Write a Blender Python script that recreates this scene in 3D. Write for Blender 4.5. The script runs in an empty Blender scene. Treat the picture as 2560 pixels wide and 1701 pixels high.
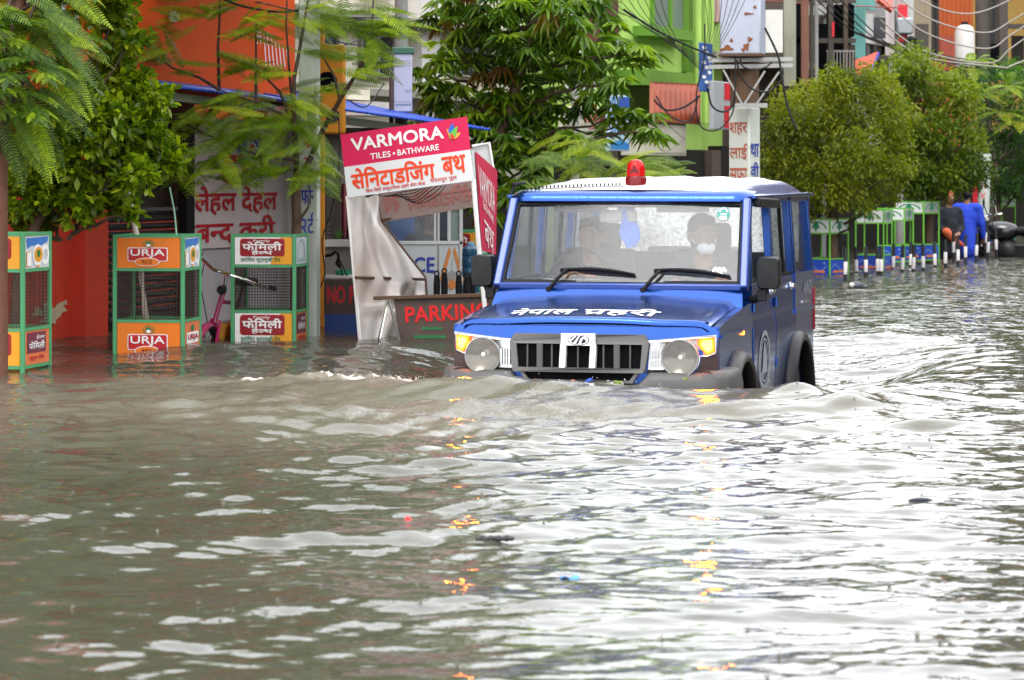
import bpy, bmesh, math, random
import numpy as np
from mathutils import Vector, Matrix
from mathutils.geometry import tessellate_polygon
random.seed(11)
rng = np.random.default_rng(11)
SC = bpy.context.scene
COL = SC.collection
R = math.radians
# ------------------------------------------------------------------ camera
F, YH, CX, CH = 7500.0, 425.0, 1280.0, 1.28      # focal length in photo pixels, horizon row, centre column, eye height over the water
cam = bpy.data.cameras.new('camera')
cam.sensor_width = 36.0
cam.lens = F / 2560 * 36
cam.shift_y = -(850.5 - YH) / 2560
cam.clip_start, cam.clip_end = 0.2, 2000
cam.dof.use_dof = True
cam.dof.focus_distance = 19.2
cam.dof.aperture_fstop = 7.0
camo = bpy.data.objects.new('camera', cam)
camo.location = (0, 0, CH)
camo.rotation_euler = (R(90), 0, 0)
COL.objects.link(camo)
SC.camera = camo
# ------------------------------------------------------------------ sky, sun, exposure
SUN_EL, SUN_AZ = 58, 200
w = bpy.data.worlds.new('World')
SC.world = w
w.use_nodes = True
wn, wl = w.node_tree.nodes, w.node_tree.links
bg = wn['Background']
sky = wn.new('ShaderNodeTexSky')
sky.sky_type = 'NISHITA'
sky.sun_disc = False
sky.sun_elevation = R(SUN_EL)
sky.sun_rotation = R(SUN_AZ)
sky.air_density = 1.0
sky.dust_density = 6.0
hs = wn.new('ShaderNodeHueSaturation')
hs.inputs['Saturation'].default_value = 0.12      # a closed rain-cloud deck: nearly grey
mixw = wn.new('ShaderNodeMix')
mixw.data_type = 'RGBA'
mixw.inputs['Factor'].default_value = 0.80        # even cloud cover over the clear-sky gradient
mixw.inputs['B'].default_value = (13.0, 13.3, 13.9, 1)
wl.new(sky.outputs['Color'], hs.inputs['Color'])
wl.new(hs.outputs['Color'], mixw.inputs['A'])
wl.new(mixw.outputs['Result'], bg.inputs['Color'])
bg.inputs['Strength'].default_value = 0.15
sun = bpy.data.lights.new('sun', 'SUN')
sun.energy = 0.9
sun.angle = R(25)
sun.color = (1.0, 0.97, 0.93)
suno = bpy.data.objects.new('sun', sun)
sd = Vector((math.sin(R(SUN_AZ)) * math.cos(R(SUN_EL)), math.cos(R(SUN_AZ)) * math.cos(R(SUN_EL)), math.sin(R(SUN_EL))))
suno.rotation_euler = sd.to_track_quat('Z', 'Y').to_euler()
suno.location = (0, -5, 30)
COL.objects.link(suno)
SC.view_settings.view_transform = 'Standard'
SC.view_settings.look = 'None'
SC.view_settings.exposure = 0.95
SC.view_settings.gamma = 1.0
SC.cycles.max_bounces = 8
SC.cycles.transparent_max_bounces = 16
SC.cycles.caustics_reflective = False
SC.cycles.caustics_refractive = False
SC.cycles.use_denoising = True
# ------------------------------------------------------------------ helpers
def P(px, py, Y):
    return Vector(((px - CX) / F * Y, Y, CH - (py - YH) / F * Y))
def DW(py, z=0.0):
    return F * (CH - z) / (py - YH)
WORLD = set()
class MB:
    def __init__(s): s.v, s.f, s.m = [], [], []
    def add(s, vs, fs, m=0):
        n = len(s.v)
        s.v += [tuple(v) for v in vs]
        s.f += [tuple(i + n for i in f) for f in fs]
        s.m += [m] * len(fs)
        return s
    def hexa(s, p, m=0):
        return s.add(p, [(3, 2, 1, 0), (4, 5, 6, 7), (0, 1, 5, 4), (1, 2, 6, 5), (2, 3, 7, 6), (3, 0, 4, 7)], m)
    def box(s, c, d, m=0, rot=None):
        x, y, z = d[0] / 2, d[1] / 2, d[2] / 2
        p = [Vector(q) for q in ((-x, -y, -z), (x, -y, -z), (x, y, -z), (-x, y, -z), (-x, -y, z), (x, -y, z), (x, y, z), (-x, y, z))]
        if rot is not None: p = [rot @ q for q in p]
        return s.hexa([q + Vector(c) for q in p], m)
    def bar(s, p, q, w, h, m=0, up=(0, 0, 1)):
        p, q = Vector(p), Vector(q)
        d = (q - p).normalized()
        u = Vector(up)
        if abs(d.dot(u)) > .98: u = Vector((1, 0, 0))
        a = d.cross(u).normalized() * w / 2
        b = a.cross(d).normalized() * h / 2
        return s.hexa([p - a - b, p + a - b, q + a - b, q - a - b, p - a + b, p + a + b, q + a + b, q - a + b], m)
    def tube(s, pts, r, n=8, m=0, cap=True):
        pts = [Vector(p) for p in pts]
        k = len(pts)
        rs = list(r) if hasattr(r, '__len__') else [r] * k
        d0 = (pts[1] - pts[0]).normalized()
        u = d0.orthogonal().normalized()
        vs = []
        for i in range(k):
            d = (pts[min(i + 1, k - 1)] - pts[max(i - 1, 0)]).normalized()
            u = (u - d * u.dot(d))
            u = u.normalized() if u.length > 1e-6 else d.orthogonal().normalized()
            v = d.cross(u)
            vs += [pts[i] + (u * math.cos(t) + v * math.sin(t)) * rs[i] for t in [2 * math.pi * j / n for j in range(n)]]
        fs = [(i * n + j, i * n + (j + 1) % n, (i + 1) * n + (j + 1) % n, (i + 1) * n + j) for i in range(k - 1) for j in range(n)]
        if cap: fs += [tuple(range(n - 1, -1, -1)), tuple((k - 1) * n + j for j in range(n))]
        return s.add(vs, fs, m)
    def lathe(s, prof, c=(0, 0, 0), ax='z', n=24, m=0):
        vs = []
        for r, h in prof:
            for j in range(n):
                t = 2 * math.pi * j / n
                a, b = r * math.cos(t), r * math.sin(t)
                q = (a, b, h) if ax == 'z' else ((h, a, b) if ax == 'x' else (a, h, b))
                vs.append(Vector(q) + Vector(c))
        k = len(prof)
        fs = [(i * n + j, i * n + (j + 1) % n, (i + 1) * n + (j + 1) % n, (i + 1) * n + j) for i in range(k - 1) for j in range(n)]
        return s.add(vs, fs, m)
    def ball(s, c, r, n=12, m=0, rot=None):
        rx, ry, rz = r if hasattr(r, '__len__') else (r, r, r)
        vs, fs = [], []
        h = n // 2
        for i in range(h + 1):
            a = math.pi * i / h
            for j in range(n):
                b = 2 * math.pi * j / n
                q = Vector((rx * math.sin(a) * math.cos(b), ry * math.sin(a) * math.sin(b), rz * math.cos(a)))
                if rot is not None: q = rot @ q
                vs.append(q + Vector(c))
        fs = [(i * n + j, (i + 1) * n + j, (i + 1) * n + (j + 1) % n, i * n + (j + 1) % n) for i in range(h) for j in range(n)]
        return s.add(vs, fs, m)
    def prism(s, poly, vec, m=0):
        poly = [Vector(p) for p in poly]
        vec = Vector(vec)
        n = len(poly)
        tri = tessellate_polygon([poly])
        fs = [tuple(t) for t in tri] + [tuple(i + n for i in reversed(t)) for t in tri]
        fs += [(i, (i + 1) % n, (i + 1) % n + n, i + n) for i in range(n)]
        return s.add(poly + [p + vec for p in poly], fs, m)
    def poly(s, poly, m=0):
        poly = [Vector(p) for p in poly]
        return s.add(poly, [tuple(t) for t in tessellate_polygon([poly])], m)
    def grid(s, fn, nu, nv, m=0, mf=None):
        vs = [fn(i / nu, j / nv) for j in range(nv + 1) for i in range(nu + 1)]
        n = len(s.v)
        s.v += [tuple(v) for v in vs]
        for j in range(nv):
            for i in range(nu):
                a = n + j * (nu + 1) + i
                s.f.append((a, a + 1, a + nu + 2, a + nu + 1))
                s.m.append(mf(i / nu, j / nv) if mf else m)
        return s
    def build(s, name, mats, parent=None, smooth=40, bevel=0, solid=0, recalc=True):
        me = bpy.data.meshes.new(name)
        me.from_pydata(s.v, [], s.f)
        for k in (mats if isinstance(mats, (list, tuple)) else [mats]): me.materials.append(k)
        if any(s.m): me.polygons.foreach_set('material_index', s.m)
        if recalc and len(s.f) < 60000:
            b = bmesh.new(); b.from_mesh(me)
            bmesh.ops.recalc_face_normals(b, faces=b.faces)
            b.to_mesh(me); b.free()
        if smooth:
            me.shade_smooth()
            me.set_sharp_from_angle(angle=R(smooth))
        me.update()
        o = bpy.data.objects.new(name, me)
        COL.objects.link(o)
        if parent:
            o.parent = parent
            if parent.name in WORLD: o.matrix_parent_inverse = Matrix.Translation(-parent.location)
        if solid:
            md = o.modifiers.new('solid', 'SOLIDIFY'); md.thickness = solid; md.offset = -1
        if bevel:
            md = o.modifiers.new('bevel', 'BEVEL'); md.width = bevel; md.segments = 2; md.limit_method = 'ANGLE'; md.angle_limit = R(35)
            md.harden_normals = False
        return o
def thing(name, label, cat, loc=(0, 0, 0), rz=0.0, group=None):
    o = bpy.data.objects.new(name, None)
    o.empty_display_size = .2
    COL.objects.link(o)
    o.location = loc
    o.rotation_euler = (0, 0, rz)
    return tag(o, label, cat, group)
def place(name, label, cat, loc, group=None):
    """a thing whose parts are given in world coordinates"""
    o = thing(name, label, cat, loc, 0, group)
    WORLD.add(o.name)
    return o
def tag(o, label, cat, group=None):
    o['label'], o['category'] = label, cat
    if group: o['group'] = group
    return o
def kind(o, k):
    o['kind'] = k
    return o
# ------------------------------------------------------------------ materials
def nodes(name):
    m = bpy.data.materials.new(name)
    m.use_nodes = True
    t = m.node_tree
    return m, t.nodes, t.links, t.nodes['Principled BSDF']
_mc = {}
def mat(name, col, rough=.5, metal=0, var=.18, scale=6, bump=0, bscale=60, dirt=0, dirtcol=(.05, .045, .035), spec=.3, coat=0, obj=True):
    if name in _mc: return _mc[name]
    m, n, l, b = nodes(name)
    tc = n.new('ShaderNodeTexCoord')
    co = tc.outputs['Object' if obj else 'Generated']
    no = n.new('ShaderNodeTexNoise'); no.inputs['Scale'].default_value = scale; no.inputs['Detail'].default_value = 6
    no.inputs['Roughness'].default_value = .65
    l.new(co, no.inputs['Vector'])
    mx = n.new('ShaderNodeMix'); mx.data_type = 'RGBA'
    mx.inputs['A'].default_value = tuple(c * (1 - var) for c in col) + (1,)
    mx.inputs['B'].default_value = tuple(min(1, c * (1 + var)) for c in col) + (1,)
    l.new(no.outputs['Fac'], mx.inputs['Factor'])
    out = mx.outputs['Result']
    if dirt:
        mp = n.new('ShaderNodeMapping'); mp.inputs['Scale'].default_value = (3, 3, .7)
        l.new(co, mp.inputs['Vector'])
        d = n.new('ShaderNodeTexNoise'); d.inputs['Scale'].default_value = scale * .45; d.inputs['Detail'].default_value = 9; d.inputs['Roughness'].default_value = .75
        l.new(mp.outputs['Vector'], d.inputs['Vector'])
        rp = n.new('ShaderNodeValToRGB')
        rp.color_ramp.elements[0].position = .48; rp.color_ramp.elements[1].position = .72
        l.new(d.outputs['Fac'], rp.inputs['Fac'])
        mu = n.new('ShaderNodeMath'); mu.operation = 'MULTIPLY'; mu.inputs[1].default_value = dirt
        l.new(rp.outputs['Color'], mu.inputs[0])
        m2 = n.new('ShaderNodeMix'); m2.data_type = 'RGBA'
        m2.inputs['B'].default_value = dirtcol + (1,)
        l.new(mu.outputs[0], m2.inputs['Factor']); l.new(out, m2.inputs['A'])
        out = m2.outputs['Result']
    l.new(out, b.inputs['Base Color'])
    b.inputs['Roughness'].default_value = rough
    b.inputs['Metallic'].default_value = metal
    b.inputs['Specular IOR Level'].default_value = spec
    if coat:
        b.inputs['Coat Weight'].default_value = coat; b.inputs['Coat Roughness'].default_value = .06
    if bump:
        bn = n.new('ShaderNodeTexNoise'); bn.inputs['Scale'].default_value = bscale; bn.inputs['Detail'].default_value = 4
        l.new(co, bn.inputs['Vector'])
        bu = n.new('ShaderNodeBump'); bu.inputs['Strength'].default_value = bump; bu.inputs['Distance'].default_value = .01
        l.new(bn.outputs['Fac'], bu.inputs['Height']); l.new(bu.outputs['Normal'], b.inputs['Normal'])
    _mc[name] = m
    return m
def emis(name, col, st, base=None):
    if name in _mc: return _mc[name]
    m, n, l, b = nodes(name)
    b.inputs['Base Color'].default_value = (base or col) + (1,)
    b.inputs['Emission Color'].default_value = col + (1,)
    b.inputs['Emission Strength'].default_value = st
    _mc[name] = m
    return m
def paint(name, col, rough=.22, drops=True, metal=0.0):
    """wet car paint: clear coat with beads of rain standing on it"""
    if name in _mc: return _mc[name]
    m, n, l, b = nodes(name)
    tc = n.new('ShaderNodeTexCoord')
    no = n.new('ShaderNodeTexNoise'); no.inputs['Scale'].default_value = 3; no.inputs['Detail'].default_value = 5
    l.new(tc.outputs['Object'], no.inputs['Vector'])
    mx = n.new('ShaderNodeMix'); mx.data_type = 'RGBA'
    mx.inputs['A'].default_value = tuple(c * .88 for c in col) + (1,); mx.inputs['B'].default_value = tuple(c * 1.1 for c in col) + (1,)
    l.new(no.outputs['Fac'], mx.inputs['Factor'])
    # silt dried and splashed on the lower panels
    sp = n.new('ShaderNodeSeparateXYZ'); l.new(tc.outputs['Object'], sp.inputs[0])
    zr = n.new('ShaderNodeMapRange'); zr.inputs['From Min'].default_value = .34; zr.inputs['From Max'].default_value = -.12; zr.inputs['To Min'].default_value = -.30; zr.inputs['To Max'].default_value = .22
    l.new(sp.outputs['Z'], zr.inputs['Value'])
    sn = n.new('ShaderNodeTexNoise'); sn.inputs['Scale'].default_value = 16; sn.inputs['Detail'].default_value = 9; sn.inputs['Roughness'].default_value = .75
    l.new(tc.outputs['Object'], sn.inputs['Vector'])
    sa = n.new('ShaderNodeMath'); sa.operation = 'ADD'; l.new(zr.outputs['Result'], sa.inputs[0]); l.new(sn.outputs['Fac'], sa.inputs[1])
    sm = n.new('ShaderNodeMapRange'); sm.inputs['From Min'].default_value = .52; sm.inputs['From Max'].default_value = .80; sm.inputs['To Max'].default_value = .55
    l.new(sa.outputs[0], sm.inputs['Value'])
    md = n.new('ShaderNodeMix'); md.data_type = 'RGBA'; md.inputs['B'].default_value = (.10, .085, .06, 1)
    l.new(sm.outputs['Result'], md.inputs['Factor']); l.new(mx.outputs['Result'], md.inputs['A']); l.new(md.outputs['Result'], b.inputs['Base Color'])
    b.inputs['Roughness'].default_value = rough
    b.inputs['Metallic'].default_value = metal
    b.inputs['Coat Weight'].default_value = .6
    b.inputs['Coat Roughness'].default_value = .08
    b.inputs['Specular IOR Level'].default_value = .3
    if drops:
        vo = n.new('ShaderNodeTexVoronoi'); vo.inputs['Scale'].default_value = 75
        l.new(tc.outputs['Object'], vo.inputs['Vector'])
        rp = n.new('ShaderNodeMapRange'); rp.inputs['From Min'].default_value = .0; rp.inputs['From Max'].default_value = .45
        rp.inputs['To Min'].default_value = 1; rp.inputs['To Max'].default_value = 0
        l.new(vo.outputs['Distance'], rp.inputs['Value'])
        big = n.new('ShaderNodeTexNoise'); big.inputs['Scale'].default_value = 7
        l.new(tc.outputs['Object'], big.inputs['Vector'])
        mu = n.new('ShaderNodeMath'); mu.operation = 'MULTIPLY'
        l.new(rp.outputs['Result'], mu.inputs[0]); l.new(big.outputs['Fac'], mu.inputs[1])
        bu = n.new('ShaderNodeBump'); bu.inputs['Strength'].default_value = .13; bu.inputs['Distance'].default_value = .005
        l.new(mu.outputs[0], bu.inputs['Height'])
        l.new(bu.outputs['Normal'], b.inputs['Coat Normal']); l.new(bu.outputs['Normal'], b.inputs['Normal'])
    _mc[name] = m
    return m
def glass(name, tint=(.75, .8, .82), fog=.1, fogcol=(.8, .82, .85), drops=.25, rough=.02, nscale=140, back=False):
    if name in _mc: return _mc[name]
    m, n, l, b = nodes(name)
    n.remove(b)
    o = n['Material Output']
    tr = n.new('ShaderNodeBsdfTransparent'); tr.inputs['Color'].default_value = tint + (1,)
    df = n.new('ShaderNodeBsdfTranslucent' if back else 'ShaderNodeBsdfDiffuse'); df.inputs['Color'].default_value = fogcol + (1,)
    gl = n.new('ShaderNodeBsdfGlossy'); gl.inputs['Roughness'].default_value = rough
    lw = n.new('ShaderNodeLayerWeight'); pw = n.new('ShaderNodeMath'); pw.operation = 'POWER'; pw.inputs[1].default_value = 5
    l.new(lw.outputs['Facing'], pw.inputs[0])
    fr = n.new('ShaderNodeMath'); fr.operation = 'MULTIPLY_ADD'; fr.inputs[1].default_value = .94; fr.inputs[2].default_value = .03
    l.new(pw.outputs[0], fr.inputs[0])
    tc = n.new('ShaderNodeTexCoord')
    no = n.new('ShaderNodeTexNoise'); no.inputs['Scale'].default_value = nscale; no.inputs['Detail'].default_value = 3; no.inputs['Roughness'].default_value = .6
    l.new(tc.outputs['Object'], no.inputs['Vector'])
    n2 = n.new('ShaderNodeTexNoise'); n2.inputs['Scale'].default_value = 3.5; n2.inputs['Detail'].default_value = 3
    l.new(tc.outputs['Object'], n2.inputs['Vector'])
    mul = n.new('ShaderNodeMath'); mul.operation = 'MULTIPLY'
    l.new(no.outputs['Fac'], mul.inputs[0]); l.new(n2.outputs['Fac'], mul.inputs[1])
    sc = n.new('ShaderNodeMath'); sc.operation = 'MULTIPLY'; sc.inputs[1].default_value = fog * 4
    l.new(mul.outputs[0], sc.inputs[0])
    m1 = n.new('ShaderNodeMixShader'); m2 = n.new('ShaderNodeMixShader')
    l.new(sc.outputs[0], m1.inputs['Fac']); l.new(tr.outputs[0], m1.inputs[1]); l.new(df.outputs[0], m1.inputs[2])
    bu = n.new('ShaderNodeBump'); bu.inputs['Strength'].default_value = drops; bu.inputs['Distance'].default_value = .004
    l.new(no.outputs['Fac'], bu.inputs['Height']); l.new(bu.outputs['Normal'], gl.inputs['Normal'])
    l.new(fr.outputs[0], m2.inputs['Fac']); l.new(m1.outputs[0], m2.inputs[1]); l.new(gl.outputs[0], m2.inputs[2])
    l.new(m2.outputs[0], o.inputs['Surface'])
    _mc[name] = m
    return m
def leafmat(name, cols, rough=.38, trans=.45):
    """leaf: colour differs from leaf to leaf, light comes through"""
    m, n, l, b = nodes(name)
    o = n['Material Output']
    ge = n.new('ShaderNodeAttribute'); ge.attribute_name = 'tone'
    rp = n.new('ShaderNodeValToRGB')
    el = rp.color_ramp.elements
    k = len(cols)
    while len(el) < k: el.new(.5)
    for i, c in enumerate(cols):
        el[i].position = i / max(1, k - 1); el[i].color = c + (1,)
    l.new(ge.outputs['Fac'], rp.inputs['Fac'])
    l.new(rp.outputs['Color'], b.inputs['Base Color'])
    b.inputs['Roughness'].default_value = rough
    b.inputs['Specular IOR Level'].default_value = .3
    tl = n.new('ShaderNodeBsdfTranslucent')
    br = n.new('ShaderNodeMix'); br.data_type = 'RGBA'; br.blend_type = 'MULTIPLY'; br.inputs['Factor'].default_value = 1
    br.inputs['B'].default_value = (1.5, 1.7, .5, 1)
    l.new(rp.outputs['Color'], br.inputs['A']); l.new(br.outputs['Result'], tl.inputs['Color'])
    mx = n.new('ShaderNodeMixShader'); mx.inputs['Fac'].default_value = trans
    l.new(b.outputs[0], mx.inputs[1]); l.new(tl.outputs[0], mx.inputs[2]); l.new(mx.outputs[0], o.inputs['Surface'])
    return m
# ------------------------------------------------------------------ lettering
_tx = {}
def _flat(s, off=0.0):
    cu = bpy.data.curves.new('lettering', 'FONT'); cu.body = s; cu.size = 1; cu.resolution_u = 3; cu.offset = off
    o = bpy.data.objects.new('lettering', cu); COL.objects.link(o)
    dg = bpy.context.evaluated_depsgraph_get()
    me = bpy.data.meshes.new_from_object(o.evaluated_get(dg))
    v = [tuple(p.co[:2]) for p in me.vertices]; f = [tuple(p.vertices) for p in me.polygons]
    bpy.data.objects.remove(o); bpy.data.curves.remove(cu); bpy.data.meshes.remove(me)
    return v, f
def _half(s):
    v, f = _flat(s)
    b = bmesh.new()
    vs = [b.verts.new((p[0], p[1], 0)) for p in v]
    for q in f:
        try: b.faces.new([vs[i] for i in q])
        except ValueError: pass
    xs = [p[0] for p in v]
    cut = min(xs) + (max(xs) - min(xs)) * .66
    bmesh.ops.bisect_plane(b, geom=b.verts[:] + b.edges[:] + b.faces[:], plane_co=(cut, 0, 0), plane_no=(1, 0, 0), clear_outer=True)
    b.verts.ensure_lookup_table(); b.verts.index_update()
    v = [tuple(p.co[:2]) for p in b.verts]; f = [tuple(x.index for x in q.verts) for q in b.faces]
    b.free()
    return v, f
def letters(s, off=0.0):
    """flat glyph mesh of a string; {x} is the half form of x, ^ adds the slanted subjoined stroke to the letter before it"""
    if (s, off) in _tx: return _tx[(s, off)]
    segs, cur, i = [], '', 0
    while i < len(s):
        if s[i] == '{':
            if cur: segs.append(('t', cur)); cur = ''
            j = s.index('}', i); segs.append(('h', s[i + 1:j])); i = j + 1; continue
        if s[i] == '^':
            segs.append(('t', cur)); cur = ''; segs.append(('r', '')); i += 1; continue
        cur += s[i]; i += 1
    if cur: segs.append(('t', cur))
    V, Fc, x = [], [], 0.0
    lx0 = lx1 = 0
    for k, t in segs:
        if k == 'r':
            n = len(V); a = lx1 - .13
            V += [(a, .20), (a - .27, -.06), (a - .31, .01), (a, .29)]; Fc.append((n, n + 1, n + 2, n + 3)); continue
        v, f = _half(t) if k == 'h' else _flat(t, off)
        if not v: continue
        lead = (len(t) - len(t.lstrip(' '))) * .26
        mn = min(p[0] for p in v); mxx = max(p[0] for p in v)
        n = len(V)
        V += [(p[0] - mn + x + lead, p[1]) for p in v]; Fc += [tuple(i + n for i in q) for q in f]
        lx0 = x + lead; x += mxx - mn + lead - (.03 if len(segs) > 1 else 0); lx1 = x
    xs = [p[0] for p in V]; ys = [p[1] for p in V]
    a, bb, c, d = min(xs), max(xs), min(ys), max(ys)
    par = list(range(len(V)))
    def root(i):
        while par[i] != i: par[i] = par[par[i]]; i = par[i]
        return i
    for q in Fc:
        for i in q[1:]: par[root(i)] = root(q[0])
    ids = {}
    comp = [ids.setdefault(root(i), len(ids)) % 4 for i in range(len(V))]     # neighbouring glyphs overlap: a hair's breadth apart
    _tx[(s, off)] = ([((p[0] - a) / (bb - a), (p[1] - c) / (d - c), comp[i] * .00035) for i, p in enumerate(V)], Fc)
    return _tx[(s, off)]
class Frame:
    """a flat face on which signs are painted: origin at lower left, full-width and full-height vectors"""
    def __init__(s, O, U, V, N=None):
        s.O, s.U, s.V = Vector(O), Vector(U), Vector(V)
        s.N = Vector(N).normalized() if N is not None else s.U.cross(s.V).normalized()
    def at(s, u, v, e=0): return s.O + s.U * u + s.V * v + s.N * e
    def rect(s, mb, u0, v0, u1, v1, e, m=0): return mb.add([s.at(u0, v0, e), s.at(u1, v0, e), s.at(u1, v1, e), s.at(u0, v1, e)], [(0, 1, 2, 3)], m)
    def poly(s, mb, pts, e, m=0): return mb.poly([s.at(u, v, e) for u, v in pts], m)
    def rrect(s, mb, u0, v0, u1, v1, r, e, m=0):
        asp = s.U.length / s.V.length
        ru, rv = r / asp, r
        pts = []
        for cx, cy, a0 in ((u1 - ru, v1 - rv, 0), (u0 + ru, v1 - rv, 90), (u0 + ru, v0 + rv, 180), (u1 - ru, v0 + rv, 270)):
            pts += [(cx + ru * math.cos(R(a0 + t)), cy + rv * math.sin(R(a0 + t))) for t in (0, 22, 45, 68, 90)]
        return s.poly(mb, pts, e, m)
    def oval(s, mb, cu, cv, ru, rv, e, m=0, a0=0, a1=360):
        return s.poly(mb, [(cu + ru * math.cos(R(a0 + (a1 - a0) * k / 28)), cv + rv * math.sin(R(a0 + (a1 - a0) * k / 28))) for k in range(28 if a1 - a0 == 360 else 29)], e, m)
    def ring(s, mb, cu, cv, ru, rv, th, e, m=0, a0=0, a1=360, n=30):
        vs, fs = [], []
        for k in range(n + 1):
            t = R(a0 + (a1 - a0) * k / n)
            vs += [s.at(cu + ru * math.cos(t), cv + rv * math.sin(t), e), s.at(cu + ru * (1 - th) * math.cos(t), cv + rv * (1 - th) * math.sin(t), e)]
        fs = [(2 * k, 2 * k + 1, 2 * k + 3, 2 * k + 2) for k in range(n)]
        return mb.add(vs, fs, m)
    def text(s, mb, t, u0, v0, u1, v1, e, m=0, bold=0, flip=False, off=0.0):
        v, f = letters(t, off)
        shifts = [(0, 0)] if not bold else [(0, 0), (bold, 0), (bold * .5, bold)]
        for k, (dx, dy) in enumerate(shifts):
            q = []
            for a, b, ce in v:
                if flip: a = 1 - a
                q.append(s.at(u0 + (u1 - u0) * (a + dx * (v1 - v0) * s.V.length / ((u1 - u0) * s.U.length)), v0 + (v1 - v0) * (b + dy), e + .0016 * k * .45 + ce * .7))
            mb.add(q, f, m)
        return mb
# ------------------------------------------------------------------ ground, pavement, flood water
WATER_GRID = True
VX0, VD, VTH = 0.398, 17.6, R(14)                 # the jeep: where its grille stands and how it is turned
vc, vs_ = math.cos(VTH), math.sin(VTH)
UDIR = Vector((.3486, .9373, 0)); NDIR = Vector((-.9373, .3486, 0))   # along the street, towards the shops
def FP(px, off=0.0, z=0.0):
    """point of the line 'off' metres in front of the shop fronts that is seen in photo column px"""
    k = (px - CX) / F
    Y = (11.85 - off * 1.067) / (.372 - k)
    return Vector((k * Y, Y, z))
SROT = Matrix.Rotation(-math.atan2(.3486, .9373), 3, 'Z')             # local x = across to the road, y = along the street
asphalt = mat('asphalt', (.05, .05, .05), .6, var=.3, scale=3)
g = MB(); g.add([(-900, -60, -.64), (900, -60, -.64), (900, 1500, -.64), (-900, 1500, -.64)], [(0, 1, 2, 3)])
kind(g.build('ground', asphalt, smooth=0), 'structure')
pv = MB(); a = Vector((-6.9, 14, -.58)); pv.prism([a, a + UDIR * 70, a + UDIR * 70 + NDIR * 3.2, a + NDIR * 3.2], (0, 0, .13))
kind(pv.build('pavement', mat('paving', (.22, .2, .18), .6, var=.2, scale=2), smooth=0), 'structure')
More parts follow.
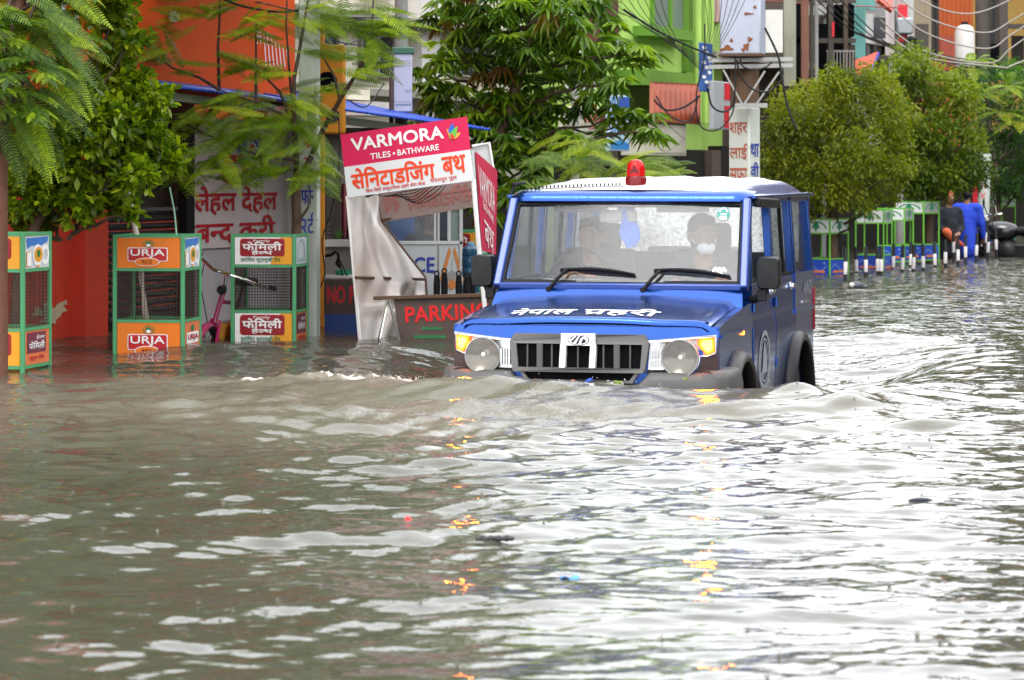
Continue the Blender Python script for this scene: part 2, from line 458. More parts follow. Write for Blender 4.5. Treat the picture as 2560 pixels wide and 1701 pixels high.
def water_height(X, Y):
    """height field of the flood: chop, bow wave and wash of the jeep"""
    r = np.random.default_rng(5)
    H = np.zeros_like(X)
    wx = X + .10 * np.sin(1.3 * Y + .7 * X) + .06 * np.sin(3.1 * X - 1.2 * Y)
    wy = Y + .10 * np.sin(1.1 * X - .9 * Y + 2) + .05 * np.sin(2.7 * Y + 2.2 * X)
    lx = (X - VX0) * vc - (Y - VD) * vs_            # the jeep's own frame: lx across, ly backwards
    ly = (X - VX0) * vs_ + (Y - VD) * vc
    gust = .75 + .25 * np.sin(.55 * X + .31 * Y + 1.0) * np.sin(.37 * Y - .41 * X)
    for i in range(90):
        lam = .09 * (.50 / .09) ** r.random() if i < 78 else .7 + .9 * r.random()
        k = 2 * math.pi / lam
        th = r.normal(math.pi / 2 + .2, .50)         # crests lie mostly across the view
        slope = .112 if i < 78 else .05
        amp = slope * lam / 6.283 * math.sqrt(2 / (78 if i < 78 else 12))
        ph = k * (wx * math.cos(th) + wy * math.sin(th)) + r.random() * 6.28
        H += amp * (np.sin(ph) - .2 * np.cos(2 * ph)) * gust
    H *= 1 + 1.1 * np.exp(-((ly + 1.7) / 2.3) ** 2 - ((lx + .9) / 4.5) ** 2)      # the jeep's wash makes the chop steeper here
    # bow hump pushed ahead of the bumper
    d0 = np.sqrt((lx / 1.15) ** 2 + ((ly + .42) / .42) ** 2)
    H += .020 * np.exp(-d0 ** 2 * .9)
    H += .055 * np.exp(-((lx / 1.5) ** 4) - ((ly + .85 - .10 * lx ** 2 + .06 * np.sin(3 * lx)) / .22) ** 2)
    d1 = np.sqrt(((lx + .35) / .75) ** 2 + ((ly + .80) / .24) ** 2)
    H += .022 * np.exp(-d1 ** 2)
    d2 = np.sqrt(((lx - .45) / .6) ** 2 + ((ly + 1.25) / .30) ** 2)
    H += .030 * np.exp(-d2 ** 2)
    H -= .035 * np.exp(-(((lx) / 1.5) ** 2 + ((ly + 1.9) / .4) ** 2))
    # the water is drawn down along the flanks
    dip = np.interp(ly, [-.4, .2, .8, 2.2, 3.2, 4.2, 6.0], [0, .04, .10, .20, .25, .20, 0])
    H -= dip * np.where(np.abs(lx) < 1.15, 1, np.exp(-((np.abs(lx) - 1.15) / .55) ** 2))
    # wash running out from both front corners
    foam = np.zeros_like(X)
    for sg, ang, reach, amp in ((-1, 24, 4.2, .026), (-1, 62, 3.6, .020), (1, 40, 3.0, .024), (1, 66, 4.5, .024)):
        dx, dy = math.sin(R(ang)) * sg, -math.cos(R(ang)) * (1 if ang < 50 else .4)
        q = math.hypot(dx, dy); dx, dy = dx / q, dy / q
        ox, oy = sg * .8, -.1
        t = (lx - ox) * dx + (ly - oy) * dy
        n_ = -(lx - ox) * dy + (ly - oy) * dx
        wob = .16 * np.sin(2.6 * t + ang) + .07 * np.sin(6.3 * t + 1)
        env = np.clip(t / .4, 0, 1) * np.exp(-np.clip(t - reach * .55, 0, None) ** 2 / (reach * .33) ** 2)
        wd = .16 + .05 * np.clip(t, 0, 6)
        q_ = (n_ + wob) / wd
        H += amp * env * (np.exp(-q_ ** 2) * np.cos(q_ * 1.9) + .35 * np.exp(-((q_ - 2.6) * .8) ** 2) + .3 * np.exp(-((q_ + 2.5) * .8) ** 2))
        if sg < 0: foam += .35 * (t < .9) * env * np.exp(-(q_ * 1.5) ** 2) * np.exp(-np.clip(t, 0, 9) / 1.5) * (1.0 if ang > 50 else .55)
    # older swells rolling along the pavement
    for (x0, y0, x1, y1, a_, wd) in ((-3.5, 21.4, -.6, 20.3, .05, .35), (-2.6, 17.0, -.5, 17.9, .05, .25), (-2.7, 14.5, -.6, 15.9, .03, .3), (-1.4, 15.0, .2, 15.5, .035, .18), (.5, 15.9, 2.6, 16.3, .045, .22), (1.0, 16.6, 3.4, 17.6, .04, .2), (1.8, 17.6, 3.4, 18.6, .03, .25), (-.8, 16.2, .9, 16.5, .04, .2)):
        L = math.hypot(x1 - x0, y1 - y0); ux, uy = (x1 - x0) / L, (y1 - y0) / L
        t = (X - x0) * ux + (Y - y0) * uy; n_ = -(X - x0) * uy + (Y - y0) * ux + .12 * np.sin(2.2 * t + x0) + .05 * np.sin(6 * t)
        env = np.exp(-((t - L / 2) / (L * .42)) ** 4)
        q_ = n_ / wd
        H += a_ * env * np.exp(-q_ ** 2) * (1 + .25 * np.sin(5 * t))
    # turbulence near the jeep
    tur = np.exp(-((lx + .55) / .95) ** 2 - ((ly + .22) / .26) ** 2) + .75 * np.exp(-((lx + 1.25) / .55) ** 2 - ((ly - .05) / .5) ** 2) + .45 * np.exp(-((lx + 2.0) / 1.0) ** 2 - ((ly + .3) / .35) ** 2) + .35 * np.exp(-((lx - 1.1) / .5) ** 2 - ((ly - 2) / 2.2) ** 2)
    T = np.zeros_like(X); k = 19.0; a_ = .0048
    for o in range(5):
        for j in range(5):
            th = r.random() * 6.28
            T += a_ * np.sin(k * (X * math.cos(th) + Y * math.sin(th)) + r.random() * 6.28 + 1.7 * np.sin(k * .43 * (X * math.sin(th) - Y * math.cos(th)) + r.random() * 6))
        k *= 1.75; a_ *= .55
    H += T * tur * 1.9
    fn = np.zeros_like(X); k = 16.
    for o in range(5):
        for j in range(4):
            th = r.random() * 6.28
            fn += (1 / (o + 1.5)) * np.sin(k * (X * math.cos(th) + Y * math.sin(th)) + r.random() * 6.28 + 1.5 * np.sin(k * .5 * (X * math.sin(th) - Y * math.cos(th)) + r.random() * 6))
        k *= 1.8
    foam += .95 * np.exp(-((lx + 1.05) / .75) ** 2 - ((ly + .12) / .32) ** 2) + .75 * np.exp(-((lx + .45) / .75) ** 2 - ((ly + .24) / .13) ** 2) + .28 * np.exp(-((lx - .3) / .5) ** 2 - ((ly + .22) / .10) ** 2)
    foam += .5 * np.exp(-((lx - .95) / .14) ** 2 - ((ly - 3.0) / .35) ** 2)
    mud = np.clip(foam * .5 + tur * .9 + .55 * np.exp(-((ly + 1.9) / 2.0) ** 2 - ((lx + .7) / 3.6) ** 2), 0, 1)
    foam = np.clip(foam * (.55 + .7 * fn), 0, 1)
    H += foam * .004 * fn
    # the hull keeps the water down inside the cabin
    H -= .12 * (np.abs(lx) < .7) * (ly > .45) * (ly < 3.8)
    return H, foam, mud
def water_z(x, y):
    h, f, _m = water_height(np.array([[x]], float), np.array([[y]], float))
    return float(h[0, 0])
def build_water():
    ny = 1750
    y = 4.2 * (190 / 4.2) ** np.linspace(0, 1, ny)
    t = np.concatenate([-1 - .9 * (np.linspace(1, 0, 70, endpoint=False) ** 1.4) * 3, np.linspace(-1, 1, 420), 1 + .9 * (np.linspace(0, 1, 71)[1:] ** 1.4) * 3])
    Tt, Yy = np.meshgrid(t, y)
    X = Tt * (Yy * .185 + .6)
    H, foam, mud = water_height(X, Yy)
    nx = len(t)
    co = np.stack([X, Yy, H], -1).reshape(-1, 3).astype(np.float32)
    i = np.arange(ny - 1)[:, None] * nx + np.arange(nx - 1)[None, :]
    q = np.stack([i, i + 1, i + nx + 1, i + nx], -1).reshape(-1, 4).astype(np.int32)
    me = bpy.data.meshes.new('flood_water')
    me.vertices.add(len(co)); me.vertices.foreach_set('co', co.ravel())
    me.loops.add(q.size); me.loops.foreach_set('vertex_index', q.ravel())
    me.polygons.add(len(q)); me.polygons.foreach_set('loop_start', np.arange(0, q.size, 4, dtype=np.int32)); me.polygons.foreach_set('loop_total', np.full(len(q), 4, np.int32))
    at = me.attributes.new('foam', 'FLOAT', 'POINT'); at.data.foreach_set('value', foam.ravel().astype(np.float32))
    at = me.attributes.new('mud', 'FLOAT', 'POINT'); at.data.foreach_set('value', mud.ravel().astype(np.float32))
    me.update(calc_edges=True)
    me.shade_smooth()
    m, n, l, b = nodes('muddy_water')
    tc = n.new('ShaderNodeTexCoord')
    no = n.new('ShaderNodeTexNoise'); no.inputs['Scale'].default_value = .7; no.inputs['Detail'].default_value = 6
    l.new(tc.outputs['Object'], no.inputs['Vector'])
    mx = n.new('ShaderNodeMix'); mx.data_type = 'RGBA'
    mx.inputs['A'].default_value = (.034, .035, .024, 1); mx.inputs['B'].default_value = (.066, .064, .048, 1)
    l.new(no.outputs['Fac'], mx.inputs['Factor'])
    ma = n.new('ShaderNodeAttribute'); ma.attribute_name = 'mud'
    m0 = n.new('ShaderNodeMix'); m0.data_type = 'RGBA'; m0.inputs['B'].default_value = (.150, .132, .098, 1)      # silt stirred up round the jeep
    l.new(ma.outputs['Fac'], m0.inputs['Factor']); l.new(mx.outputs['Result'], m0.inputs['A'])
    mx = m0
    fa = n.new('ShaderNodeAttribute'); fa.attribute_name = 'foam'
    fnz = n.new('ShaderNodeTexNoise'); fnz.inputs['Scale'].default_value = 60; fnz.inputs['Detail'].default_value = 7; fnz.inputs['Roughness'].default_value = .78
    l.new(tc.outputs['Object'], fnz.inputs['Vector'])
    fs = n.new('ShaderNodeMath'); fs.operation = 'ADD'
    l.new(fa.outputs['Fac'], fs.inputs[0]); l.new(fnz.outputs['Fac'], fs.inputs[1])
    fx = n.new('ShaderNodeMath'); fx.operation = 'MULTIPLY_ADD'; fx.use_clamp = True; fx.inputs[1].default_value = 4.5; fx.inputs[2].default_value = -3.25
    l.new(fs.outputs[0], fx.inputs[0])
    m2 = n.new('ShaderNodeMix'); m2.data_type = 'RGBA'; m2.inputs['B'].default_value = (.50, .47, .41, 1)
    l.new(fx.outputs[0], m2.inputs['Factor']); l.new(mx.outputs['Result'], m2.inputs['A'])
    l.new(m2.outputs['Result'], b.inputs['Base Color'])
    rg = n.new('ShaderNodeMapRange'); rg.inputs['To Min'].default_value = .03; rg.inputs['To Max'].default_value = .4
    l.new(fx.outputs[0], rg.inputs['Value']); l.new(rg.outputs['Result'], b.inputs['Roughness'])
    b.inputs['IOR'].default_value = 1.333
    bn = n.new('ShaderNodeTexNoise'); bn.inputs['Scale'].default_value = 11; bn.inputs['Detail'].default_value = 2.5; bn.inputs['Roughness'].default_value = .55
    mp = n.new('ShaderNodeMapping'); mp.inputs['Scale'].default_value = (.75, 1.25, 1)
    l.new(tc.outputs['Object'], mp.inputs['Vector']); l.new(mp.outputs['Vector'], bn.inputs['Vector'])
    bu = n.new('ShaderNodeBump'); bu.inputs['Strength'].default_value = .32; bu.inputs['Distance'].default_value = .012
    l.new(bn.outputs['Fac'], bu.inputs['Height']); l.new(bu.outputs['Normal'], b.inputs['Normal'])
    b2 = n.new('ShaderNodeTexNoise'); b2.inputs['Scale'].default_value = 34; b2.inputs['Detail'].default_value = 6; b2.inputs['Distortion'].default_value = 1.2
    l.new(tc.outputs['Object'], b2.inputs['Vector'])
    bu2 = n.new('ShaderNodeBump'); bu2.inputs['Distance'].default_value = .035
    bst = n.new('ShaderNodeMath'); bst.operation = 'MULTIPLY_ADD'; bst.inputs[1].default_value = 1.3; bst.inputs[2].default_value = -.45; bst.use_clamp = True
    l.new(ma.outputs['Fac'], bst.inputs[0]); l.new(bst.outputs[0], bu2.inputs['Strength']); l.new(b2.outputs['Fac'], bu2.inputs['Height']); b3 = n.new('ShaderNodeTexNoise'); b3.inputs['Scale'].default_value = 4.2; b3.inputs['Detail'].default_value = 3      # ruffled water farther up the street
    l.new(tc.outputs['Object'], b3.inputs['Vector'])
    sx = n.new('ShaderNodeSeparateXYZ'); l.new(tc.outputs['Object'], sx.inputs[0])
    mr = n.new('ShaderNodeMapRange'); mr.inputs['From Min'].default_value = 19; mr.inputs['From Max'].default_value = 29; l.new(sx.outputs['Y'], mr.inputs['Value'])
    bu3 = n.new('ShaderNodeBump'); bu3.inputs['Distance'].default_value = .07
    l.new(mr.outputs['Result'], bu3.inputs['Strength']); l.new(b3.outputs['Fac'], bu3.inputs['Height']); l.new(bu.outputs['Normal'], bu3.inputs['Normal'])
    l.new(bu3.outputs['Normal'], bu2.inputs['Normal'])
    l.new(bu2.outputs['Normal'], b.inputs['Normal'])
    me.materials.append(m)
    o = bpy.data.objects.new('flood_water', me)
    COL.objects.link(o)
    kind(o, 'structure')
build_water()
# ------------------------------------------------------------------ the jeep (local: x across, y backwards, z over the water line)
BLUE = (.004, .054, .27)
blue = paint('wet_blue_paint', BLUE, .26, metal=.85)
blue_trim = paint('blue_trim_paint', (.005, .034, .20), .4, False, .3)
white = paint('wet_white_paint', (.78, .79, .8), .25)
gplas = mat('grey_plastic', (.068, .066, .064), .45, var=.1, scale=8, bump=.05)
dplas = mat('dark_plastic', (.013, .013, .014), .4, var=.2, spec=.2)
black = mat('black_rubber', (.008, .008, .009), .55, var=.3, spec=.15)
void = mat('dark_recess', (.004, .004, .005), .8, spec=.04)
chrome = mat('chrome', (.75, .75, .76), .12, 1, var=.03)
silver = mat('reflector_silver', (.68, .69, .7), .22, .85, var=.06)
wpaint = mat('white_sticker', (.8, .8, .8), .35, var=.04)
amber = emis('lit_indicator', (1.0, .06, .0004), 2.6, (.8, .16, .01))
amberhot = emis('indicator_bulb', (1.0, .20, .002), 130.0)
amberdim = mat('amber_plastic', (.62, .20, .06), .25, var=.1)
seatm = mat('seat_cloth', (.07, .07, .08), .8, var=.3, scale=20)
palecloth = mat('pale_seat_cover', (.55, .55, .56), .7)
wind = glass('windscreen_glass', (.84, .87, .88), .017, (.66, .71, .76), .06, .03)
sideg = glass('side_glass', (.50, .58, .56), .10, (.6, .65, .65), .3, .03, 60, True)
rearg = glass('wet_rear_glass', (.80, .83, .85), .62, (.85, .88, .9), .3, .05, 45, True)
J = thing('police_jeep', 'blue and white police jeep wading through the flood with amber indicators lit', 'jeep', (VX0, VD, 0), -VTH)
def yf(x):
    x = abs(x)
    if x < .42: return .02 * (x / .42) ** 2
    d = x - .42
    return .02 + .18 * d + .4 * d * d
def plate(mb, poly, o0, o1, m=0, sub=.05):
    """outline (x, z) laid on the curved nose, from offset o0 to o1 in front of it"""
    pts = []
    for i, p in enumerate(poly):
        q = poly[(i + 1) % len(poly)]
        k = max(1, int(math.hypot(q[0] - p[0], q[1] - p[1]) / sub))
        pts += [(p[0] + (q[0] - p[0]) * j / k, p[1] + (q[1] - p[1]) * j / k) for j in range(k)]
    n = len(pts)
    vs = [(x, yf(x) - o0, z) for x, z in pts] + [(x, yf(x) - o1, z) for x, z in pts]
    tri = tessellate_polygon([[Vector((x, z, 0)) for x, z in pts]])
    fs = [tuple(i + n for i in t) for t in tri] + [(i, (i + 1) % n, (i + 1) % n + n, i + n) for i in range(n)]
    return mb.add(vs, fs, m)
def arcp(cx, cz, r, a0, a1, n=14): return [(cx + r * math.cos(R(a0 + (a1 - a0) * k / n)), cz + r * math.sin(R(a0 + (a1 - a0) * k / n))) for k in range(n + 1)]
# hull: nose panel, fenders, quarters, sills, cowl
WF, WR, WZ = .70, 3.06, -.30
b = MB()
b.grid(lambda u, v: ((u * 2 - 1) * .80, yf((u * 2 - 1) * .79) + (.0 if v < .85 else .02 * (v - .85) / .15), -.12 + .492 * v - (.012 if abs(u * 2 - 1) > .9 and v > .9 else 0)), 32, 8)
for sg in (-1, 1):
    X1, X0_ = .805 * sg, .72 * sg
    fen = [(.15, -.30), (WF - .42, -.30)] + [(WF + .42 * math.cos(R(a)), WZ + .42 * math.sin(R(a))) for a in range(170, 0, -10)] + [(WF + .42, -.30), (1.315, -.30), (1.315, .462), (1.1, .445), (.6, .405), (.30, .375), (.15, .355)]
    b.prism([(X1, y, z) for y, z in fen], (X0_ - X1, 0, 0))
    qua = [(3.09, -.30)] + [(WR + .42 * math.cos(R(a)), WZ + .42 * math.sin(R(a))) for a in range(80, -1, -10)] + [(3.93, -.30), (3.95, .56), (3.93, .575), (3.09, .575)]
    b.prism([(X1, y, z) for y, z in qua], (X0_ - X1, 0, 0))
    pre = [(2.2, -.42), (2.64, -.42), (2.64, -.30)] + [(WR + .42 * math.cos(R(a)), WZ + .42 * math.sin(R(a))) for a in range(170, 85, -10)] + [(3.09, .10), (3.09, .12), (2.55, .12), (2.5, -.24), (2.2, -.26)]
    b.prism([(X1 - .02 * sg, y, z) for y, z in pre], (X0_ - X1, 0, 0))
    b.box((.77 * sg, 1.79, -.35), (.08, .92, .14))
    b.box((.808 * sg, 3.5, .315), (.014, .84, .03)); b.box((.808 * sg, .74, .30), (.014, 1.1, .022))
# cowl under the windscreen
b.grid(lambda u, v: ((u * 2 - 1) * (.765 + .03 * (1 - v)), [1.0, 1.06, 1.115, 1.13][int(round(v * 3))], [.44, .515, .552, .56][int(round(v * 3))] - .02 * abs(u * 2 - 1) ** 6), 16, 3)
b.box((0, 3.93, .14), (1.56, .05, .86))
hull = b.build('body', blue, J, bevel=.008)
b = MB(); b.box((0, 2.1, -.05), (1.14, 3.6, .40)); b.box((0, 1.0, .20), (1.40, .30, .34)); b.box((0, .62, .26), (1.42, .9, .22)); b.box((0, .16, .10), (1.36, .06, .44))
for sg in (-1, 1):
    b.box((.715 * sg, 2.2, .15), (.03, 1.8, .82)); b.box((.715 * sg, 3.5, .35), (.03, .8, .42))
b.build('chassis', void, J)
# bonnet
def hz(x, y):
    return .408 + .092 * max(0, (y - .06) / 1.05) ** .85 - .022 * (abs(x) / .73) ** 4 + .010 * math.exp(-((abs(x) - .0) / .38) ** 4)
def bon(u, v):
    x = (u * 2 - 1) * .755
    xx = max(-.735, min(.735, x))
    y0 = yf(xx) - .005
    if v < .25:
        t = v / .25; a = t * math.pi / 2
        y, z = y0 + .03 * (1 - math.sin(a)) * 0 + .03 * (1 - math.cos(a)) * 1.0, hz(xx, y0 + .03) - .032 * (1 - math.sin(a))
        if t < .25: z = hz(xx, y0 + .03) - .034
    else:
        y = y0 + .03 + (1.08 - y0 - .03) * (v - .25) / .75; z = hz(xx, y)
    e = max(0, (abs(u * 2 - 1) - .94) / .06)
    return (x, y, z - .030 * e)
b = MB(); b.grid(bon, 40, 32)
b.build('bonnet', blue, J, smooth=50)
b = MB(); plate(b, [(-.74, .366), (.74, .366), (.74, .388), (-.74, .388)], -.03, -.012)
b.build('bonnet_gap', void, J)
# hood lettering, laid on the bonnet
b = MB()
def hoodtext(b, t, x0, x1, y0, y1, bold):
    v, f = letters(t, .016)
    bm = bmesh.new()
    ve = [bm.verts.new((x0 + (x1 - x0) * p[0], y0 + (y1 - y0) * p[1], p[2])) for p in v]
    for q in f:
        try: bm.faces.new([ve[i] for i in q])
        except ValueError: pass
    for _ in range(4):
        ed = [e for e in bm.edges if (e.verts[0].co - e.verts[1].co).length > .035]
        if not ed: break
        bmesh.ops.subdivide_edges(bm, edges=ed, cuts=1)
        bmesh.ops.triangulate(bm, faces=bm.faces)
    bm.verts.index_update()
    vv = [p.co.copy() for p in bm.verts]; ff = [tuple(x.index for x in q.verts) for q in bm.faces]
    bm.free()
    b.add([(p.x, p.y, hz(p.x, p.y) + .004 + p.z) for p in vv], ff)
hoodtext(b, 'नेपाल', -.47, -.075, .095, .37, .012)
hoodtext(b, 'प^हरी', -.03, .43, .075, .37, .012)
b.build('bonnet_lettering', wpaint, J, smooth=0, recalc=False)
# grille
b = MB()
plate(b, [(-.418, .272), (-.388, .318), (.388, .318), (.418, .276), (.378, .260), (-.378, .260)], 0, .045)
plate(b, [(-.418, .272), (-.378, .260), (-.366, .112), (-.402, .097)], 0, .045)
plate(b, [(.418, .276), (.378, .260), (.366, .112), (.392, .097)], 0, .045)
plate(b, [(-.402, .120), (.392, .120), (.384, .094), (-.394, .094)], 0, .055)
plate(b, [(-.36, .094), (-.335, .094), (-.30, .046), (-.325, .046)], 0, .04); plate(b, [(.335, .094), (.36, .094), (.325, .046), (.30, .046)], 0, .04)
plate(b, [(-.325, .050), (.325, .050), (.325, .034), (-.325, .034)], 0, .04)
gr = b.build('grille', mat('grille_grey', (.105, .102, .098), .4, var=.1, scale=8, spec=.45), J, bevel=.005)
b = MB(); plate(b, [(-.38, .268), (.38, .268), (.37, .108), (-.37, .108)], 0, .022); plate(b, [(-.335, .096), (.335, .096), (.31, .04), (-.31, .04)], 0, .02)
b.build('air_intake', void, gr)
for x, wd, mm in ((-.235, .036, 0), (.228, .036, 0), (-.312, .010, 1), (-.163, .010, 1), (.148, .010, 1), (.305, .010, 1), (-.005, .009, 1)):
    b = MB(); plate(b, [(x - wd / 2, .262), (x + wd / 2, .262), (x + wd / 2, .118), (x - wd / 2, .118)], .02, .044 if mm == 0 else .034)
    b.build('grille_bar', gplas, gr, bevel=.003)
for x0, x1 in ((-.090, -.098), (.090, .082)):
    b = MB(); plate(b, [(x0 - .017, .262), (x0 + .017, .262), (x1 + .018, .120), (x1 - .018, .120)], .005, .05)
    b.build('grille_bar', wpaint, gr, bevel=.003)['label'] = 'white upright bar of the grille'
b = MB(); plate(b, [(-.102, .252), (.102, .252), (.102, .322), (-.102, .322)], .03, .052)
b.build('badge_plate', wpaint, gr, bevel=.003)
b = MB()
fr = Frame((-.1, -.053, .25), (.2, 0, 0), (0, 0, .072), (0, -1, 0))
dk = mat('badge_black', (.02, .022, .03), .25, .3)
fr.oval(b, .52, .5, .33, .44, .002, 0)
fr.poly(b, [(.22, .40), (.42, .80), (.46, .80), (.28, .30)], .004, 1); fr.poly(b, [(.36, .22), (.53, .84), (.57, .84), (.44, .18)], .004, 1)
fr.poly(b, [(.52, .16), (.58, .60), (.66, .74), (.76, .68), (.80, .45), (.75, .30), (.74, .48), (.68, .60), (.63, .48), (.60, .16)], .004, 1)
fr.ring(b, .52, .5, .30, .39, .10, .004, 1)
b.build('emblem', [dk, wpaint], gr, smooth=0, recalc=False)
# head lamps
lens = glass('lamp_lens', (.74, .73, .70), .10, (.5, .48, .44), .5, .05, 60)
def headlight(s):
    m = lambda pts: [(x * s, z) for x, z in pts]
    cx, cz, r = .594, .182, .106
    b = MB()
    plate(b, m([(.418, .279), (.786, .310), (.792, .30), (.786, .205), (.735, .186)] + arcp(cx, cz, r, 5, -140) + [(.46, .112), (.405, .112)]), -.005, .012)
    h = b.build('headlight', silver, J, bevel=.003)
    # silvered bowl behind a ribbed glass
    b = MB()
    def bowl(u, v):
        a = 2 * math.pi * u; q = v * r * .98
        return ((cx + q * math.cos(a)) * s, yf(cx) - .010 - .036 * v * v, cz + q * math.sin(a))
    b.grid(bowl, 48, 14)
    b.build('reflector', mat('lamp_bowl', (.24, .23, .215), .2, 1.0, var=.12, scale=20), h, smooth=80)
    b = MB()
    def ln(u, v):
        a = 2 * math.pi * u; q = v * r * .99
        x = cx + q * math.cos(a)
        return (x * s, yf(cx) - .047 - .018 * (1 - v * v) - .0012 * math.sin(x * 560), cz + q * math.sin(a))
    b.grid(ln, 96, 20)
    b.build('lens', lens, h, smooth=80)
    b = MB(); b.ball((cx * s, yf(cx) - .034, cz + .006), (.012, .016, .012), 10)
    b.build('bulb', emis('bulb_highlight', (.9, .9, .85), .9), h)  # glow stands in for the white highlight at the lamp's centre
    b = MB()
    pts = [(( cx + r * math.cos(t)) * s, yf(cx) - .046, cz + r * math.sin(t)) for t in [2 * math.pi * k / 40 for k in range(41)]]
    b.tube(pts, .0048, 6, cap=False)
    for k in range(40):
        q0, q1 = pts[k], pts[k + 1]; b.add([q0, q1, (q1[0], yf(cx) - .004, q1[2]), (q0[0], yf(cx) - .004, q0[2])], [(0, 1, 2, 3)])
    b.build('lamp_rim', mat('lamp_rim_grey', (.30, .30, .30), .3, .7), h)
    b = MB(); plate(b, m([(.690, .293), (.780, .300), (.783, .215), (.738, .194), (.716, .225), (.690, .258)]), .010, .026)
    b.build('indicator', amber, h, bevel=.003)
    b = MB(); plate(b, m([(.712, .280), (.766, .286), (.768, .232), (.742, .214), (.728, .232), (.712, .256)]), .026, .029)
    b.build('indicator_bulb', amberhot, h)
    b = MB(); plate(b, m([(.414, .284), (.792, .316), (.792, .304), (.414, .270)]), .010, .034)
    b.build('chrome_strip', silver, h, bevel=.003)
    b = MB(); plate(b, m([(.475, .284), (.690, .302), (.690, .288), (.50, .272)]), .010, .020)
    b.build('amber_strip', amberdim, h)
    b = MB()
    for k in range(4):
        x = .424 + .017 * k; plate(b, m([(x, .225), (x + .009, .225), (x + .009, .13), (x, .13)]), .012, .022)
    for k in range(2): plate(b, m([(.424, .262 - .018 * k), (.478, .266 - .018 * k), (.478, .256 - .018 * k), (.424, .252 - .018 * k)]), .012, .022)
    b.build('trim_bars', chrome, h)
    b = MB(); plate(b, m([(.405, .112), (.62, .112), (.60, .072), (.395, .092)]), 0, .014)
    b.build('lower_trim', dplas, h)
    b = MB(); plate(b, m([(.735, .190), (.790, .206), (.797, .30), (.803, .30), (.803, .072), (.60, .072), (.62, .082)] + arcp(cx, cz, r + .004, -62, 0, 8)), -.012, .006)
    b.build('fender_reflection', mat('fender_reflection_maroon', (.030, .012, .012), .25, coat=.5), h)  # added plate, coloured as the dark reflection on the fender below the lamp
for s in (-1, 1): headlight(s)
# bumper
path = [(-.885, .46), (-.885, .24), (-.865, .12), (-.80, .045), (-.66, .0), (-.42, -.05), (-.15, -.065), (.15, -.065), (.42, -.05), (.66, .0), (.80, .045), (.865, .12), (.885, .24), (.885, .46)]
def bump(u, v):
    k = u * (len(path) - 1); i = min(int(k), len(path) - 2); t = k - i
    x = path[i][0] * (1 - t) + path[i + 1][0] * t; y = path[i][1] * (1 - t) + path[i + 1][1] * t
    zt = .030 + .068 * min(1, max(0, (abs(x) - .36) / .05)) + .012 * max(0, (abs(x) - .7) / .18)
    prof = [(.14, zt), (.05, zt), (.015, zt - .012), (.0, zt - .05), (-.01, zt - .10), (.0, -.20), (.10, -.24)]
    q = prof[min(6, int(round(v * 6)))]
    nx, ny = (0, 1) if abs(x) < .8 else ((-1 if x > 0 else 1), .3)
    return (x + nx * q[0] * .8, y + ny * q[0], q[1])
b = MB(); b.grid(bump, 52, 6)
b.build('bumper', gplas, J, smooth=50)
# wheels and arch flares
def wheel(x, y):
    s = 1 if x > 0 else -1
    b = MB(); b.lathe([(.20, -.10), (.325, -.105), (.345, -.07), (.35, 0), (.345, .07), (.325, .105), (.20, .10)], (x, y, WZ), 'x', 40)
    for k in range(36):
        t = 2 * math.pi * k / 36
        b.box((x, y + .352 * math.cos(t), WZ + .352 * math.sin(t)), (.19, .03, .012), 0, Matrix.Rotation(t - math.pi / 2, 3, 'X'))
    t = b.build('wheel', mat('tyre_rubber', (.028, .027, .026), .6, var=.3), J)
    b = MB(); b.lathe([(.02, .085 * s), (.09, .085 * s), (.11, .05 * s), (.17, .05 * s), (.20, .10 * s), (.215, .10 * s), (.215, -.1 * s)], (x, y, WZ), 'x', 32)
    b.build('rim', mat('steel_rim', (.35, .35, .36), .4, .7), t)
for s in (-1, 1):
    for y in (WF, WR): wheel(.69 * s, y)
    for y, nm in ((WF, 'front'), (WR, 'rear')):
        b = MB()
        pr = [(.795, .415), (.875, .425), (.885, .445), (.872, .475), (.83, .49), (.795, .492)]
        b.grid(lambda u, v: (pr[min(5, int(round(v * 5)))][0] * s, y + pr[min(5, int(round(v * 5)))][1] * math.cos(R(-8 + 196 * u)) * 1.0, WZ + pr[min(5, int(round(v * 5)))][1] * math.sin(R(-8 + 196 * u))), 28, 5)
        b.build('wheel_arch', mat('arch_plastic', (.030, .028, .027), .42, var=.2) if y == WF else dplas, J, smooth=50, solid=.01)
# windscreen, pillars, header
TL, TR_, BL, BR_ = (-.725, 1.435, 1.062), (.725, 1.435, 1.062), (-.755, 1.135, .572), (.755, 1.135, .572)
b = MB()
for s in (-1, 1):
    b.bar((.785 * s, 1.125, .54), (.752 * s, 1.445, 1.09), .055, .07, 0, (0, 1, 0))
b.bar((-.77, 1.12, .552), (.77, 1.12, .552), .05, .045, 0)
b.build('screen_surround', blue_trim, J, bevel=.012)
b = MB()
def hdr(u, v):
    x = (u * 2 - 1)
    pr = [(1.455, 1.060), (1.425, 1.066), (1.40, 1.082), (1.405, 1.108), (1.43, 1.130), (1.47, 1.146), (1.53, 1.155)]
    y, z = pr[min(6, int(round(v * 6)))]
    e = max(0, (abs(x) - .86) / .14)
    return (x * .778, y + .10 * e * e, z - .012 * e * e)
b.grid(hdr, 40, 6)
b.build('header', blue, J, smooth=60)
b = MB()
q = [Vector(p) for p in (BL, BR_, TR_, TL)]
nrm = (q[1] - q[0]).cross(q[3] - q[0]).normalized()
for i in range(4): b.bar(q[i] + (q[i] - q[(i + 1) % 4]).normalized() * .018, q[(i + 1) % 4] + (q[(i + 1) % 4] - q[i]).normalized() * .018, .034, .03, 0, nrm)
b.build('screen_seal', black, J, bevel=.006)
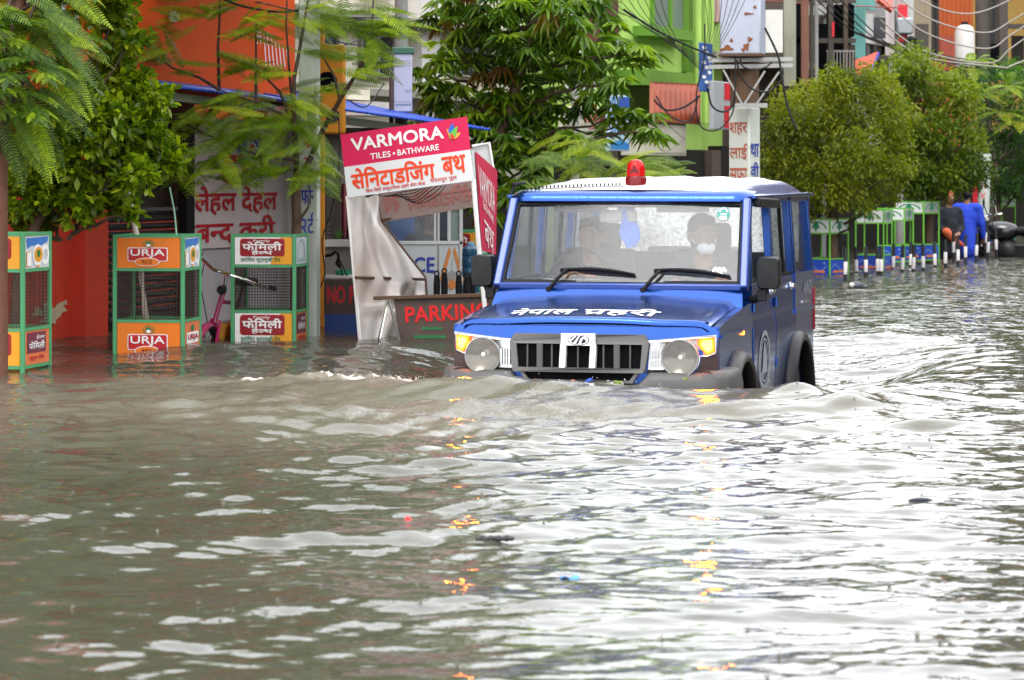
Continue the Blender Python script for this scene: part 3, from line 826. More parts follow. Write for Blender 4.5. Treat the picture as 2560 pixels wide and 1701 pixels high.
b = MB(); b.grid(lambda u, v: tuple(Vector(BL).lerp(Vector(BR_), u).lerp(Vector(TL).lerp(Vector(TR_), u), v) + nrm * .018 * math.sin(math.pi * u)), 20, 6)
ws = b.build('windscreen', wind, J, smooth=60)
# stickers inside the glass
def wsp(u, v, e=.0): return Vector(BL).lerp(Vector(BR_), u).lerp(Vector(TL).lerp(Vector(TR_), u), v) + nrm * (.018 * math.sin(math.pi * u) + e)
green = mat('green_sticker', (.02, .18, .15), .4)
def sticker(cu, cv, ru, rv, kindd):
    b = MB(); O = wsp(cu - ru, cv - rv, .004); fr = Frame(O, wsp(cu + ru, cv - rv, .004) - O, wsp(cu - ru, cv + rv, .004) - O, nrm)
    if kindd == 0:
        fr.oval(b, .5, .5, .5, .5, .001, 0)
        fr.rect(b, .24, .06, .76, .30, .003, 1); fr.rect(b, .3, .42, .72, .50, .003, 1)
        for k in range(5): fr.oval(b, .5 + .3 * math.cos(R(20 + 35 * k)), .58 + .3 * math.sin(R(20 + 35 * k)), .07, .07, .003, 1)
    else:
        for k in range(7): fr.oval(b, .1 + .13 * k, .55 + .25 * (k % 2), .08, .2, .001, 1)
        fr.rect(b, .3, .0, .7, .3, .001, 1)
    b.build('sticker', [green, wpaint], ws, smooth=0)
sticker(.918, .875, .028, .085, 0); sticker(.915, .155, .032, .05, 1)
# roof
def zc(y):
    ks = [(1.40, 1.125), (1.46, 1.150), (1.55, 1.172), (1.72, 1.198), (2.05, 1.214), (2.5, 1.224), (3.2, 1.228), (3.7, 1.218), (3.88, 1.19), (3.96, 1.125)]
    for (a, za), (c, zb) in zip(ks, ks[1:]):
        if y <= c: t = (y - a) / (c - a); return za + (zb - za) * t
    return 1.125
def rz(x, y):
    a = abs(x)
    d = .016 * (a / .6) ** 2
    if a > .58: d += .105 * ((a - .58) / .2) ** 2.1
    return max(1.112, zc(y) - d * min(1, .35 + (y - 1.4) / .5))
b = MB()
def roof(u, v):
    x = (u * 2 - 1) * .785; y = 1.475 + 2.47 * (v ** 1.25)
    return (x, y, rz(x, y))
b.grid(roof, 56, 40, 0, lambda u, v: 1 if abs(u * 2 - 1) > .80 else 0)
rf = b.build('roof', [white, blue], J, smooth=60)
for x in (-.50, -.26, 0, .26, .50):
    b = MB(); b.grid(lambda u, v: (x + (u - .5) * .11, 2.0 + 1.6 * v, rz(x, 2.0 + 1.6 * v) + .010 * min(1, 4 * u * (1 - u) * 1.6) * min(1, 12 * v * (1 - v) * 1.2)), 8, 24)
    b.build('roof_rib', white, rf, smooth=60)
for s in (-1, 1):
    b = MB(); b.bar((.79 * s, 1.45, 1.108), (.79 * s, 3.95, 1.108), .03, .022)
    b.build('gutter', blue, rf, bevel=.004)
# doors with windows
def prof_door(s, y0, y1, name, win, handle=True):
    pr = [(.735, -.30), (.79, -.30), (.805, -.12), (.812, .10), (.812, .295), (.802, .315), (.797, .34), (.797, .555), (.785, .575), (.735, .575)]
    b = MB(); b.prism([(x * s, y0, z) for x, z in pr], (0, y1 - y0, 0))
    d = b.build(name, blue, J, bevel=.006)
    b = MB()
    T = lambda y, z: Vector(((.775 - .035 * (z - .57) / .52) * s, y, z))
    yA0, yA1 = (y0 + .02, y0 + .17) if name == 'front_door' else (y0 + .02, y0 + .02)
    for p, q_ in ((T(yA0, .57), T(yA1, 1.09)), (T(y1 - .03, .57), T(y1 - .03, 1.09)), (T(yA1, 1.085), T(y1, 1.085))): b.bar(p, q_, .04, .045, 0, (s, 0, 0))
    b.build('window_frame', blue, d, bevel=.004)
    if win:
        b = MB(); b.add([T(yA0 + .02, .575) , T(y1 - .04, .575), T(y1 - .04, 1.07), T(yA1 + .01, 1.07)], [(0, 1, 2, 3)])
        b.build('window', sideg, d, smooth=0)
        b = MB(); b.bar(T(y0 + (y1 - y0) * .62, .58), T(y0 + (y1 - y0) * .62, 1.07), .018, .025, 0, (s, 0, 0))
        b.build('window_bar', black, d)
    b = MB(); b.bar(T(y0, .582), T(y1, .582), .02, .03, 0, (s, 0, 0)); b.build('window_seal', black, d)
    if handle:
        b = MB(); b.box((.812 * s, y1 - .14, .50), (.03, .13, .028)); b.box((.804 * s, y1 - .14, .50), (.012, .16, .05))
        b.build('handle', chrome if s > 0 else dplas, d, bevel=.006)
        for z in (.42, .03):
            b = MB(); b.lathe([(0, -.03), (.011, -.03), (.011, .03), (0, .03)], (.81 * s, y0 - .005, z), 'z', 8)
            b.build('hinge', blue, d)
    return d
stk = mat('faded_grey_decal', (.24, .25, .27), .4, var=.3, scale=30)
for s in (-1, 1):
    d = prof_door(s, 1.335, 2.205, 'front_door', s < 0)
    if s > 0:
        b = MB(); fr = Frame((.814, 1.45, -.22), (0, .62, 0), (0, 0, .50), (1, 0, 0))
        fr.ring(b, .45, .58, .36, .38, .16, .002); fr.poly(b, [(.28, .42), (.62, .42), (.53, .70), (.45, .84), (.37, .70)], .002)
        fr.ring(b, .45, .58, .27, .28, .08, .002)
        fr.text(b, 'नेपाल', .14, .20, .44, .32, .002); fr.text(b, 'प^हरी', .48, .20, .78, .32, .002)
        fr.text(b, 'POLICE', .2, .07, .74, .15, .002)
        b.build('decal', stk, d, smooth=0)
        b = MB(); b.bar((.80, 1.52, 1.075), (.82, 2.16, 1.06), .05, .06, 0, (0, 0, 1)); b.build('rain_visor', dplas, d, bevel=.01)
    d = prof_door(s, 2.225, 3.075, 'rear_door', True)
    # rear quarter window
    b = MB()
    T = lambda y, z: Vector(((.775 - .035 * (z - .57) / .52) * s, y, z))
    for p, q_ in ((T(3.12, .57), T(3.12, 1.1)), (T(3.92, .57), T(3.90, 1.12)), (T(3.1, 1.09), T(3.93, 1.09))): b.bar(p, q_, .06, .06, 0, (s, 0, 0))
    qf = b.build('quarter_frame', blue, J, bevel=.006)
    b = MB(); b.add([T(3.15, .58), T(3.88, .58), T(3.86, 1.07), T(3.15, 1.07)], [(0, 1, 2, 3)]); b.build('quarter_window', sideg, qf, smooth=0)
    b = MB(); b.box((.76 * s, 3.955, .30), (.11, .03, .30)); b.build('tail_lamp', mat('red_lamp', (.25, .01, .01), .25), J, bevel=.006)
b = MB(); fr = Frame((.807, 3.42, .40), (0, .42, 0), (0, 0, .12), (1, 0, 0)); fr.text(b, '4WD', .05, .1, .95, .9, .003); b.build('side_lettering', stk, J, smooth=0)
b = MB(); b.box((.807, 3.55, .37), (.008, .3, .015)); b.build('side_trim', chrome, J)
b = MB(); b.box((0, 3.94, 1.09), (1.44, .04, .06)); b.box((0, 3.945, .60), (1.50, .04, .06))
for x in (-.74, .74): b.box((x, 3.94, .84), (.07, .05, .5))
rf_ = b.build('tailgate_frame', blue, J, bevel=.006)
b = MB(); b.add([(-.71, 3.94, .62), (.71, 3.94, .62), (.70, 3.94, 1.07), (-.70, 3.94, 1.07)], [(0, 1, 2, 3)]); b.build('rear_window', rearg, J, smooth=0)
b = MB(); b.lathe([(.12, -.1), (.30, -.1), (.34, -.06), (.34, .06), (.30, .1), (.12, .1)], (.35, 4.08, .20), 'y', 36); b.lathe([(0, .06), (.19, .06), (.19, -.06)], (.35, 4.08, .20), 'y', 24)
b.build('spare_wheel', black, J)
# wing mirrors
for s in (-1, 1):
    b = MB()
    mx0, mx1 = (.845, .985)
    def mir(u, v):
        a = 2 * math.pi * u
        ca, sa = math.cos(a), math.sin(a)
        sx = math.copysign(abs(ca) ** .35, ca); sz = math.copysign(abs(sa) ** .35, sa)
        rr = [.86, 1.0, 1.0, .9, .0][min(4, int(round(v * 4)))]; yy = [.055, .04, -.03, -.055, -.058][min(4, int(round(v * 4)))]
        return ((.915 + .072 * sx * rr) * s, 1.28 + yy, .640 + .102 * sz * rr)
    b.grid(mir, 32, 4)
    m_ = b.build('wing_mirror', dplas, J, smooth=50)
    b = MB(); b.tube([(.895 * s, 1.28, .55), (.875 * s, 1.28, .50), (.83 * s, 1.30, .48), (.79 * s, 1.32, .47)], [.026, .028, .03, .026], 8); b.box((.87 * s, 1.28, .50), (.06, .05, .07))
    b.build('mirror_bracket', dplas, m_, bevel=.006)
    b = MB(); b.box((.915 * s, 1.336, .64), (.12, .004, .17)); b.build('mirror_glass', chrome, m_)
# wipers
for px_, tx in ((-.443, .10), (.158, .70)):
    piv = Vector((px_, 1.085, .535)); kn = wsp((px_ + .11 + .755) / 1.51, .135, .035); a0 = wsp((px_ + .055 + .755) / 1.51, .135, .022); a1 = wsp((tx + .755) / 1.51, .075, .022)
    b = MB(); b.tube([piv, piv.lerp(kn, .5) + Vector((0, -.02, .005)), kn], [.013, .012, .009], 6); b.lathe([(0, -.03), (.02, -.03), (.02, .012), (0, .012)], piv, 'z', 10)
    wv = b.build('wiper', black, J)
    b = MB(); n = 12
    pts = [a0.lerp(a1, k / n) + Vector((0, 0, .016 * math.sin(math.pi * k / n))) for k in range(n + 1)]
    b.tube(pts, [.006 + .006 * math.sin(math.pi * k / n) for k in range(n + 1)], 6); b.tube([p + Vector((0, .008, -.012)) for p in pts], .005, 5)
    b.build('wiper_blade', black, wv)
b = MB(); b.box((.40, 1.03, .487), (.03, .02, .014)); b.build('washer_nozzle', dplas, J, bevel=.003)
# beacon on the roof, coil of lead, aerial bracket
redp = mat('red_beacon_plastic', (.34, .003, .003), .22, var=.15, spec=.25)
bx, by = -.006, 1.66
bz = rz(bx, by)
b = MB(); b.lathe([(0, -.01), (.066, -.01), (.068, .035), (.06, .05), (0, .05)], (bx, by, bz), 'z', 28)
be = b.build('beacon', mat('dark_red_plastic', (.12, .003, .004), .3, spec=.3), J)
b = MB(); b.lathe([(.058, .05), (.058, .10), (.052, .128), (.036, .148), (.015, .157), (0, .158)], (bx, by, bz), 'z', 28)
b.build('beacon_dome', redp, be, smooth=60)
b = MB(); b.add([(bx - .03, by - .057, bz + .07), (bx + .03, by - .057, bz + .07), (bx + .018, by - .046, bz + .135), (bx - .018, by - .046, bz + .135)], [(0, 1, 2, 3)]); b.prism([(bx - .024, by - .0585, bz + .075), (bx + .024, by - .0585, bz + .075), (bx, by - .0585, bz + .125)], (0, .01, 0))
b.build('beacon_reflector', mat('deep_red', (.10, .002, .002), .1), be)
b = MB()
pts = []
for k in range(540):
    t = k / 539; x = -.74 + t * .67; y = 1.505 + .05 * t; a = t * 2 * math.pi * 27
    pts.append((x + .006 * math.cos(a), y + .012 * math.cos(a), rz(x, y) + .012 + .010 * math.sin(a)))
b.tube(pts, .0032, 5)
b.build('coiled_lead', black, J)
b = MB(); b.bar((-.80, 1.50, 1.10), (-.765, 1.50, 1.185), .02, .02); b.bar((-.775, 1.47, 1.188), (-.70, 1.52, 1.195), .035, .02)
b.build('aerial_bracket', dplas, J, bevel=.004)
b = MB(); b.box((.811, .93, .285), (.012, .05, .026)); b.build('side_indicator', emis('side_amber', (1, .2, .02), 4, (.7, .1, .01)), J, bevel=.004)
# interior
b = MB(); b.box((0, 1.34, .43), (1.42, .36, .20)); b.box((-.38, 1.46, .55), (.42, .14, .07)); b.build('dashboard', mat('dash_plastic', (.12, .12, .13), .6, var=.1), J, bevel=.03)
for x in (-.38, .36):
    b = MB(); b.box((x, 2.26, .45), (.50, .13, .62), 0, Matrix.Rotation(R(-10), 3, 'X')); b.box((x, 2.0, .16), (.50, .5, .14))
    st = b.build('seat', seatm, J, bevel=.04)
    b = MB(); b.box((x, 2.335, .84), (.27, .09, .18)); b.build('headrest', seatm, st, bevel=.035)
b = MB(); b.box((0, 3.02, .44), (1.34, .12, .56)); rs = b.build('rear_seat', seatm, J, bevel=.04)
b = MB(); b.box((.12, 3.0, .735), (.62, .15, .045)); b.build('seat_cover', palecloth, rs, bevel=.02)
b = MB()
ring = [Vector((-.38, 1.66, .60)) + Vector((.185 * math.cos(t), .07 * math.sin(t), .17 * math.sin(t))) for t in [2 * math.pi * k / 32 for k in range(33)]]
b.tube(ring, .014, 8, cap=False); b.bar((-.56, 1.66, .60), (-.20, 1.66, .60), .035, .02); b.bar((-.38, 1.66, .60), (-.38, 1.45, .5), .05, .05); b.ball((-.38, 1.65, .60), (.05, .03, .05), 10)
b.build('steering_wheel', black, J)
b = MB(); b.box((-.10, 1.56, .985), (.24, .03, .075)); b.bar((-.10, 1.57, 1.01), (-.1, 1.52, 1.09), .015, .015); b.build('interior_mirror', mat('mirror_back', (.30, .29, .27), .4), J, bevel=.02)
for s in (-1, 1):
    b = MB(); b.box((.33 * s, 1.50, 1.045), (.34, .03, .07)); b.build('sun_visor', mat('visor_grey', (.16, .16, .165), .7), J, bevel=.012)
b = MB(); b.box((0, 2.7, 1.085), (1.40, 2.3, .02)); b.build('headlining', mat('headlining_cloth', (.35, .35, .34), .8), J)
# ------------------------------------------------------------------ people
skin = mat('brown_skin', (.24, .125, .075), .5, var=.1)
hairm = mat('black_hair', (.008, .007, .007), .45, var=.3, scale=60)
def caps(b, p, q, r0, r1, n=12):
    p, q = Vector(p), Vector(q)
    d = q - p
    b.tube([p + d * t for t in (0, .33, .66, 1)], [r0, r0 * .67 + r1 * .33, r0 * .33 + r1 * .67, r1], n)
    b.ball(p, r0, n); b.ball(q, r1, n)
def fuse(b, name, m, parent, vox=.012, it=4):
    o = b.build(name, m, parent, smooth=180)
    md = o.modifiers.new('fuse', 'REMESH'); md.mode = 'VOXEL'; md.voxel_size = vox; md.use_smooth_shade = True
    ms = o.modifiers.new('smooth', 'SMOOTH'); ms.iterations = it; ms.factor = .5
    return o
def head(b, c, fw, s=1.0, tilt=0):
    """skull, jaw, nose, ears, eye sockets' brow; c = middle of the head, fw = direction faced"""
    f = Vector(fw).normalized(); r = f.cross(Vector((0, 0, 1))).normalized(); u = r.cross(f); c = Vector(c)
    M = Matrix((r, f, u)).transposed()
    g = lambda a, d, e: c + r * a * s + f * d * s + u * e * s
    b.ball(g(0, -.008, .035), (.075 * s, .095 * s, .088 * s), 16, 0, M)
    b.ball(g(0, .022, -.035), (.060 * s, .070 * s, .078 * s), 14, 0, M)
    b.ball(g(0, .055, -.082), (.032 * s, .032 * s, .026 * s), 10, 0, M)
    b.tube([g(0, .082, .028), g(0, .108, -.012)], [.011 * s, .018 * s], 8); b.ball(g(0, .104, -.016), .017 * s, 8)
    b.ball(g(.028, .075, .032), (.028 * s, .014 * s, .012 * s), 8, 0, M); b.ball(g(-.028, .075, .032), (.028 * s, .014 * s, .012 * s), 8, 0, M)
    b.ball(g(.028, .074, -.012), (.022 * s, .016 * s, .02 * s), 8, 0, M); b.ball(g(-.028, .074, -.012), (.022 * s, .016 * s, .02 * s), 8, 0, M)
    b.ball(g(0, .088, -.045), (.024 * s, .012 * s, .011 * s), 8, 0, M)
    for k in (-1, 1): b.ball(g(.078 * k, -.008, .0), (.014 * s, .026 * s, .034 * s), 8, 0, M)
    return g, M
def hand(b, w_, d, side, s=1.0, curl=.6):
    """palm, four bent fingers of different length and a thumb from the side of the palm"""
    w_, d, side = Vector(w_), Vector(d).normalized(), Vector(side).normalized()
    nrm_ = d.cross(side).normalized()
    b.bar(w_, w_ + d * .085 * s, .078 * s, .026 * s, 0, nrm_)
    for i, ln in enumerate((.068, .078, .073, .056)):
        k = w_ + d * .085 * s + side * (.028 - .019 * i) * s
        p = k; dd = d.copy()
        for j in range(3):
            dd = (dd + nrm_ * curl * .45).normalized(); q = p + dd * ln * s * (.45, .32, .23)[j]
            b.tube([p, q], [(.0092, .0085, .0078)[j] * s, (.0085, .0078, .006)[j] * s], 6); b.ball(q, (.0085, .0078, .006)[j] * s, 6); p = q
    p = w_ + d * .03 * s + side * .036 * s
    q = p + (side * .7 + d * .7 + nrm_ * .2).normalized() * .038 * s; e = q + (d + side * .2 + nrm_ * .4).normalized() * .03 * s
    b.tube([p, q, e], [.012 * s, .011 * s, .008 * s], 6); b.ball(e, .008 * s, 6)
def occupant(label, x, y, look, cloth, scale, hz_, mask=None, arms=None):
    """seated figure inside the jeep, local to the jeep's frame, then placed in the world"""
    o = thing('person', label, 'person', (VX0, VD, 0), -VTH)
    hd = Vector((x, y, hz_))
    b = MB()
    g, M = head(b, hd, look, scale)
    nk = hd + Vector((0, .03, -.20))
    caps(b, hd + Vector((0, .015, -.07)), nk, .052 * scale, .062 * scale)
    sh = [Vector((x + .19 * k, y + .06, hz_ - .255)) for k in (-1, 1)]
    caps(b, sh[0], sh[1], .075, .075); b.ball((x, y + .05, hz_ - .40), (.19, .13, .20), 14); caps(b, (x, y + .03, hz_ - .45), (x, y - .02, hz_ - .72), .16, .15)
    for k in (0, 1):
        sgn = -1 if k == 0 else 1
        caps(b, (x + .09 * sgn, y - .02, hz_ - .74), (x + .11 * sgn, y - .42, hz_ - .70), .085, .065)
        caps(b, (x + .11 * sgn, y - .42, hz_ - .70), (x + .11 * sgn, y - .50, hz_ - 1.0), .06, .045)
        el, wr = arms[k]
        caps(b, sh[k], el, .058, .048); caps(b, el, wr, .044, .032)
        hand(b, wr, (Vector(wr) - Vector(el)), Vector((-sgn, 0, .2)), 1.0)
    body = fuse(b, 'body', skin, o, .011)
    b = MB()
    caps(b, sh[0], sh[1], .092, .092); b.ball((x, y + .05, hz_ - .40), (.215, .15, .22), 16); caps(b, (x, y + .03, hz_ - .45), (x, y - .02, hz_ - .74), .18, .17)
    caps(b, (x, y + .035, hz_ - .19), (x, y + .05, hz_ - .26), .075, .10)
    for k in (0, 1): caps(b, sh[k], arms[k][0], .076, .064); caps(b, arms[k][0], Vector(arms[k][0]).lerp(Vector(arms[k][1]), .96), .06, .046)
    fuse(b, 'jacket', cloth, o, .013)
    b = MB()
    b.ball(g(0, -.020, .052), (.084 * scale, .098 * scale, .086 * scale), 16, 0, M); b.ball(g(0, -.055, .01), (.076 * scale, .065 * scale, .075 * scale), 14, 0, M)
    b.ball(g(0, .045, .105), (.06 * scale, .045 * scale, .025 * scale), 10, 0, M)
    fuse(b, 'hair', hairm, o, .010, 3)
    if mask:
        b = MB(); b.ball(g(0, .056, -.054), (.055 * scale, .056 * scale, .044 * scale), 16, 0, M)
        mk = fuse(b, 'face_mask', mask, o, .008, 4)
        b = MB()
        for k in (-1, 1): b.tube([g(.062 * k, .04, -.03), g(.078 * k, .0, .0), g(.084 * k, -.02, .02)], .003, 5)
        b.build('mask_loop', mask, mk)
    return o
maskm = mat('white_face_mask', (.72, .72, .74), .8, var=.08, scale=30)
navy = mat('dark_uniform', (.022, .025, .035), .85, var=.25, scale=25)
camo_ = mat('mottled_uniform', (.035, .045, .06), .85, var=.6, scale=22)
occupant('seated passenger in dark uniform wearing a white face mask behind the windscreen', .37, 1.98, (.62, -1, -.10), camo_, 1.14, .845, maskm,
         (((.10, 1.80, .38), (.22, 1.58, .50)), ((.66, 1.85, .40), (.60, 1.56, .55))))
occupant('dim figure of the driver in dark clothes behind the steering wheel', -.38, 2.02, (-.12, -1, -.05), navy, 1.06, .835, None,
         (((-.66, 1.86, .48), (-.50, 1.70, .56)), ((-.10, 1.86, .44), (-.26, 1.70, .56))))
# blue cloth hanging from the interior mirror
b = MB()
def cl(u, v):
    a = 2 * math.pi * u
    r_ = .034 + .016 * min(1, v * 2.2) - .02 * max(0, v - .8) * 4
    f_ = 1 + .28 * math.sin(3 * a + 4 * v) + .18 * math.sin(5 * a - 6 * v)
    return (-.05 + r_ * f_ * math.cos(a) * 1.0 + .035 * v, 1.565 + r_ * .5 * f_ * math.sin(a), 1.04 - .25 * v + .010 * math.sin(4 * a))
b.grid(cl, 40, 16); b.ball((-.048, 1.56, 1.035), (.06, .03, .02), 10)
o = b.build('hanging_cloth', mat('bright_blue_cloth', (.015, .12, .55), .7, var=.3, scale=30), smooth=180)
o.location = (VX0, VD, 0); o.rotation_euler = (0, 0, -VTH)
tag(o, 'crumpled bright blue cloth hanging behind the windscreen', 'cloth')
def standing(label, X, Y, zf, h, facing, shirt, trousers, shawl=None, hairc=hairm, arm='down', bag=None):
    o = thing('person', label, 'person', (X, Y, zf), facing)
    k = h / 1.7
    b = MB()
    g, M = head(b, (0, 0, 1.575 * k), (0, -1, -.1), k * .98)
    caps(b, (0, .01, 1.50 * k), (0, .015, 1.40 * k), .05 * k, .06 * k)
    caps(b, (-.16 * k, .02, 1.36 * k), (.16 * k, .02, 1.36 * k), .06 * k, .06 * k); b.ball((0, .01, 1.22 * k), (.15 * k, .10 * k, .2 * k)); caps(b, (0, 0, 1.15 * k), (0, 0, .92 * k), .125 * k, .135 * k)
    for s in (-1, 1):
        caps(b, (.085 * s * k, 0, .9 * k), (.09 * s * k, -.01, .48 * k), .085 * k, .058 * k); caps(b, (.09 * s * k, -.01, .48 * k), (.095 * s * k, .01, .08 * k), .054 * k, .036 * k)
        b.bar((.095 * s * k, .04, .03 * k), (.10 * s * k, -.17 * k, .02), .08 * k, .06 * k)
        el = Vector((.24 * s, .02, 1.10)) * k; wr = Vector((.26 * s, -.06, .86)) * k
        if arm == 'out' and s == 1: el = Vector((.27, -.02, 1.09)) * k; wr = Vector((.36, -.12, .93)) * k
        if arm == 'fold': el = Vector((.22 * s, -.02, 1.08)) * k; wr = Vector((.08 * s, -.17, 1.0)) * k
        caps(b, (.185 * s * k, .02, 1.35 * k), el, .05 * k, .04 * k); caps(b, el, wr, .038 * k, .028 * k)
        hand(b, wr, wr - el, Vector((-s, -.2, 0)), k)
    fuse(b, 'body', skin, o, .013)
    b = MB()
    caps(b, (-.16 * k, .02, 1.36 * k), (.16 * k, .02, 1.36 * k), .075 * k, .075 * k); b.ball((0, .01, 1.22 * k), (.185 * k, .13 * k, .22 * k)); caps(b, (0, 0, 1.15 * k), (0, 0, .70 * k), .15 * k, .185 * k)
    for s in (-1, 1):
        el = Vector((.24 * s, .02, 1.10)) * k; wr = Vector((.26 * s, -.06, .86)) * k
        if arm == 'out' and s == 1: el = Vector((.27, -.02, 1.09)) * k; wr = Vector((.36, -.12, .93)) * k
        if arm == 'fold': el = Vector((.22 * s, -.02, 1.08)) * k; wr = Vector((.08 * s, -.17, 1.0)) * k
        caps(b, (.185 * s * k, .02, 1.35 * k), el, .066 * k, .056 * k); caps(b, el, el.lerp(wr, .85), .055 * k, .045 * k)
    fuse(b, 'shirt', shirt, o, .016)
    b = MB()
    for s in (-1, 1): caps(b, (.08 * s * k, 0, .9 * k), (.09 * s * k, -.01, .48 * k), .105 * k, .08 * k); caps(b, (.09 * s * k, -.01, .48 * k), (.095 * s * k, .01, .10 * k), .078 * k, .06 * k)
    fuse(b, 'trousers', trousers, o, .016)
    b = MB(); b.ball(g(0, -.02, .05), (.086 * k, .10 * k, .088 * k), 12, 0, M); b.ball(g(0, -.05, 0), (.08 * k, .07 * k, .09 * k), 12, 0, M)
    fuse(b, 'hair', hairc, o, .012, 3)
    if shawl:
        b = MB(); caps(b, (-.14 * k, -.15 * k, 1.02 * k), (.02 * k, -.17 * k, .86 * k), .075 * k, .06 * k); caps(b, (.02 * k, -.17 * k, .88 * k), (.16 * k, -.16 * k, .80 * k), .055 * k, .03 * k)
        fuse(b, 'scarf', shawl, o, .014)
    return o
# ------------------------------------------------------------------ buildings along the street
def zf(px, py, off=0.0): return CH - (py - YH) / F * FP(px, off).y
def sbox(b, px0, px1, off, z0, z1, t, m=0):
    A, B = FP(px0, off), FP(px1, off)
    q = [A, B, B + NDIR * t, A + NDIR * t]
    return b.hexa([Vector((p.x, p.y, z0)) for p in q] + [Vector((p.x, p.y, z1)) for p in q], m)
def sboxp(b, px0, px1, py0, py1, off, t, m=0):
    pm = (px0 + px1) / 2
    return sbox(b, px0, px1, off, zf(pm, py1, off), zf(pm, py0, off), t, m)
def pbox(b, px0, px1, py0, py1, Y, t, m=0):
    a, c = P(px0, py1, Y), P(px1, py0, Y)
    return b.hexa([(a.x, Y, a.z), (c.x, Y, a.z), (c.x, Y + t, a.z), (a.x, Y + t, a.z), (a.x, Y, c.z), (c.x, Y, c.z), (c.x, Y + t, c.z), (a.x, Y + t, c.z)], m)
def sframe(px0, px1, py0, py1, off):
    """sign face on the street line: lower left, width, height"""
    pm = (px0 + px1) / 2
    z0, z1 = zf(pm, py1, off), zf(pm, py0, off)
    A, B = FP(px0, off, z0), FP(px1, off, z0)
    return Frame(A, B - A, (0, 0, z1 - z0), -NDIR)
def pframe(px0, px1, py0, py1, Y):
    a, c = P(px0, py1, Y), P(px1, py0, Y)
    return Frame(a, (c.x - a.x, 0, 0), (0, 0, c.z - a.z), (0, -1, 0))
red_w = mat('red_orange_wall', (.50, .042, .020), .45, var=.15, scale=3, dirt=.35, dirtcol=(.18, .03, .015))
fasc_o = mat('orange_fascia', (.72, .085, .012), .42, var=.1, scale=2, dirt=.15, dirtcol=(.4, .05, .01))
peel = mat('bare_plaster', (.42, .34, .22), .8, var=.2, scale=12)
cream = mat('cream_wall', (.60, .56, .45), .75, var=.12, scale=2, dirt=.5, dirtcol=(.22, .2, .15))
creamd = mat('weathered_ledge', (.26, .25, .20), .8, var=.2, scale=4, dirt=.6, dirtcol=(.1, .1, .08))
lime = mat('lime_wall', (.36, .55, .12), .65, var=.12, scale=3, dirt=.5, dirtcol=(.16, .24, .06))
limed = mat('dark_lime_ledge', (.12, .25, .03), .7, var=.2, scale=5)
pinkw = mat('pale_pink_board', (.70, .60, .59), .55, var=.08, scale=3, dirt=.2, dirtcol=(.3, .24, .22))
lilac = mat('pale_lilac_panel', (.52, .46, .48), .6, var=.12, scale=4, dirt=.35, dirtcol=(.2, .17, .16))
shut = mat('grey_shutter', (.055, .055, .055), .5, .4, var=.3, scale=6)
brown = mat('brown_wall', (.085, .062, .046), .8, var=.35, scale=4, dirt=.5)
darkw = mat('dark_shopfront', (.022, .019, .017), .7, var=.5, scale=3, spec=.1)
teal = mat('teal_paint', (.16, .42, .38), .6, var=.15, scale=5, dirt=.4, dirtcol=(.1, .2, .18))
oran2 = mat('faded_orange_wall', (.48, .13, .045), .7, var=.25, scale=4, dirt=.6, dirtcol=(.3, .09, .04))
greyw = mat('grey_render', (.30, .29, .28), .8, var=.2, scale=4, dirt=.4)
palew = mat('off_white_wall', (.58, .56, .54), .7, var=.1, scale=4, dirt=.3, dirtcol=(.3, .28, .25))
pinkb = mat('pink_brick', (.45, .30, .26), .8, var=.3, scale=14)
yell = mat('ochre_wall', (.42, .25, .06), .7, var=.2, scale=4, dirt=.3)
wood = mat('dark_frame', (.06, .05, .04), .6, var=.3)
dglass = mat('dark_window_glass', (.03, .035, .04), .08, var=.4, scale=5)
patg = mat('frosted_glass', (.16, .19, .17), .25, var=.6, scale=45)
bluesheet = mat('blue_roof_sheet', (.018, .07, .46), .4, .2, var=.2, scale=8)
redink = mat('red_sign_paint', (.55, .018, .03), .5, var=.12, scale=20)
blueink = mat('blue_sign_paint', (.03, .05, .32), .5, var=.15, scale=20)
greenink = mat('green_sign_paint', (.015, .16, .05), .5, var=.15, scale=20)
whiteink = mat('white_sign_paint', (.78, .76, .74), .5, var=.06, scale=20)
def building(name, label, px0, px1, off, h, m, depth=8, z0=-.62):
    o = place(name, label, 'building', FP((px0 + px1) / 2, off, z0))
    b = MB(); sbox(b, px0, px1, off, z0, h, depth)
    b.build('wall', m, o, smooth=0)
    return o
def window(o, px0, px1, py0, py1, off, fm, gm, bars=2):
    b = MB()
    sboxp(b, px0, px0 + 4, py0, py1, off + .05, .12); sboxp(b, px1 - 4, px1, py0, py1, off + .05, .12)
    sboxp(b, px0, px1, py0 - 3, py0, off + .06, .12); sboxp(b, px0, px1, py1, py1 + 4, off + .08, .15)
    w_ = b.build('window', fm, o, smooth=0)
    b = MB(); sboxp(b, px0 + 4, px1 - 4, py0, py1, off + .02, .04); b.build('pane', gm, w_, smooth=0)
    for k in range(1, bars):
        x = px0 + (px1 - px0) * k / bars
        b = MB(); sboxp(b, x - 2, x + 2, py0, py1, off + .06, .05); b.build('mullion', fm, w_, smooth=0)
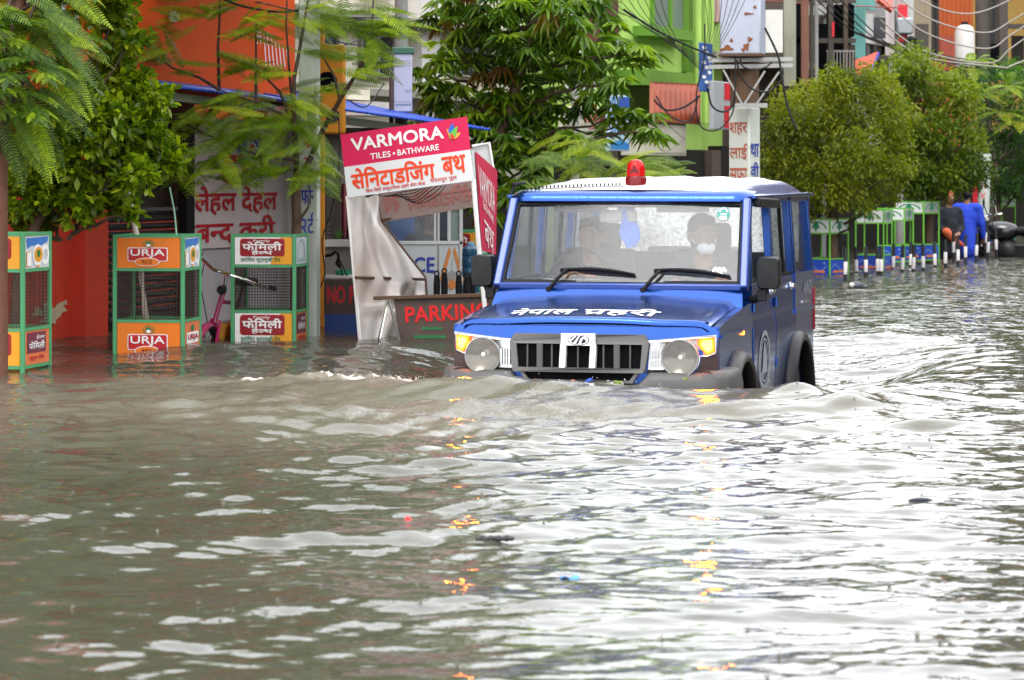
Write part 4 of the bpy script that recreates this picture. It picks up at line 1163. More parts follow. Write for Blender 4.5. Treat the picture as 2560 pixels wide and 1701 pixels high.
# orange shop on the corner
o = building('shop_building', 'orange shop with a wide orange fascia and a half shut steel shutter', -460, 212, 0, 7.5, red_w)
b = MB(); sbox(b, 212, 738, -1.4, -.62, 7.5, 6); b.build('back_wall', red_w, o, smooth=0)
b = MB(); sbox(b, 213, 270, .12, -.62, 1.9, .34); b.build('pillar', red_w, o, smooth=0)
b = MB(); sbox(b, 213, 486, -.25, .9, 1.85, .3); b.build('lintel', wood, o, smooth=0)
b = MB(); A, B = FP(271, -.2), FP(470, -.2)
for k in range(15):
    z = .05 + k * .062
    b.prism([A + Vector((0, 0, z)), A + Vector((0, 0, z + .055)) , A + Vector((0, 0, z + .028)) - NDIR * .02], B - A)
b.build('shutter', shut, o, smooth=0)
b = MB(); sbox(b, 270, 487, -.30, -.6, .1, .1); b.build('plinth', brown, o, smooth=0)
b = MB(); sboxp(b, -430, 737, -360, 226, .58, .75); f_ = b.build('fascia', fasc_o, o, smooth=0)
b = MB(); sboxp(b, -430, 737, 226, 238, .45, .5); b.build('fascia_beam', wood, o, smooth=0)
b = MB(); fr = sframe(40, 330, -40, 120, .60)
fr.text(b, 'Fem R', .0, .30, 1, .98, .006); b.build('lettering', whiteink, f_, smooth=0, recalc=False)
b = MB(); fr = sframe(630, 735, 80, 195, .60)
for k in range(7): fr.poly(b, [(.25 + .09 * k, .95 - .05 * k), (.27 + .09 * k, .95 - .05 * k), (.33 + .09 * k, .25), (.305 + .09 * k, .25)], .006)
fr.text(b, 'ल ।', .05, .7, .35, .98, .006)
b.build('lettering', whiteink, f_, smooth=0, recalc=False)
b = MB(); fr = sframe(415, 450, 25, 58, .60); fr.oval(b, .5, .5, .4, .4, .01); fr.oval(b, .3, .4, .2, .3, .014)
b.build('poster_scrap', palew, f_, smooth=0)
# bare plaster where the paint has come off the wall
for cx, cy, r_ in ((150, 770, 16), (135, 790, 18), (120, 775, 20), (95, 780, 14), (40, 765, 14), (162, 757, 7), (112, 800, 10)):
    c = FP(cx, .0); s = FP(cx, 0).y / F
    pts = []
    for k in range(13):
        a = 2 * math.pi * k / 13; rr = r_ * (1 + .35 * math.sin(3 * a + cx) + .2 * math.sin(5 * a))
        pts.append(FP(cx + rr * math.cos(a), .004 + .0006 * r_, zf(cx, cy + rr * math.sin(a) * .8)))
    b = MB(); b.poly(pts); b.build('bare_patch', peel, o, smooth=0)
# red lettered board beside it
o = place('notice_board', 'pale pink wall board with big red lettering and a round blue emblem', 'sign', FP(600, .0, -.6))
b = MB(); sboxp(b, 487, 722, 300, 617, .05, .12); bd = b.build('board', pinkw, o, smooth=0)
b = MB(); sbox(b, 487, 722, .02, -.6, zf(600, 617), .12); b.build('lower_panel', lilac, o, smooth=0)
b = MB(); sboxp(b, 468, 487, 330, 900, .30, .08); b.build('post', black, o, smooth=0)
b = MB(); sboxp(b, 722, 732, 300, 900, .08, .1); sboxp(b, 738, 748, 300, 900, .06, .1); b.build('edge_frame', palew, o, smooth=0)
fr = sframe(487, 722, 300, 617, .055)
W_ = lambda px, py: ((px - 487) / 235, (617 - py) / 317)
def wt(b, t, x0, x1, y0, y1, bold=.03):
    a, c = W_(x0, y1), W_(x1, y0); fr.text(b, t, a[0], a[1], c[0], c[1], .004, bold=bold)
b = MB(); wt(b, 'लेहल देहल', 486, 690, 468, 536, .045); wt(b, 'ब{न}द करी', 488, 684, 542, 606, .045); wt(b, 'हुल', 542, 664, 392, 462, .05)
b.build('lettering', redink, bd, smooth=0, recalc=False)
b = MB(); c = W_(622, 370); fr.oval(b, c[0], c[1], .135, .105, .004, 0); fr.ring(b, c[0], c[1], .11, .085, .12, .007, 1); fr.oval(b, c[0], c[1] + .01, .055, .045, .007, 1); fr.oval(b, c[0] + .01, c[1], .03, .03, .010, 2); fr.rect(b, c[0] - .06, c[1] - .075, c[0] + .06, c[1] - .05, .007, 1)
fr.rect(b, c[0] - .12, c[1] + .105, c[0] - .08, c[1] + .13, .004, 2)
b.build('emblem', [mat('emblem_blue', (.03, .12, .45), .5), whiteink, redink], bd, smooth=0)
# blue corrugated awnings
def awning(label, A, B, back, drop):
    A, B, back = Vector(A), Vector(B), Vector(back)
    o = place('awning', label, 'awning', (A + B) / 2, 'blue sheet awnings')
    n = 60
    def sh(u, v):
        p = A.lerp(B, u) + back * v + Vector((0, 0, drop * v + .006 * math.sin(u * n * 1.5 * math.pi)))
        return p
    b = MB(); b.grid(sh, n * 5, 4)
    b.build('roof_sheet', bluesheet, o, smooth=60, solid=.012)
    b = MB(); b.bar(A + Vector((0, 0, -.05)) + back * .15, B + Vector((0, 0, -.05)) + back * .15, .05, .06); b.build('eaves_beam', mat('pale_green_beam', (.25, .28, .2), .6), o)
awning('blue corrugated awning under the orange fascia', P(330, 207, 21.6), P(735, 256, 24.2), NDIR * 1.2, .22)
awning('blue corrugated awning over the white booth', P(862, 277, 24.3), P(1228, 327, 26.2), NDIR * 1.6 + Vector((0, .3, 0)), .30)
# cream building
o = building('apartment_building', 'weathered cream building with dark ledges behind the feathery tree', 738, 1425, -1.1, 6.6, cream)
for py in (52, 232):
    b = MB(); sboxp(b, 740, 1425, py, py + 16, -.75, .5); b.build('ledge', creamd, o, smooth=0)
b = MB(); sboxp(b, 1055, 1100, -250, 420, -.95, .3); b.build('pilaster', palew, o, smooth=0)
b = MB(); sboxp(b, 870, 925, 218, 250, -.5, .3); b.build('balcony_block', cream, o, smooth=0); b = MB(); sboxp(b, 912, 985, 255, 290, -.3, .5); b.build('balcony_block', palew, o, smooth=0)
for a, c in ((770, 850), (905, 990), (1150, 1230), (1270, 1350)): window(o, a, c, 85, 190, -1.1, creamd, dglass, 2)
for a, c in ((770, 850), (905, 990), (1150, 1230), (1270, 1350)): window(o, a, c, -140, -20, -1.1, creamd, dglass, 2)
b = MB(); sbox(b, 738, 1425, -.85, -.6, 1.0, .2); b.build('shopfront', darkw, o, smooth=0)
# lime building
o = building('lime_building', 'lime green building with a frosted window above an orange awning', 1425, 1806, -.5, 5.3, lime)
b = MB(); sboxp(b, 1490, 1546, -100, 132, -.30, .25); b.build('pilaster', mat('maroon_pilaster', (.10, .03, .025), .7, var=.3), o, smooth=0)
b = MB(); sboxp(b, 1436, 1488, -100, 225, -.42, .12); b.build('pale_panel', palew, o, smooth=0)
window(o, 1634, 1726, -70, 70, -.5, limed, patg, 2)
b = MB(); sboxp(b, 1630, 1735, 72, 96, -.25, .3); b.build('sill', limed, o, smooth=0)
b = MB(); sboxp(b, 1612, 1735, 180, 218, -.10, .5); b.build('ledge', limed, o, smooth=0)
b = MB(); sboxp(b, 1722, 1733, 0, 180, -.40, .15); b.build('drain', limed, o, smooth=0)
for x in (1745, 1762, 1776):
    b = MB(); A = FP(x, -.3); b.tube([(A.x, A.y, 1.9), (A.x, A.y, 5.2)], .05, 8); b.build('drainpipe', lime, o)
b = MB(); sboxp(b, 1783, 1806, -90, 55, -.44, .1); b.build('brick_patch', pinkb, o, smooth=0)
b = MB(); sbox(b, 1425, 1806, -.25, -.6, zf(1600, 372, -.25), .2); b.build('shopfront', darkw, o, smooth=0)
for x in (1480, 1545, 1660, 1780):
    b = MB(); sbox(b, x, x + 22, -.15, -.6, zf(1600, 372, -.15), .2); b.build('shop_pillar', brown, o, smooth=0)
# things hung on the shop fronts
def hung(name, label, cat, px0, px1, py0, py1, off, t, m, art=None, group=None):
    o = place(name, label, cat, FP((px0 + px1) / 2, off, zf((px0 + px1) / 2, py1, off)), group)
    b = MB(); sboxp(b, px0, px1, py0, py1, off, t); bd = b.build('case', m, o, smooth=0, bevel=.01)
    if art: art(sframe(px0, px1, py0, py1, off), bd)
    return o
beige = mat('beige_sign_case', (.50, .47, .38), .6, var=.1, scale=5, dirt=.3, dirtcol=(.25, .22, .16))
def art_red(fr, bd):
    b = MB(); [fr.rect(b, .16 + .12 * k, .62, .25 + .12 * k, .84, .006) for k in range(6)]; [fr.rect(b, .3 + .1 * k, .46, .37 + .1 * k, .54, .006) for k in range(4)]
    b.build('lettering', mat('faded_red_paint', (.45, .12, .09), .6), bd, smooth=0)
    b = MB()
    for k in range(6): fr.rect(b, .04, .1 + .15 * k, .96, .115 + .15 * k, .004)
    b.build('case_rib', creamd, bd, smooth=0)
hung('sign_case', 'beige sign case with faded red lettering beside the blue poster', 'sign', 1448, 1522, 268, 372, .15, .25, beige, art_red)
def art_line(fr, bd):
    b = MB(); fr.ring(b, .5, .5, .46, .42, .04, .004, a0=0, a1=360, n=4); fr.rect(b, .03, .06, .97, .09, .005); fr.rect(b, .03, .9, .97, .93, .005); b.build('case_rib', creamd, bd, smooth=0)
hung('sign_case', 'plain beige sign case hanging under the orange awning', 'sign', 1612, 1716, 302, 390, .25, .3, beige, art_line)
def art_blue(fr, bd):
    b = MB(); fr.rect(b, .45, .72, .98, .97, .004, 0); fr.rect(b, .03, .03, .97, .12, .004, 1)
    for k in range(3): fr.rect(b, .10 + .13 * k, .3, .15 + .13 * k, .95, .005, 1)
    fr.poly(b, [(.03, .12), (.5, .22), (.97, .12)], .006, 1)
    b.build('print', [mat('poster_deep_blue', (.04, .10, .42), .5), mat('poster_blue', (.04, .22, .55), .5)], bd, smooth=0)
hung('poster', 'blue and white vertical poster between two beige sign cases', 'poster', 1524, 1574, 238, 378, .30, .05, mat('poster_pale_blue', (.42, .55, .68), .5, var=.2, scale=6), art_blue)
o = place('shop_awning', 'orange sheet awning under the lime green ledge', 'awning', FP(1690, .3, 1.6))
b = MB(); A, B = FP(1628, -.1, zf(1628, 210, -.1)), FP(1748, -.1, zf(1748, 215, -.1)); C_, D_ = FP(1628, .28, zf(1628, 300, .28)), FP(1748, .28, zf(1748, 308, .28))
b.grid(lambda u, v: A.lerp(B, u).lerp(C_.lerp(D_, u), v) + NDIR * (-.004 * math.sin(u * 60)), 60, 4); b.build('sheet', mat('orange_sheet', (.24, .038, .010), .6, var=.2, scale=5), o, solid=.02)
b = MB(); b.bar(C_, D_, .04, .04); b.bar(A, B, .05, .05); b.bar(A, C_, .04, .04); b.build('awning_frame', mat('rust_frame', (.22, .06, .03), .7), o)
hung('shop_sign', 'narrow grey and red sign board hanging beside the transformer post', 'sign', 1784, 1838, 205, 325, .6, .06, mat('grey_sign', (.33, .34, .36), .5, var=.1), lambda fr, bd: (lambda b: (fr.rect(b, .48, .62, .97, .97, .004), fr.rect(b, .48, .04, .97, .50, .004), b.build('red_field', redink, bd, smooth=0)))(MB()))
hung('cloth_banner', 'narrow blue cloth banner with white marks hanging among cables', 'banner', 1750, 1782, 108, 230, .5, .02, mat('blue_banner', (.035, .10, .32), .7, var=.25, scale=12), lambda fr, bd: (lambda b: ([fr.oval(b, .3 + .2 * (k % 3), .9 - .1 * k, .16, .035, .004) for k in range(9)], b.build('lettering', whiteink, bd, smooth=0)))(MB()))
# old houses farther down the street
o = building('old_house', 'dark old house with stained columns behind the transformer post', 1806, 2136, -.6, 4.9, brown)
for a, c, m_ in ((1914, 1957, palew), (1960, 1990, creamd), (2004, 2022, mat('red_brown_column', (.20, .09, .065), .8, var=.3)), (2026, 2034, wood), (2038, 2046, greyw), (2072, 2084, wood), (2110, 2120, brown)):
    b = MB(); pbox(b, a, c, -80 if a > 1950 else 25, 215 if a > 1950 else 132, 39.2 + (a - 1900) * .012, .12); b.build('column', m_, o, smooth=0)
for a, c in ((1990, 2006), (2066, 2136), (1860, 1906)):
    b = MB(); sboxp(b, a, c, -80, 150, -.55, .1); b.build('doorway', void, o, smooth=0)
b = MB(); sboxp(b, 1806, 2136, 150, 166, -.1, .5); b.build('ledge', creamd, o, smooth=0)
rail = mat('balcony_rail', (.22, .2, .19), .6)
b = MB()
for k in range(4): sboxp(b, 1960, 2052, 178 + 16 * k, 182 + 16 * k, -.02, .03)
b.build('balcony_rail', rail, o, smooth=0)
for a, c, d, e, m_ in ((1990, 2140, -60, 8, wood), (1990, 2140, 96, 108, wood), (2068, 2136, 12, 92, void), (1990, 2004, 8, 210, void), (2046, 2068, 60, 210, void), (2088, 2108, 112, 200, void), (2122, 2138, 112, 200, brown), (1958, 2140, 205, 260, darkw)):
    b = MB(); pbox(b, a, c, d, e, 41.6 + .004 * (a - 1950), .1); b.build('recess' if m_ is void else 'beam', m_, o, smooth=0)
for k in range(9):
    b = MB(); pbox(b, 2068 + 8 * k, 2070 + 8 * k, 130, 205, 41.3, .02); b.build('railing_bar', rail, o, smooth=0)
b = MB(); pbox(b, 2066, 2140, 126, 130, 41.3, .03); b.build('handrail', rail, o, smooth=0)
b = MB(); pbox(b, 2080, 2086, 55, 92, 41.2, .02); b.build('hanging_strip', redink, o, smooth=0)
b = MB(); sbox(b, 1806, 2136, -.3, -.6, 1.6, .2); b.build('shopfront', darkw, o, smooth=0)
o = building('teal_house', 'pale house with a teal column and a red tiled canopy', 2136, 2262, -.5, 4.8, greyw)
b = MB(); sboxp(b, 2138, 2164, -70, 148, -.15, .05); b.build('column', teal, o, smooth=0)
b = MB(); sboxp(b, 2164, 2188, -30, 24, -.18, .05); b.build('beam', teal, o, smooth=0)
b = MB(); sboxp(b, 2166, 2214, 38, 140, -.35, .15); b.build('pale_panel', palew, o, smooth=0); window(o, 2160, 2216, 114, 146, -.3, wood, dglass, 2)
b = MB(); A, B = FP(2178, .2, zf(2178, -20, .2)), FP(2226, .2, zf(2226, 0, .2)); C_, D_ = FP(2190, .9, zf(2190, 6, .9)), FP(2226, .9, zf(2226, 34, .9))
b.add([A, B, D_, C_], [(0, 1, 2, 3)]); b.build('tiled_canopy', mat('red_tiles', (.42, .07, .04), .6, var=.3, scale=20), o, smooth=0, solid=.05)
b = MB(); sboxp(b, 2222, 2238, -70, 140, -.1, .06); b.build('column', mat('pinkish_column', (.52, .44, .43), .7), o, smooth=0)
for a, c, d, e, m_ in ((2165, 2222, 150, 240, darkw), (2186, 2214, 44, 96, dglass), (2238, 2262, 20, 150, brown), (2164, 2222, 140, 150, wood)):
    b = MB(); pbox(b, a, c, d, e, 44.4 + .01 * (a - 2160), .08); b.build('window' if m_ is dglass else 'recess', m_, o, smooth=0)
b = MB(); sbox(b, 2136, 2262, -.3, -.6, 1.6, .2); b.build('shopfront', darkw, o, smooth=0)
o = building('orange_house', 'faded orange house front with a pale pillar and brown window strip', 2262, 2440, -.5, 4.9, oran2)
b = MB(); sboxp(b, 2262, 2284, -70, 100, -.2, .06); b.build('column', palew, o, smooth=0)
b = MB(); sboxp(b, 2286, 2328, -70, 190, -.3, .15); b.build('stained_panel', mat('tan_panel', (.36, .28, .19), .8, var=.25, scale=6, dirt=.4), o, smooth=0)
window(o, 2328, 2348, 0, 140, -.4, wood, dglass, 1)
b = MB()
for k in range(8): sboxp(b, 2350 + 11 * k, 2354 + 11 * k, -60, 180, -.45, .05)
b.build('board_strip', mat('orange_strip', (.48, .11, .03), .7), o, smooth=0)
for a, c, d, e, m_ in ((2290, 2322, 60, 130, wood), (2296, 2316, 66, 124, dglass), (2286, 2440, 176, 186, wood), (2352, 2384, 90, 170, mat('dull_red_door', (.25, .05, .03), .7, var=.3))):
    b = MB(); pbox(b, a, c, d, e, 47.0 + .02 * (a - 2290) - (.1 if m_ is dglass else 0), .08); b.build('window' if m_ is dglass else 'recess', m_, o, smooth=0)
b = MB(); sbox(b, 2262, 2440, -.3, -.6, 1.7, .2); b.build('shopfront', darkw, o, smooth=0)
o = building('ochre_house', 'ochre house front in shade behind hanging cables', 2440, 2760, -.4, 5.0, yell)
window(o, 2450, 2515, -60, 150, -.4, wood, dglass, 3)
for a, c, d, e, m_ in ((2440, 2462, -40, 200, void), (2500, 2520, -40, 200, wood), (2522, 2600, 60, 72, wood), (2530, 2560, 90, 200, darkw), (2462, 2498, 110, 200, void)):
    b = MB(); pbox(b, a, c, d, e, 51 + .02 * (a - 2440), .08); b.build('recess', m_, o, smooth=0)
b = MB(); sbox(b, 2440, 2760, -.2, -.6, 2.0, .2); b.build('shopfront', darkw, o, smooth=0)
o = building('far_house', 'grey house closing the far end of the street', 2760, 3250, -.4, 5.2, greyw, 10)
for a in (2800, 2900, 3000): window(o, a, a + 60, 60, 200, -.4, wood, dglass, 2)
# houses across the street, outside the frame: they shade and mirror in the jeep's flank
for k, (u0, ln, h, m_, lab) in enumerate(((8, 15, 9, darkw, 'dark house across the street level with the transformer'), (24, 10, 9, greyw, 'grey house across the street facing the shops'), (35, 9, 11, brown, 'brown house across the street facing the shops'), (45, 12, 8, limed, 'dark green house across the street facing the shops'), (58, 14, 9.5, darkw, 'dark house at the far end across the street'))):
    A = FP(271, 0) - NDIR * 22 + UDIR * (u0 - 16)
    o = place('facing_house', lab, 'building', (A.x, A.y, -.62), 'houses across the street')
    q = [A, A + UDIR * ln, A + UDIR * ln - NDIR * 8, A - NDIR * 8]
    b = MB(); b.hexa([Vector((p.x, p.y, -.62)) for p in q] + [Vector((p.x, p.y, h)) for p in q]); b.build('wall', m_, o, smooth=0)
    for r_ in range(2):
        for j in range(3):
            c = A + UDIR * (ln * (j + .5) / 3) + NDIR * .03
            b = MB(); b.bar(c + Vector((0, 0, 2.2 + 2.8 * r_)), c + Vector((0, 0, 3.7 + 2.8 * r_)), 1.2, .06, 0, NDIR); b.build('window', dglass, o, smooth=0)
# unseen blocks added at the street's far end to darken the jeep's flank
for k, (az, dist, wd, h, m_, lab) in enumerate(((13.5, 95, 12, 17, darkw, 'unseen dark tall block at the far end of the street'), (17.5, 80, 14, 20, brown, 'unseen brown tall block at the far end of the street'), (23, 88, 16, 22, limed, 'unseen dark green block at the far end of the street'), (29, 80, 16, 20, brown, 'unseen brown block across the street beyond the trees'), (36, 70, 18, 18, darkw, 'unseen dark block across the street beyond the trees'))):
    c = Vector((math.sin(R(az)) * dist, math.cos(R(az)) * dist, -.62))
    o = place('unseen_block', lab, 'building', c, 'unseen blocks added at the far end of the street')
    rot = Matrix.Rotation(-R(az), 3, 'Z')
    b = MB(); b.box((c.x, c.y, h / 2 - .6), (wd * 1.35, 8, h), 0, rot); b.build('wall', m_, o, smooth=0)
    for r_ in range(6):
        for j in range(5):
            q = c + rot @ Vector(((j - 2) * wd * .24, -4.03, 0)); b = MB(); b.box((q.x, q.y, 1.2 + 2.8 * r_), (1.3, .1, 1.5), 0, rot); b.build('window', dglass, o, smooth=0)
# small hung things high on the fronts
o = place('meter_box', 'small pale grey meter box fixed to a thin pipe', 'box', FP(2084, .4, 3.4))
b = MB(); sboxp(b, 2062, 2106, -12, 44, .4, .25); b.build('case', mat('grey_box', (.42, .43, .42), .5, var=.15, dirt=.3), o, bevel=.02)
A = FP(2058, .3); b = MB(); b.tube([(A.x, A.y, -.6), (A.x, A.y, 3.9)], .045, 10); b.build('pipe', mat('grey_pipe', (.24, .25, .25), .5, .3), o)
o = place('water_tank', 'upright white water tank on the orange house front', 'tank', FP(2412, .2, 2.3))
A = FP(2412, .2); b = MB(); r_ = 25 / F * A.y
b.lathe([(0, zf(2412, 172, .2)), (r_, zf(2412, 168, .2)), (r_, zf(2412, 80, .2)), (r_ * .8, zf(2412, 68, .2)), (r_ * .3, zf(2412, 62, .2)), (0, zf(2412, 60, .2))], (A.x, A.y, 0), 'z', 20); b.build('tank_body', palew, o)
b = MB(); b.lathe([(0, zf(2412, 64, .2)), (r_ * .35, zf(2412, 64, .2)), (r_ * .35, zf(2412, 55, .2)), (0, zf(2412, 55, .2))], (A.x, A.y, 0), 'z', 14); b.build('lid', dplas, o)
o = place('sloping_canopy', 'red sloping canopy with a blue edge above the olive tree', 'canopy', FP(2135, .8, 2.6))
q = [P(2078, 178, 44), P(2196, 134, 44), P(2176, 182, 43), P(2080, 200, 43)]
b = MB(); b.add(q, [(0, 1, 2, 3)]); b.build('sheet', mat('canopy_red', (.48, .075, .04), .6, var=.15), o, smooth=0, solid=.03)
b = MB(); b.bar(q[0], q[1], .04, .04); b.bar(q[1], q[2], .04, .04); b.build('edge', blueink, o)
# ------------------------------------------------------------------ tree guards
ggreen = mat('guard_green', (.07, .30, .13), .45, var=.25, scale=12, dirt=.25, dirtcol=(.16, .09, .04))
lgreen = mat('fresh_green', (.14, .42, .05), .45, var=.2, scale=10)
wire = mat('rusty_wire', (.045, .032, .025), .6, .2, var=.4, scale=30)
orange = mat('orange_panel', (.72, .17, .012), .4, var=.18, scale=5, dirt=.35, dirtcol=(.45, .22, .05))
yorange = mat('yellow_orange_panel', (.70, .30, .02), .4, var=.18, scale=5)
dred = mat('deep_red_badge', (.26, .012, .016), .4, var=.15)
bred = mat('bright_red_badge', (.45, .015, .02), .4, var=.15)
paleblue = mat('pale_print', (.52, .56, .58), .5, var=.12)
pinkor = mat('salmon_panel', (.62, .16, .06), .45, var=.15)
def art_urja(fr, bd, dirt=False, small=False):
    b = MB()
    fr.rrect(b, .165, .22, .805, .68, .06, .004, 0); fr.rrect(b, .18, .245, .79, .655, .05, .007, 1)
    fr.oval(b, .48, .20, .20, .145, .009, 0); fr.oval(b, .48, .20, .188, .125, .012, 2)
    fr.oval(b, .50, .80, .085, .135, .004, 3); fr.ring(b, .50, .80, .07, .11, .25, .007, 2); fr.oval(b, .50, .76, .035, .05, .009, 0)
    b.build('badge', [whiteink, bred, orange, greenink], bd, smooth=0)
    b = MB(); fr.text(b, 'URJA', .215, .34, .755, .615, .010, bold=.05); b.build('lettering', whiteink, bd, smooth=0, recalc=False)
    b = MB(); fr.text(b, 'RICE', .40, .15, .56, .26, .015, bold=.03); b.build('lettering', mat('maroon_ink', (.20, .02, .01), .5), bd, smooth=0, recalc=False)
def art_family(fr, bd):
    b = MB()
    fr.poly(b, [(.62, 0), (1, 0), (1, 1), (.8, 1), (.72, .5)], .002, 2)
    fr.rrect(b, .09, .30, .875, .95, .10, .004, 0); fr.rrect(b, .10, .315, .865, .935, .09, .006, 1)
    b.build('badge', [bred, dred, yorange], bd, smooth=0)
    b = MB(); fr.text(b, 'Family', .33, .80, .62, .915, .009, bold=.02); fr.text(b, 'फेिमली', .13, .52, .82, .82, .009, bold=.07); fr.text(b, 'हे{ल}थ', .29, .34, .66, .53, .009, bold=.06)
    b.build('lettering', whiteink, bd, smooth=0, recalc=False)
    b = MB(); fr.text(b, 'प^शोिधत सूर्यमुखी तेल', .10, .06, .80, .27, .006, bold=.03); b.build('lettering', greenink, bd, smooth=0, recalc=False)
def art_100(fr, bd):
    b = MB()
    fr.rect(b, .06, .05, .26, .52, .003, 0); fr.text(b, '1', .08, .08, .24, .5, .006, 1)
    fr.poly(b, [(.06, .95), (.1, .62), (.3, .72), (.55, .66), (.92, .8), (.96, .97)], .003, 2)
    fr.ring(b, .52, .40, .20, .34, .42, .004, 1); fr.ring(b, .82, .40, .17, .32, .45, .004, 1)
    fr.oval(b, .54, .42, .17, .24, .006, 0); fr.oval(b, .54, .45, .07, .12, .008, 3)
    fr.poly(b, [(.45, .02), (.6, .02), (.52, .12)], .006, 0)
    b.build('print', [yorange, whiteink, mat('print_blue', (.04, .16, .45), .5), greenink], bd, smooth=0)
def art_urja_small(fr, bd):
    b = MB(); fr.rrect(b, .14, .38, .9, .70, .06, .004, 0); fr.text(b, 'URJA', .2, .44, .84, .64, .007, 1, bold=.05); fr.oval(b, .52, .24, .22, .10, .004, 0); fr.oval(b, .52, .82, .1, .10, .004, 2)
    b.build('print', [whiteink, bred, greenink], bd, smooth=0)
def art_fam_side(fr, bd):
    b = MB(); fr.rect(b, .10, .34, .86, .95, .003, 0); fr.text(b, 'फेिमली', .15, .45, .78, .68, .006, 1, bold=.05); fr.text(b, 'हे{ल}थ', .45, .72, .78, .86, .006, 1, bold=.03); fr.text(b, 'सूर्य तेल', .18, .1, .78, .28, .005, 2, bold=.02)
    b.build('print', [mat('plum_badge', (.16, .03, .05), .45), whiteink, redink], bd, smooth=0)
def art_arch(fr, bd):
    b = MB(); fr.ring(b, .5, .2, .33, .72, .12, .003, a0=0, a1=180); fr.text(b, 'NEPAL', .2, .08, .8, .2, .003); b.build('print', mat('print_grey_green', (.22, .36, .33), .5), bd, smooth=0)
def art_tree(fr, bd):
    b = MB(); fr.ring(b, .5, .12, .47, .78, .13, .003, 0, 15, 165)
    fr.rect(b, .46, .12, .54, .5, .003, 0)
    for k, (w_, y) in enumerate(((.22, .34), (.18, .5), (.11, .66))): fr.poly(b, [(.5 - w_, y), (.5 + w_, y), (.5, y + .24)], .004 + .001 * k, 0)
    b.build('print', mat('logo_green', (.02, .22, .10), .5), bd, smooth=0)
def art_blue(fr, bd):
    b = MB()
    pts = [(.05 + .9 * k / 14, .45 + .22 * math.sin(k * .5)) for k in range(15)]
    fr.poly(b, pts + [(p[0], p[1] + .08) for p in reversed(pts)], .003, 0)
    [fr.oval(b, .14 + .085 * k, .22 + .02 * (k % 2), .04, .07 + .02 * (k % 3), .004, 1) for k in range(9)]; fr.oval(b, .84, .8, .05, .08, .003, 0)
    b.build('print', [mat('print_pale_blue', (.15, .25, .55), .5), mat('print_orange', (.65, .18, .03), .5)], bd, smooth=0)
def guard(label, X, Y, rz, w_, top, pan_t, pan_b, front_t, side_t, front_b, side_b, fm, sm, fbm, sbm, post=ggreen, bottom=-.52, mesh=True, pw=.027, group='tree guards with advertising panels', d_=None):
    """square cage round a tree: four posts, rails, advertising panels above and below a wire mesh; local origin on the front right edge at water level"""
    o = thing('tree_guard', label, 'tree guard', (X, Y, 0), rz, group)
    d = d_ or w_
    cs = [(-w_, 0), (0, 0), (0, d), (-w_, d)]
    for x, y in cs:
        b = MB(); b.bar((x, y, bottom), (x, y, top), pw, pw); b.build('post', post, o, smooth=0, bevel=.003)
    zt0, zb1, zb0 = top - pan_t, pan_b[1], pan_b[0]
    for z in (top - .012, zt0, zb1, zb0):
        b = MB()
        for i in range(4):
            p, q = cs[i], cs[(i + 1) % 4]; b.bar((p[0], p[1], z), (q[0], q[1], z), pw * .63, pw * .74)
        b.build('rail', post, o, smooth=0)
    faces = [((-w_ + .018, -.004), (w_ - .036, 0), (0, -1, 0), front_t, front_b, fm, fbm), ((.004, .018), (0, d - .036), (1, 0, 0), side_t, side_b, sm, sbm),
             ((-.018, d + .004), (-w_ + .036, 0), (0, 1, 0), None, None, fm, fbm), ((-w_ - .004, d - .018), (0, -d + .036), (-1, 0, 0), None, None, sm, sbm)]
    for (ox, oy), (ux, uy), N, at_, ab_, m1, m2 in faces:
        for z0, z1, art, m_ in ((zt0 + .012, top - .024, at_, m1), (zb0 + .012, zb1 - .012, ab_, m2)):
            fr = Frame((ox, oy, z0), (ux, uy, 0), (0, 0, z1 - z0), N)
            b = MB(); fr2 = [fr.at(0, 0), fr.at(1, 0), fr.at(1, 1), fr.at(0, 1)]; b.prism(fr2, -Vector(N) * .006)
            pn = b.build('panel', m_, o, smooth=0)
            if art: art(fr, pn)
    if mesh:
        b = MB()
        for i in range(4):
            p, q = Vector((*cs[i], 0)), Vector((*cs[(i + 1) % 4], 0))
            n = int((q - p).length / .021)
            for k in range(1, n): c = p.lerp(q, k / n); b.bar((c.x, c.y, zb1), (c.x, c.y, zt0), .0028, .0028)
            m2 = int((zt0 - zb1) / .021)
            for k in range(1, m2): z = zb1 + (zt0 - zb1) * k / m2; b.bar((p.x, p.y, z), (q.x, q.y, z), .0028, .0028)
        b.build('wire_mesh', wire, o, smooth=0)
    return o
def zat(py, Y): return CH - (py - YH) / F * Y
YA, YB, YC = 19.0, 20.87, 22.4
# front-right posts: B at px 457, C at px 735, A at px 57
p = P(57, 0, YA); guard('tree guard at the frame edge with plum and blue panels half hidden by a trunk', p.x, YA, -R(11), .49, zat(583, YA), .24, (zat(920, YA), zat(826, YA)), art_family, art_100, art_family, art_fam_side, yorange, paleblue, yorange, pinkor)
p = P(457, 0, YB); guard('tree guard with orange rice panels and a slanting bare stake inside', p.x, YB, -R(7.8), .485, zat(587, YB), .245, (zat(900, YB), zat(804, YB)), art_urja, art_100, art_urja, art_urja_small, orange, paleblue, orange, pinkor)
p = P(736, 0, YC); guard('tree guard with dark red cooking oil badges around the feathery tree', p.x, YC, -R(7.3), .47, zat(586, YC), .238, (zat(866, YC), zat(780, YC)), art_family, art_arch, art_family, art_fam_side, whiteink, paleblue, whiteink, pinkor)
p = P(1196, 0, 26.3); guard('tree guard with a red and orange panel behind the tilted banner', p.x, 26.3, -R(8), .46, zat(576, 26.3), .22, (-.2, .0), art_family, art_arch, None, None, yorange, paleblue, orange, pinkor)
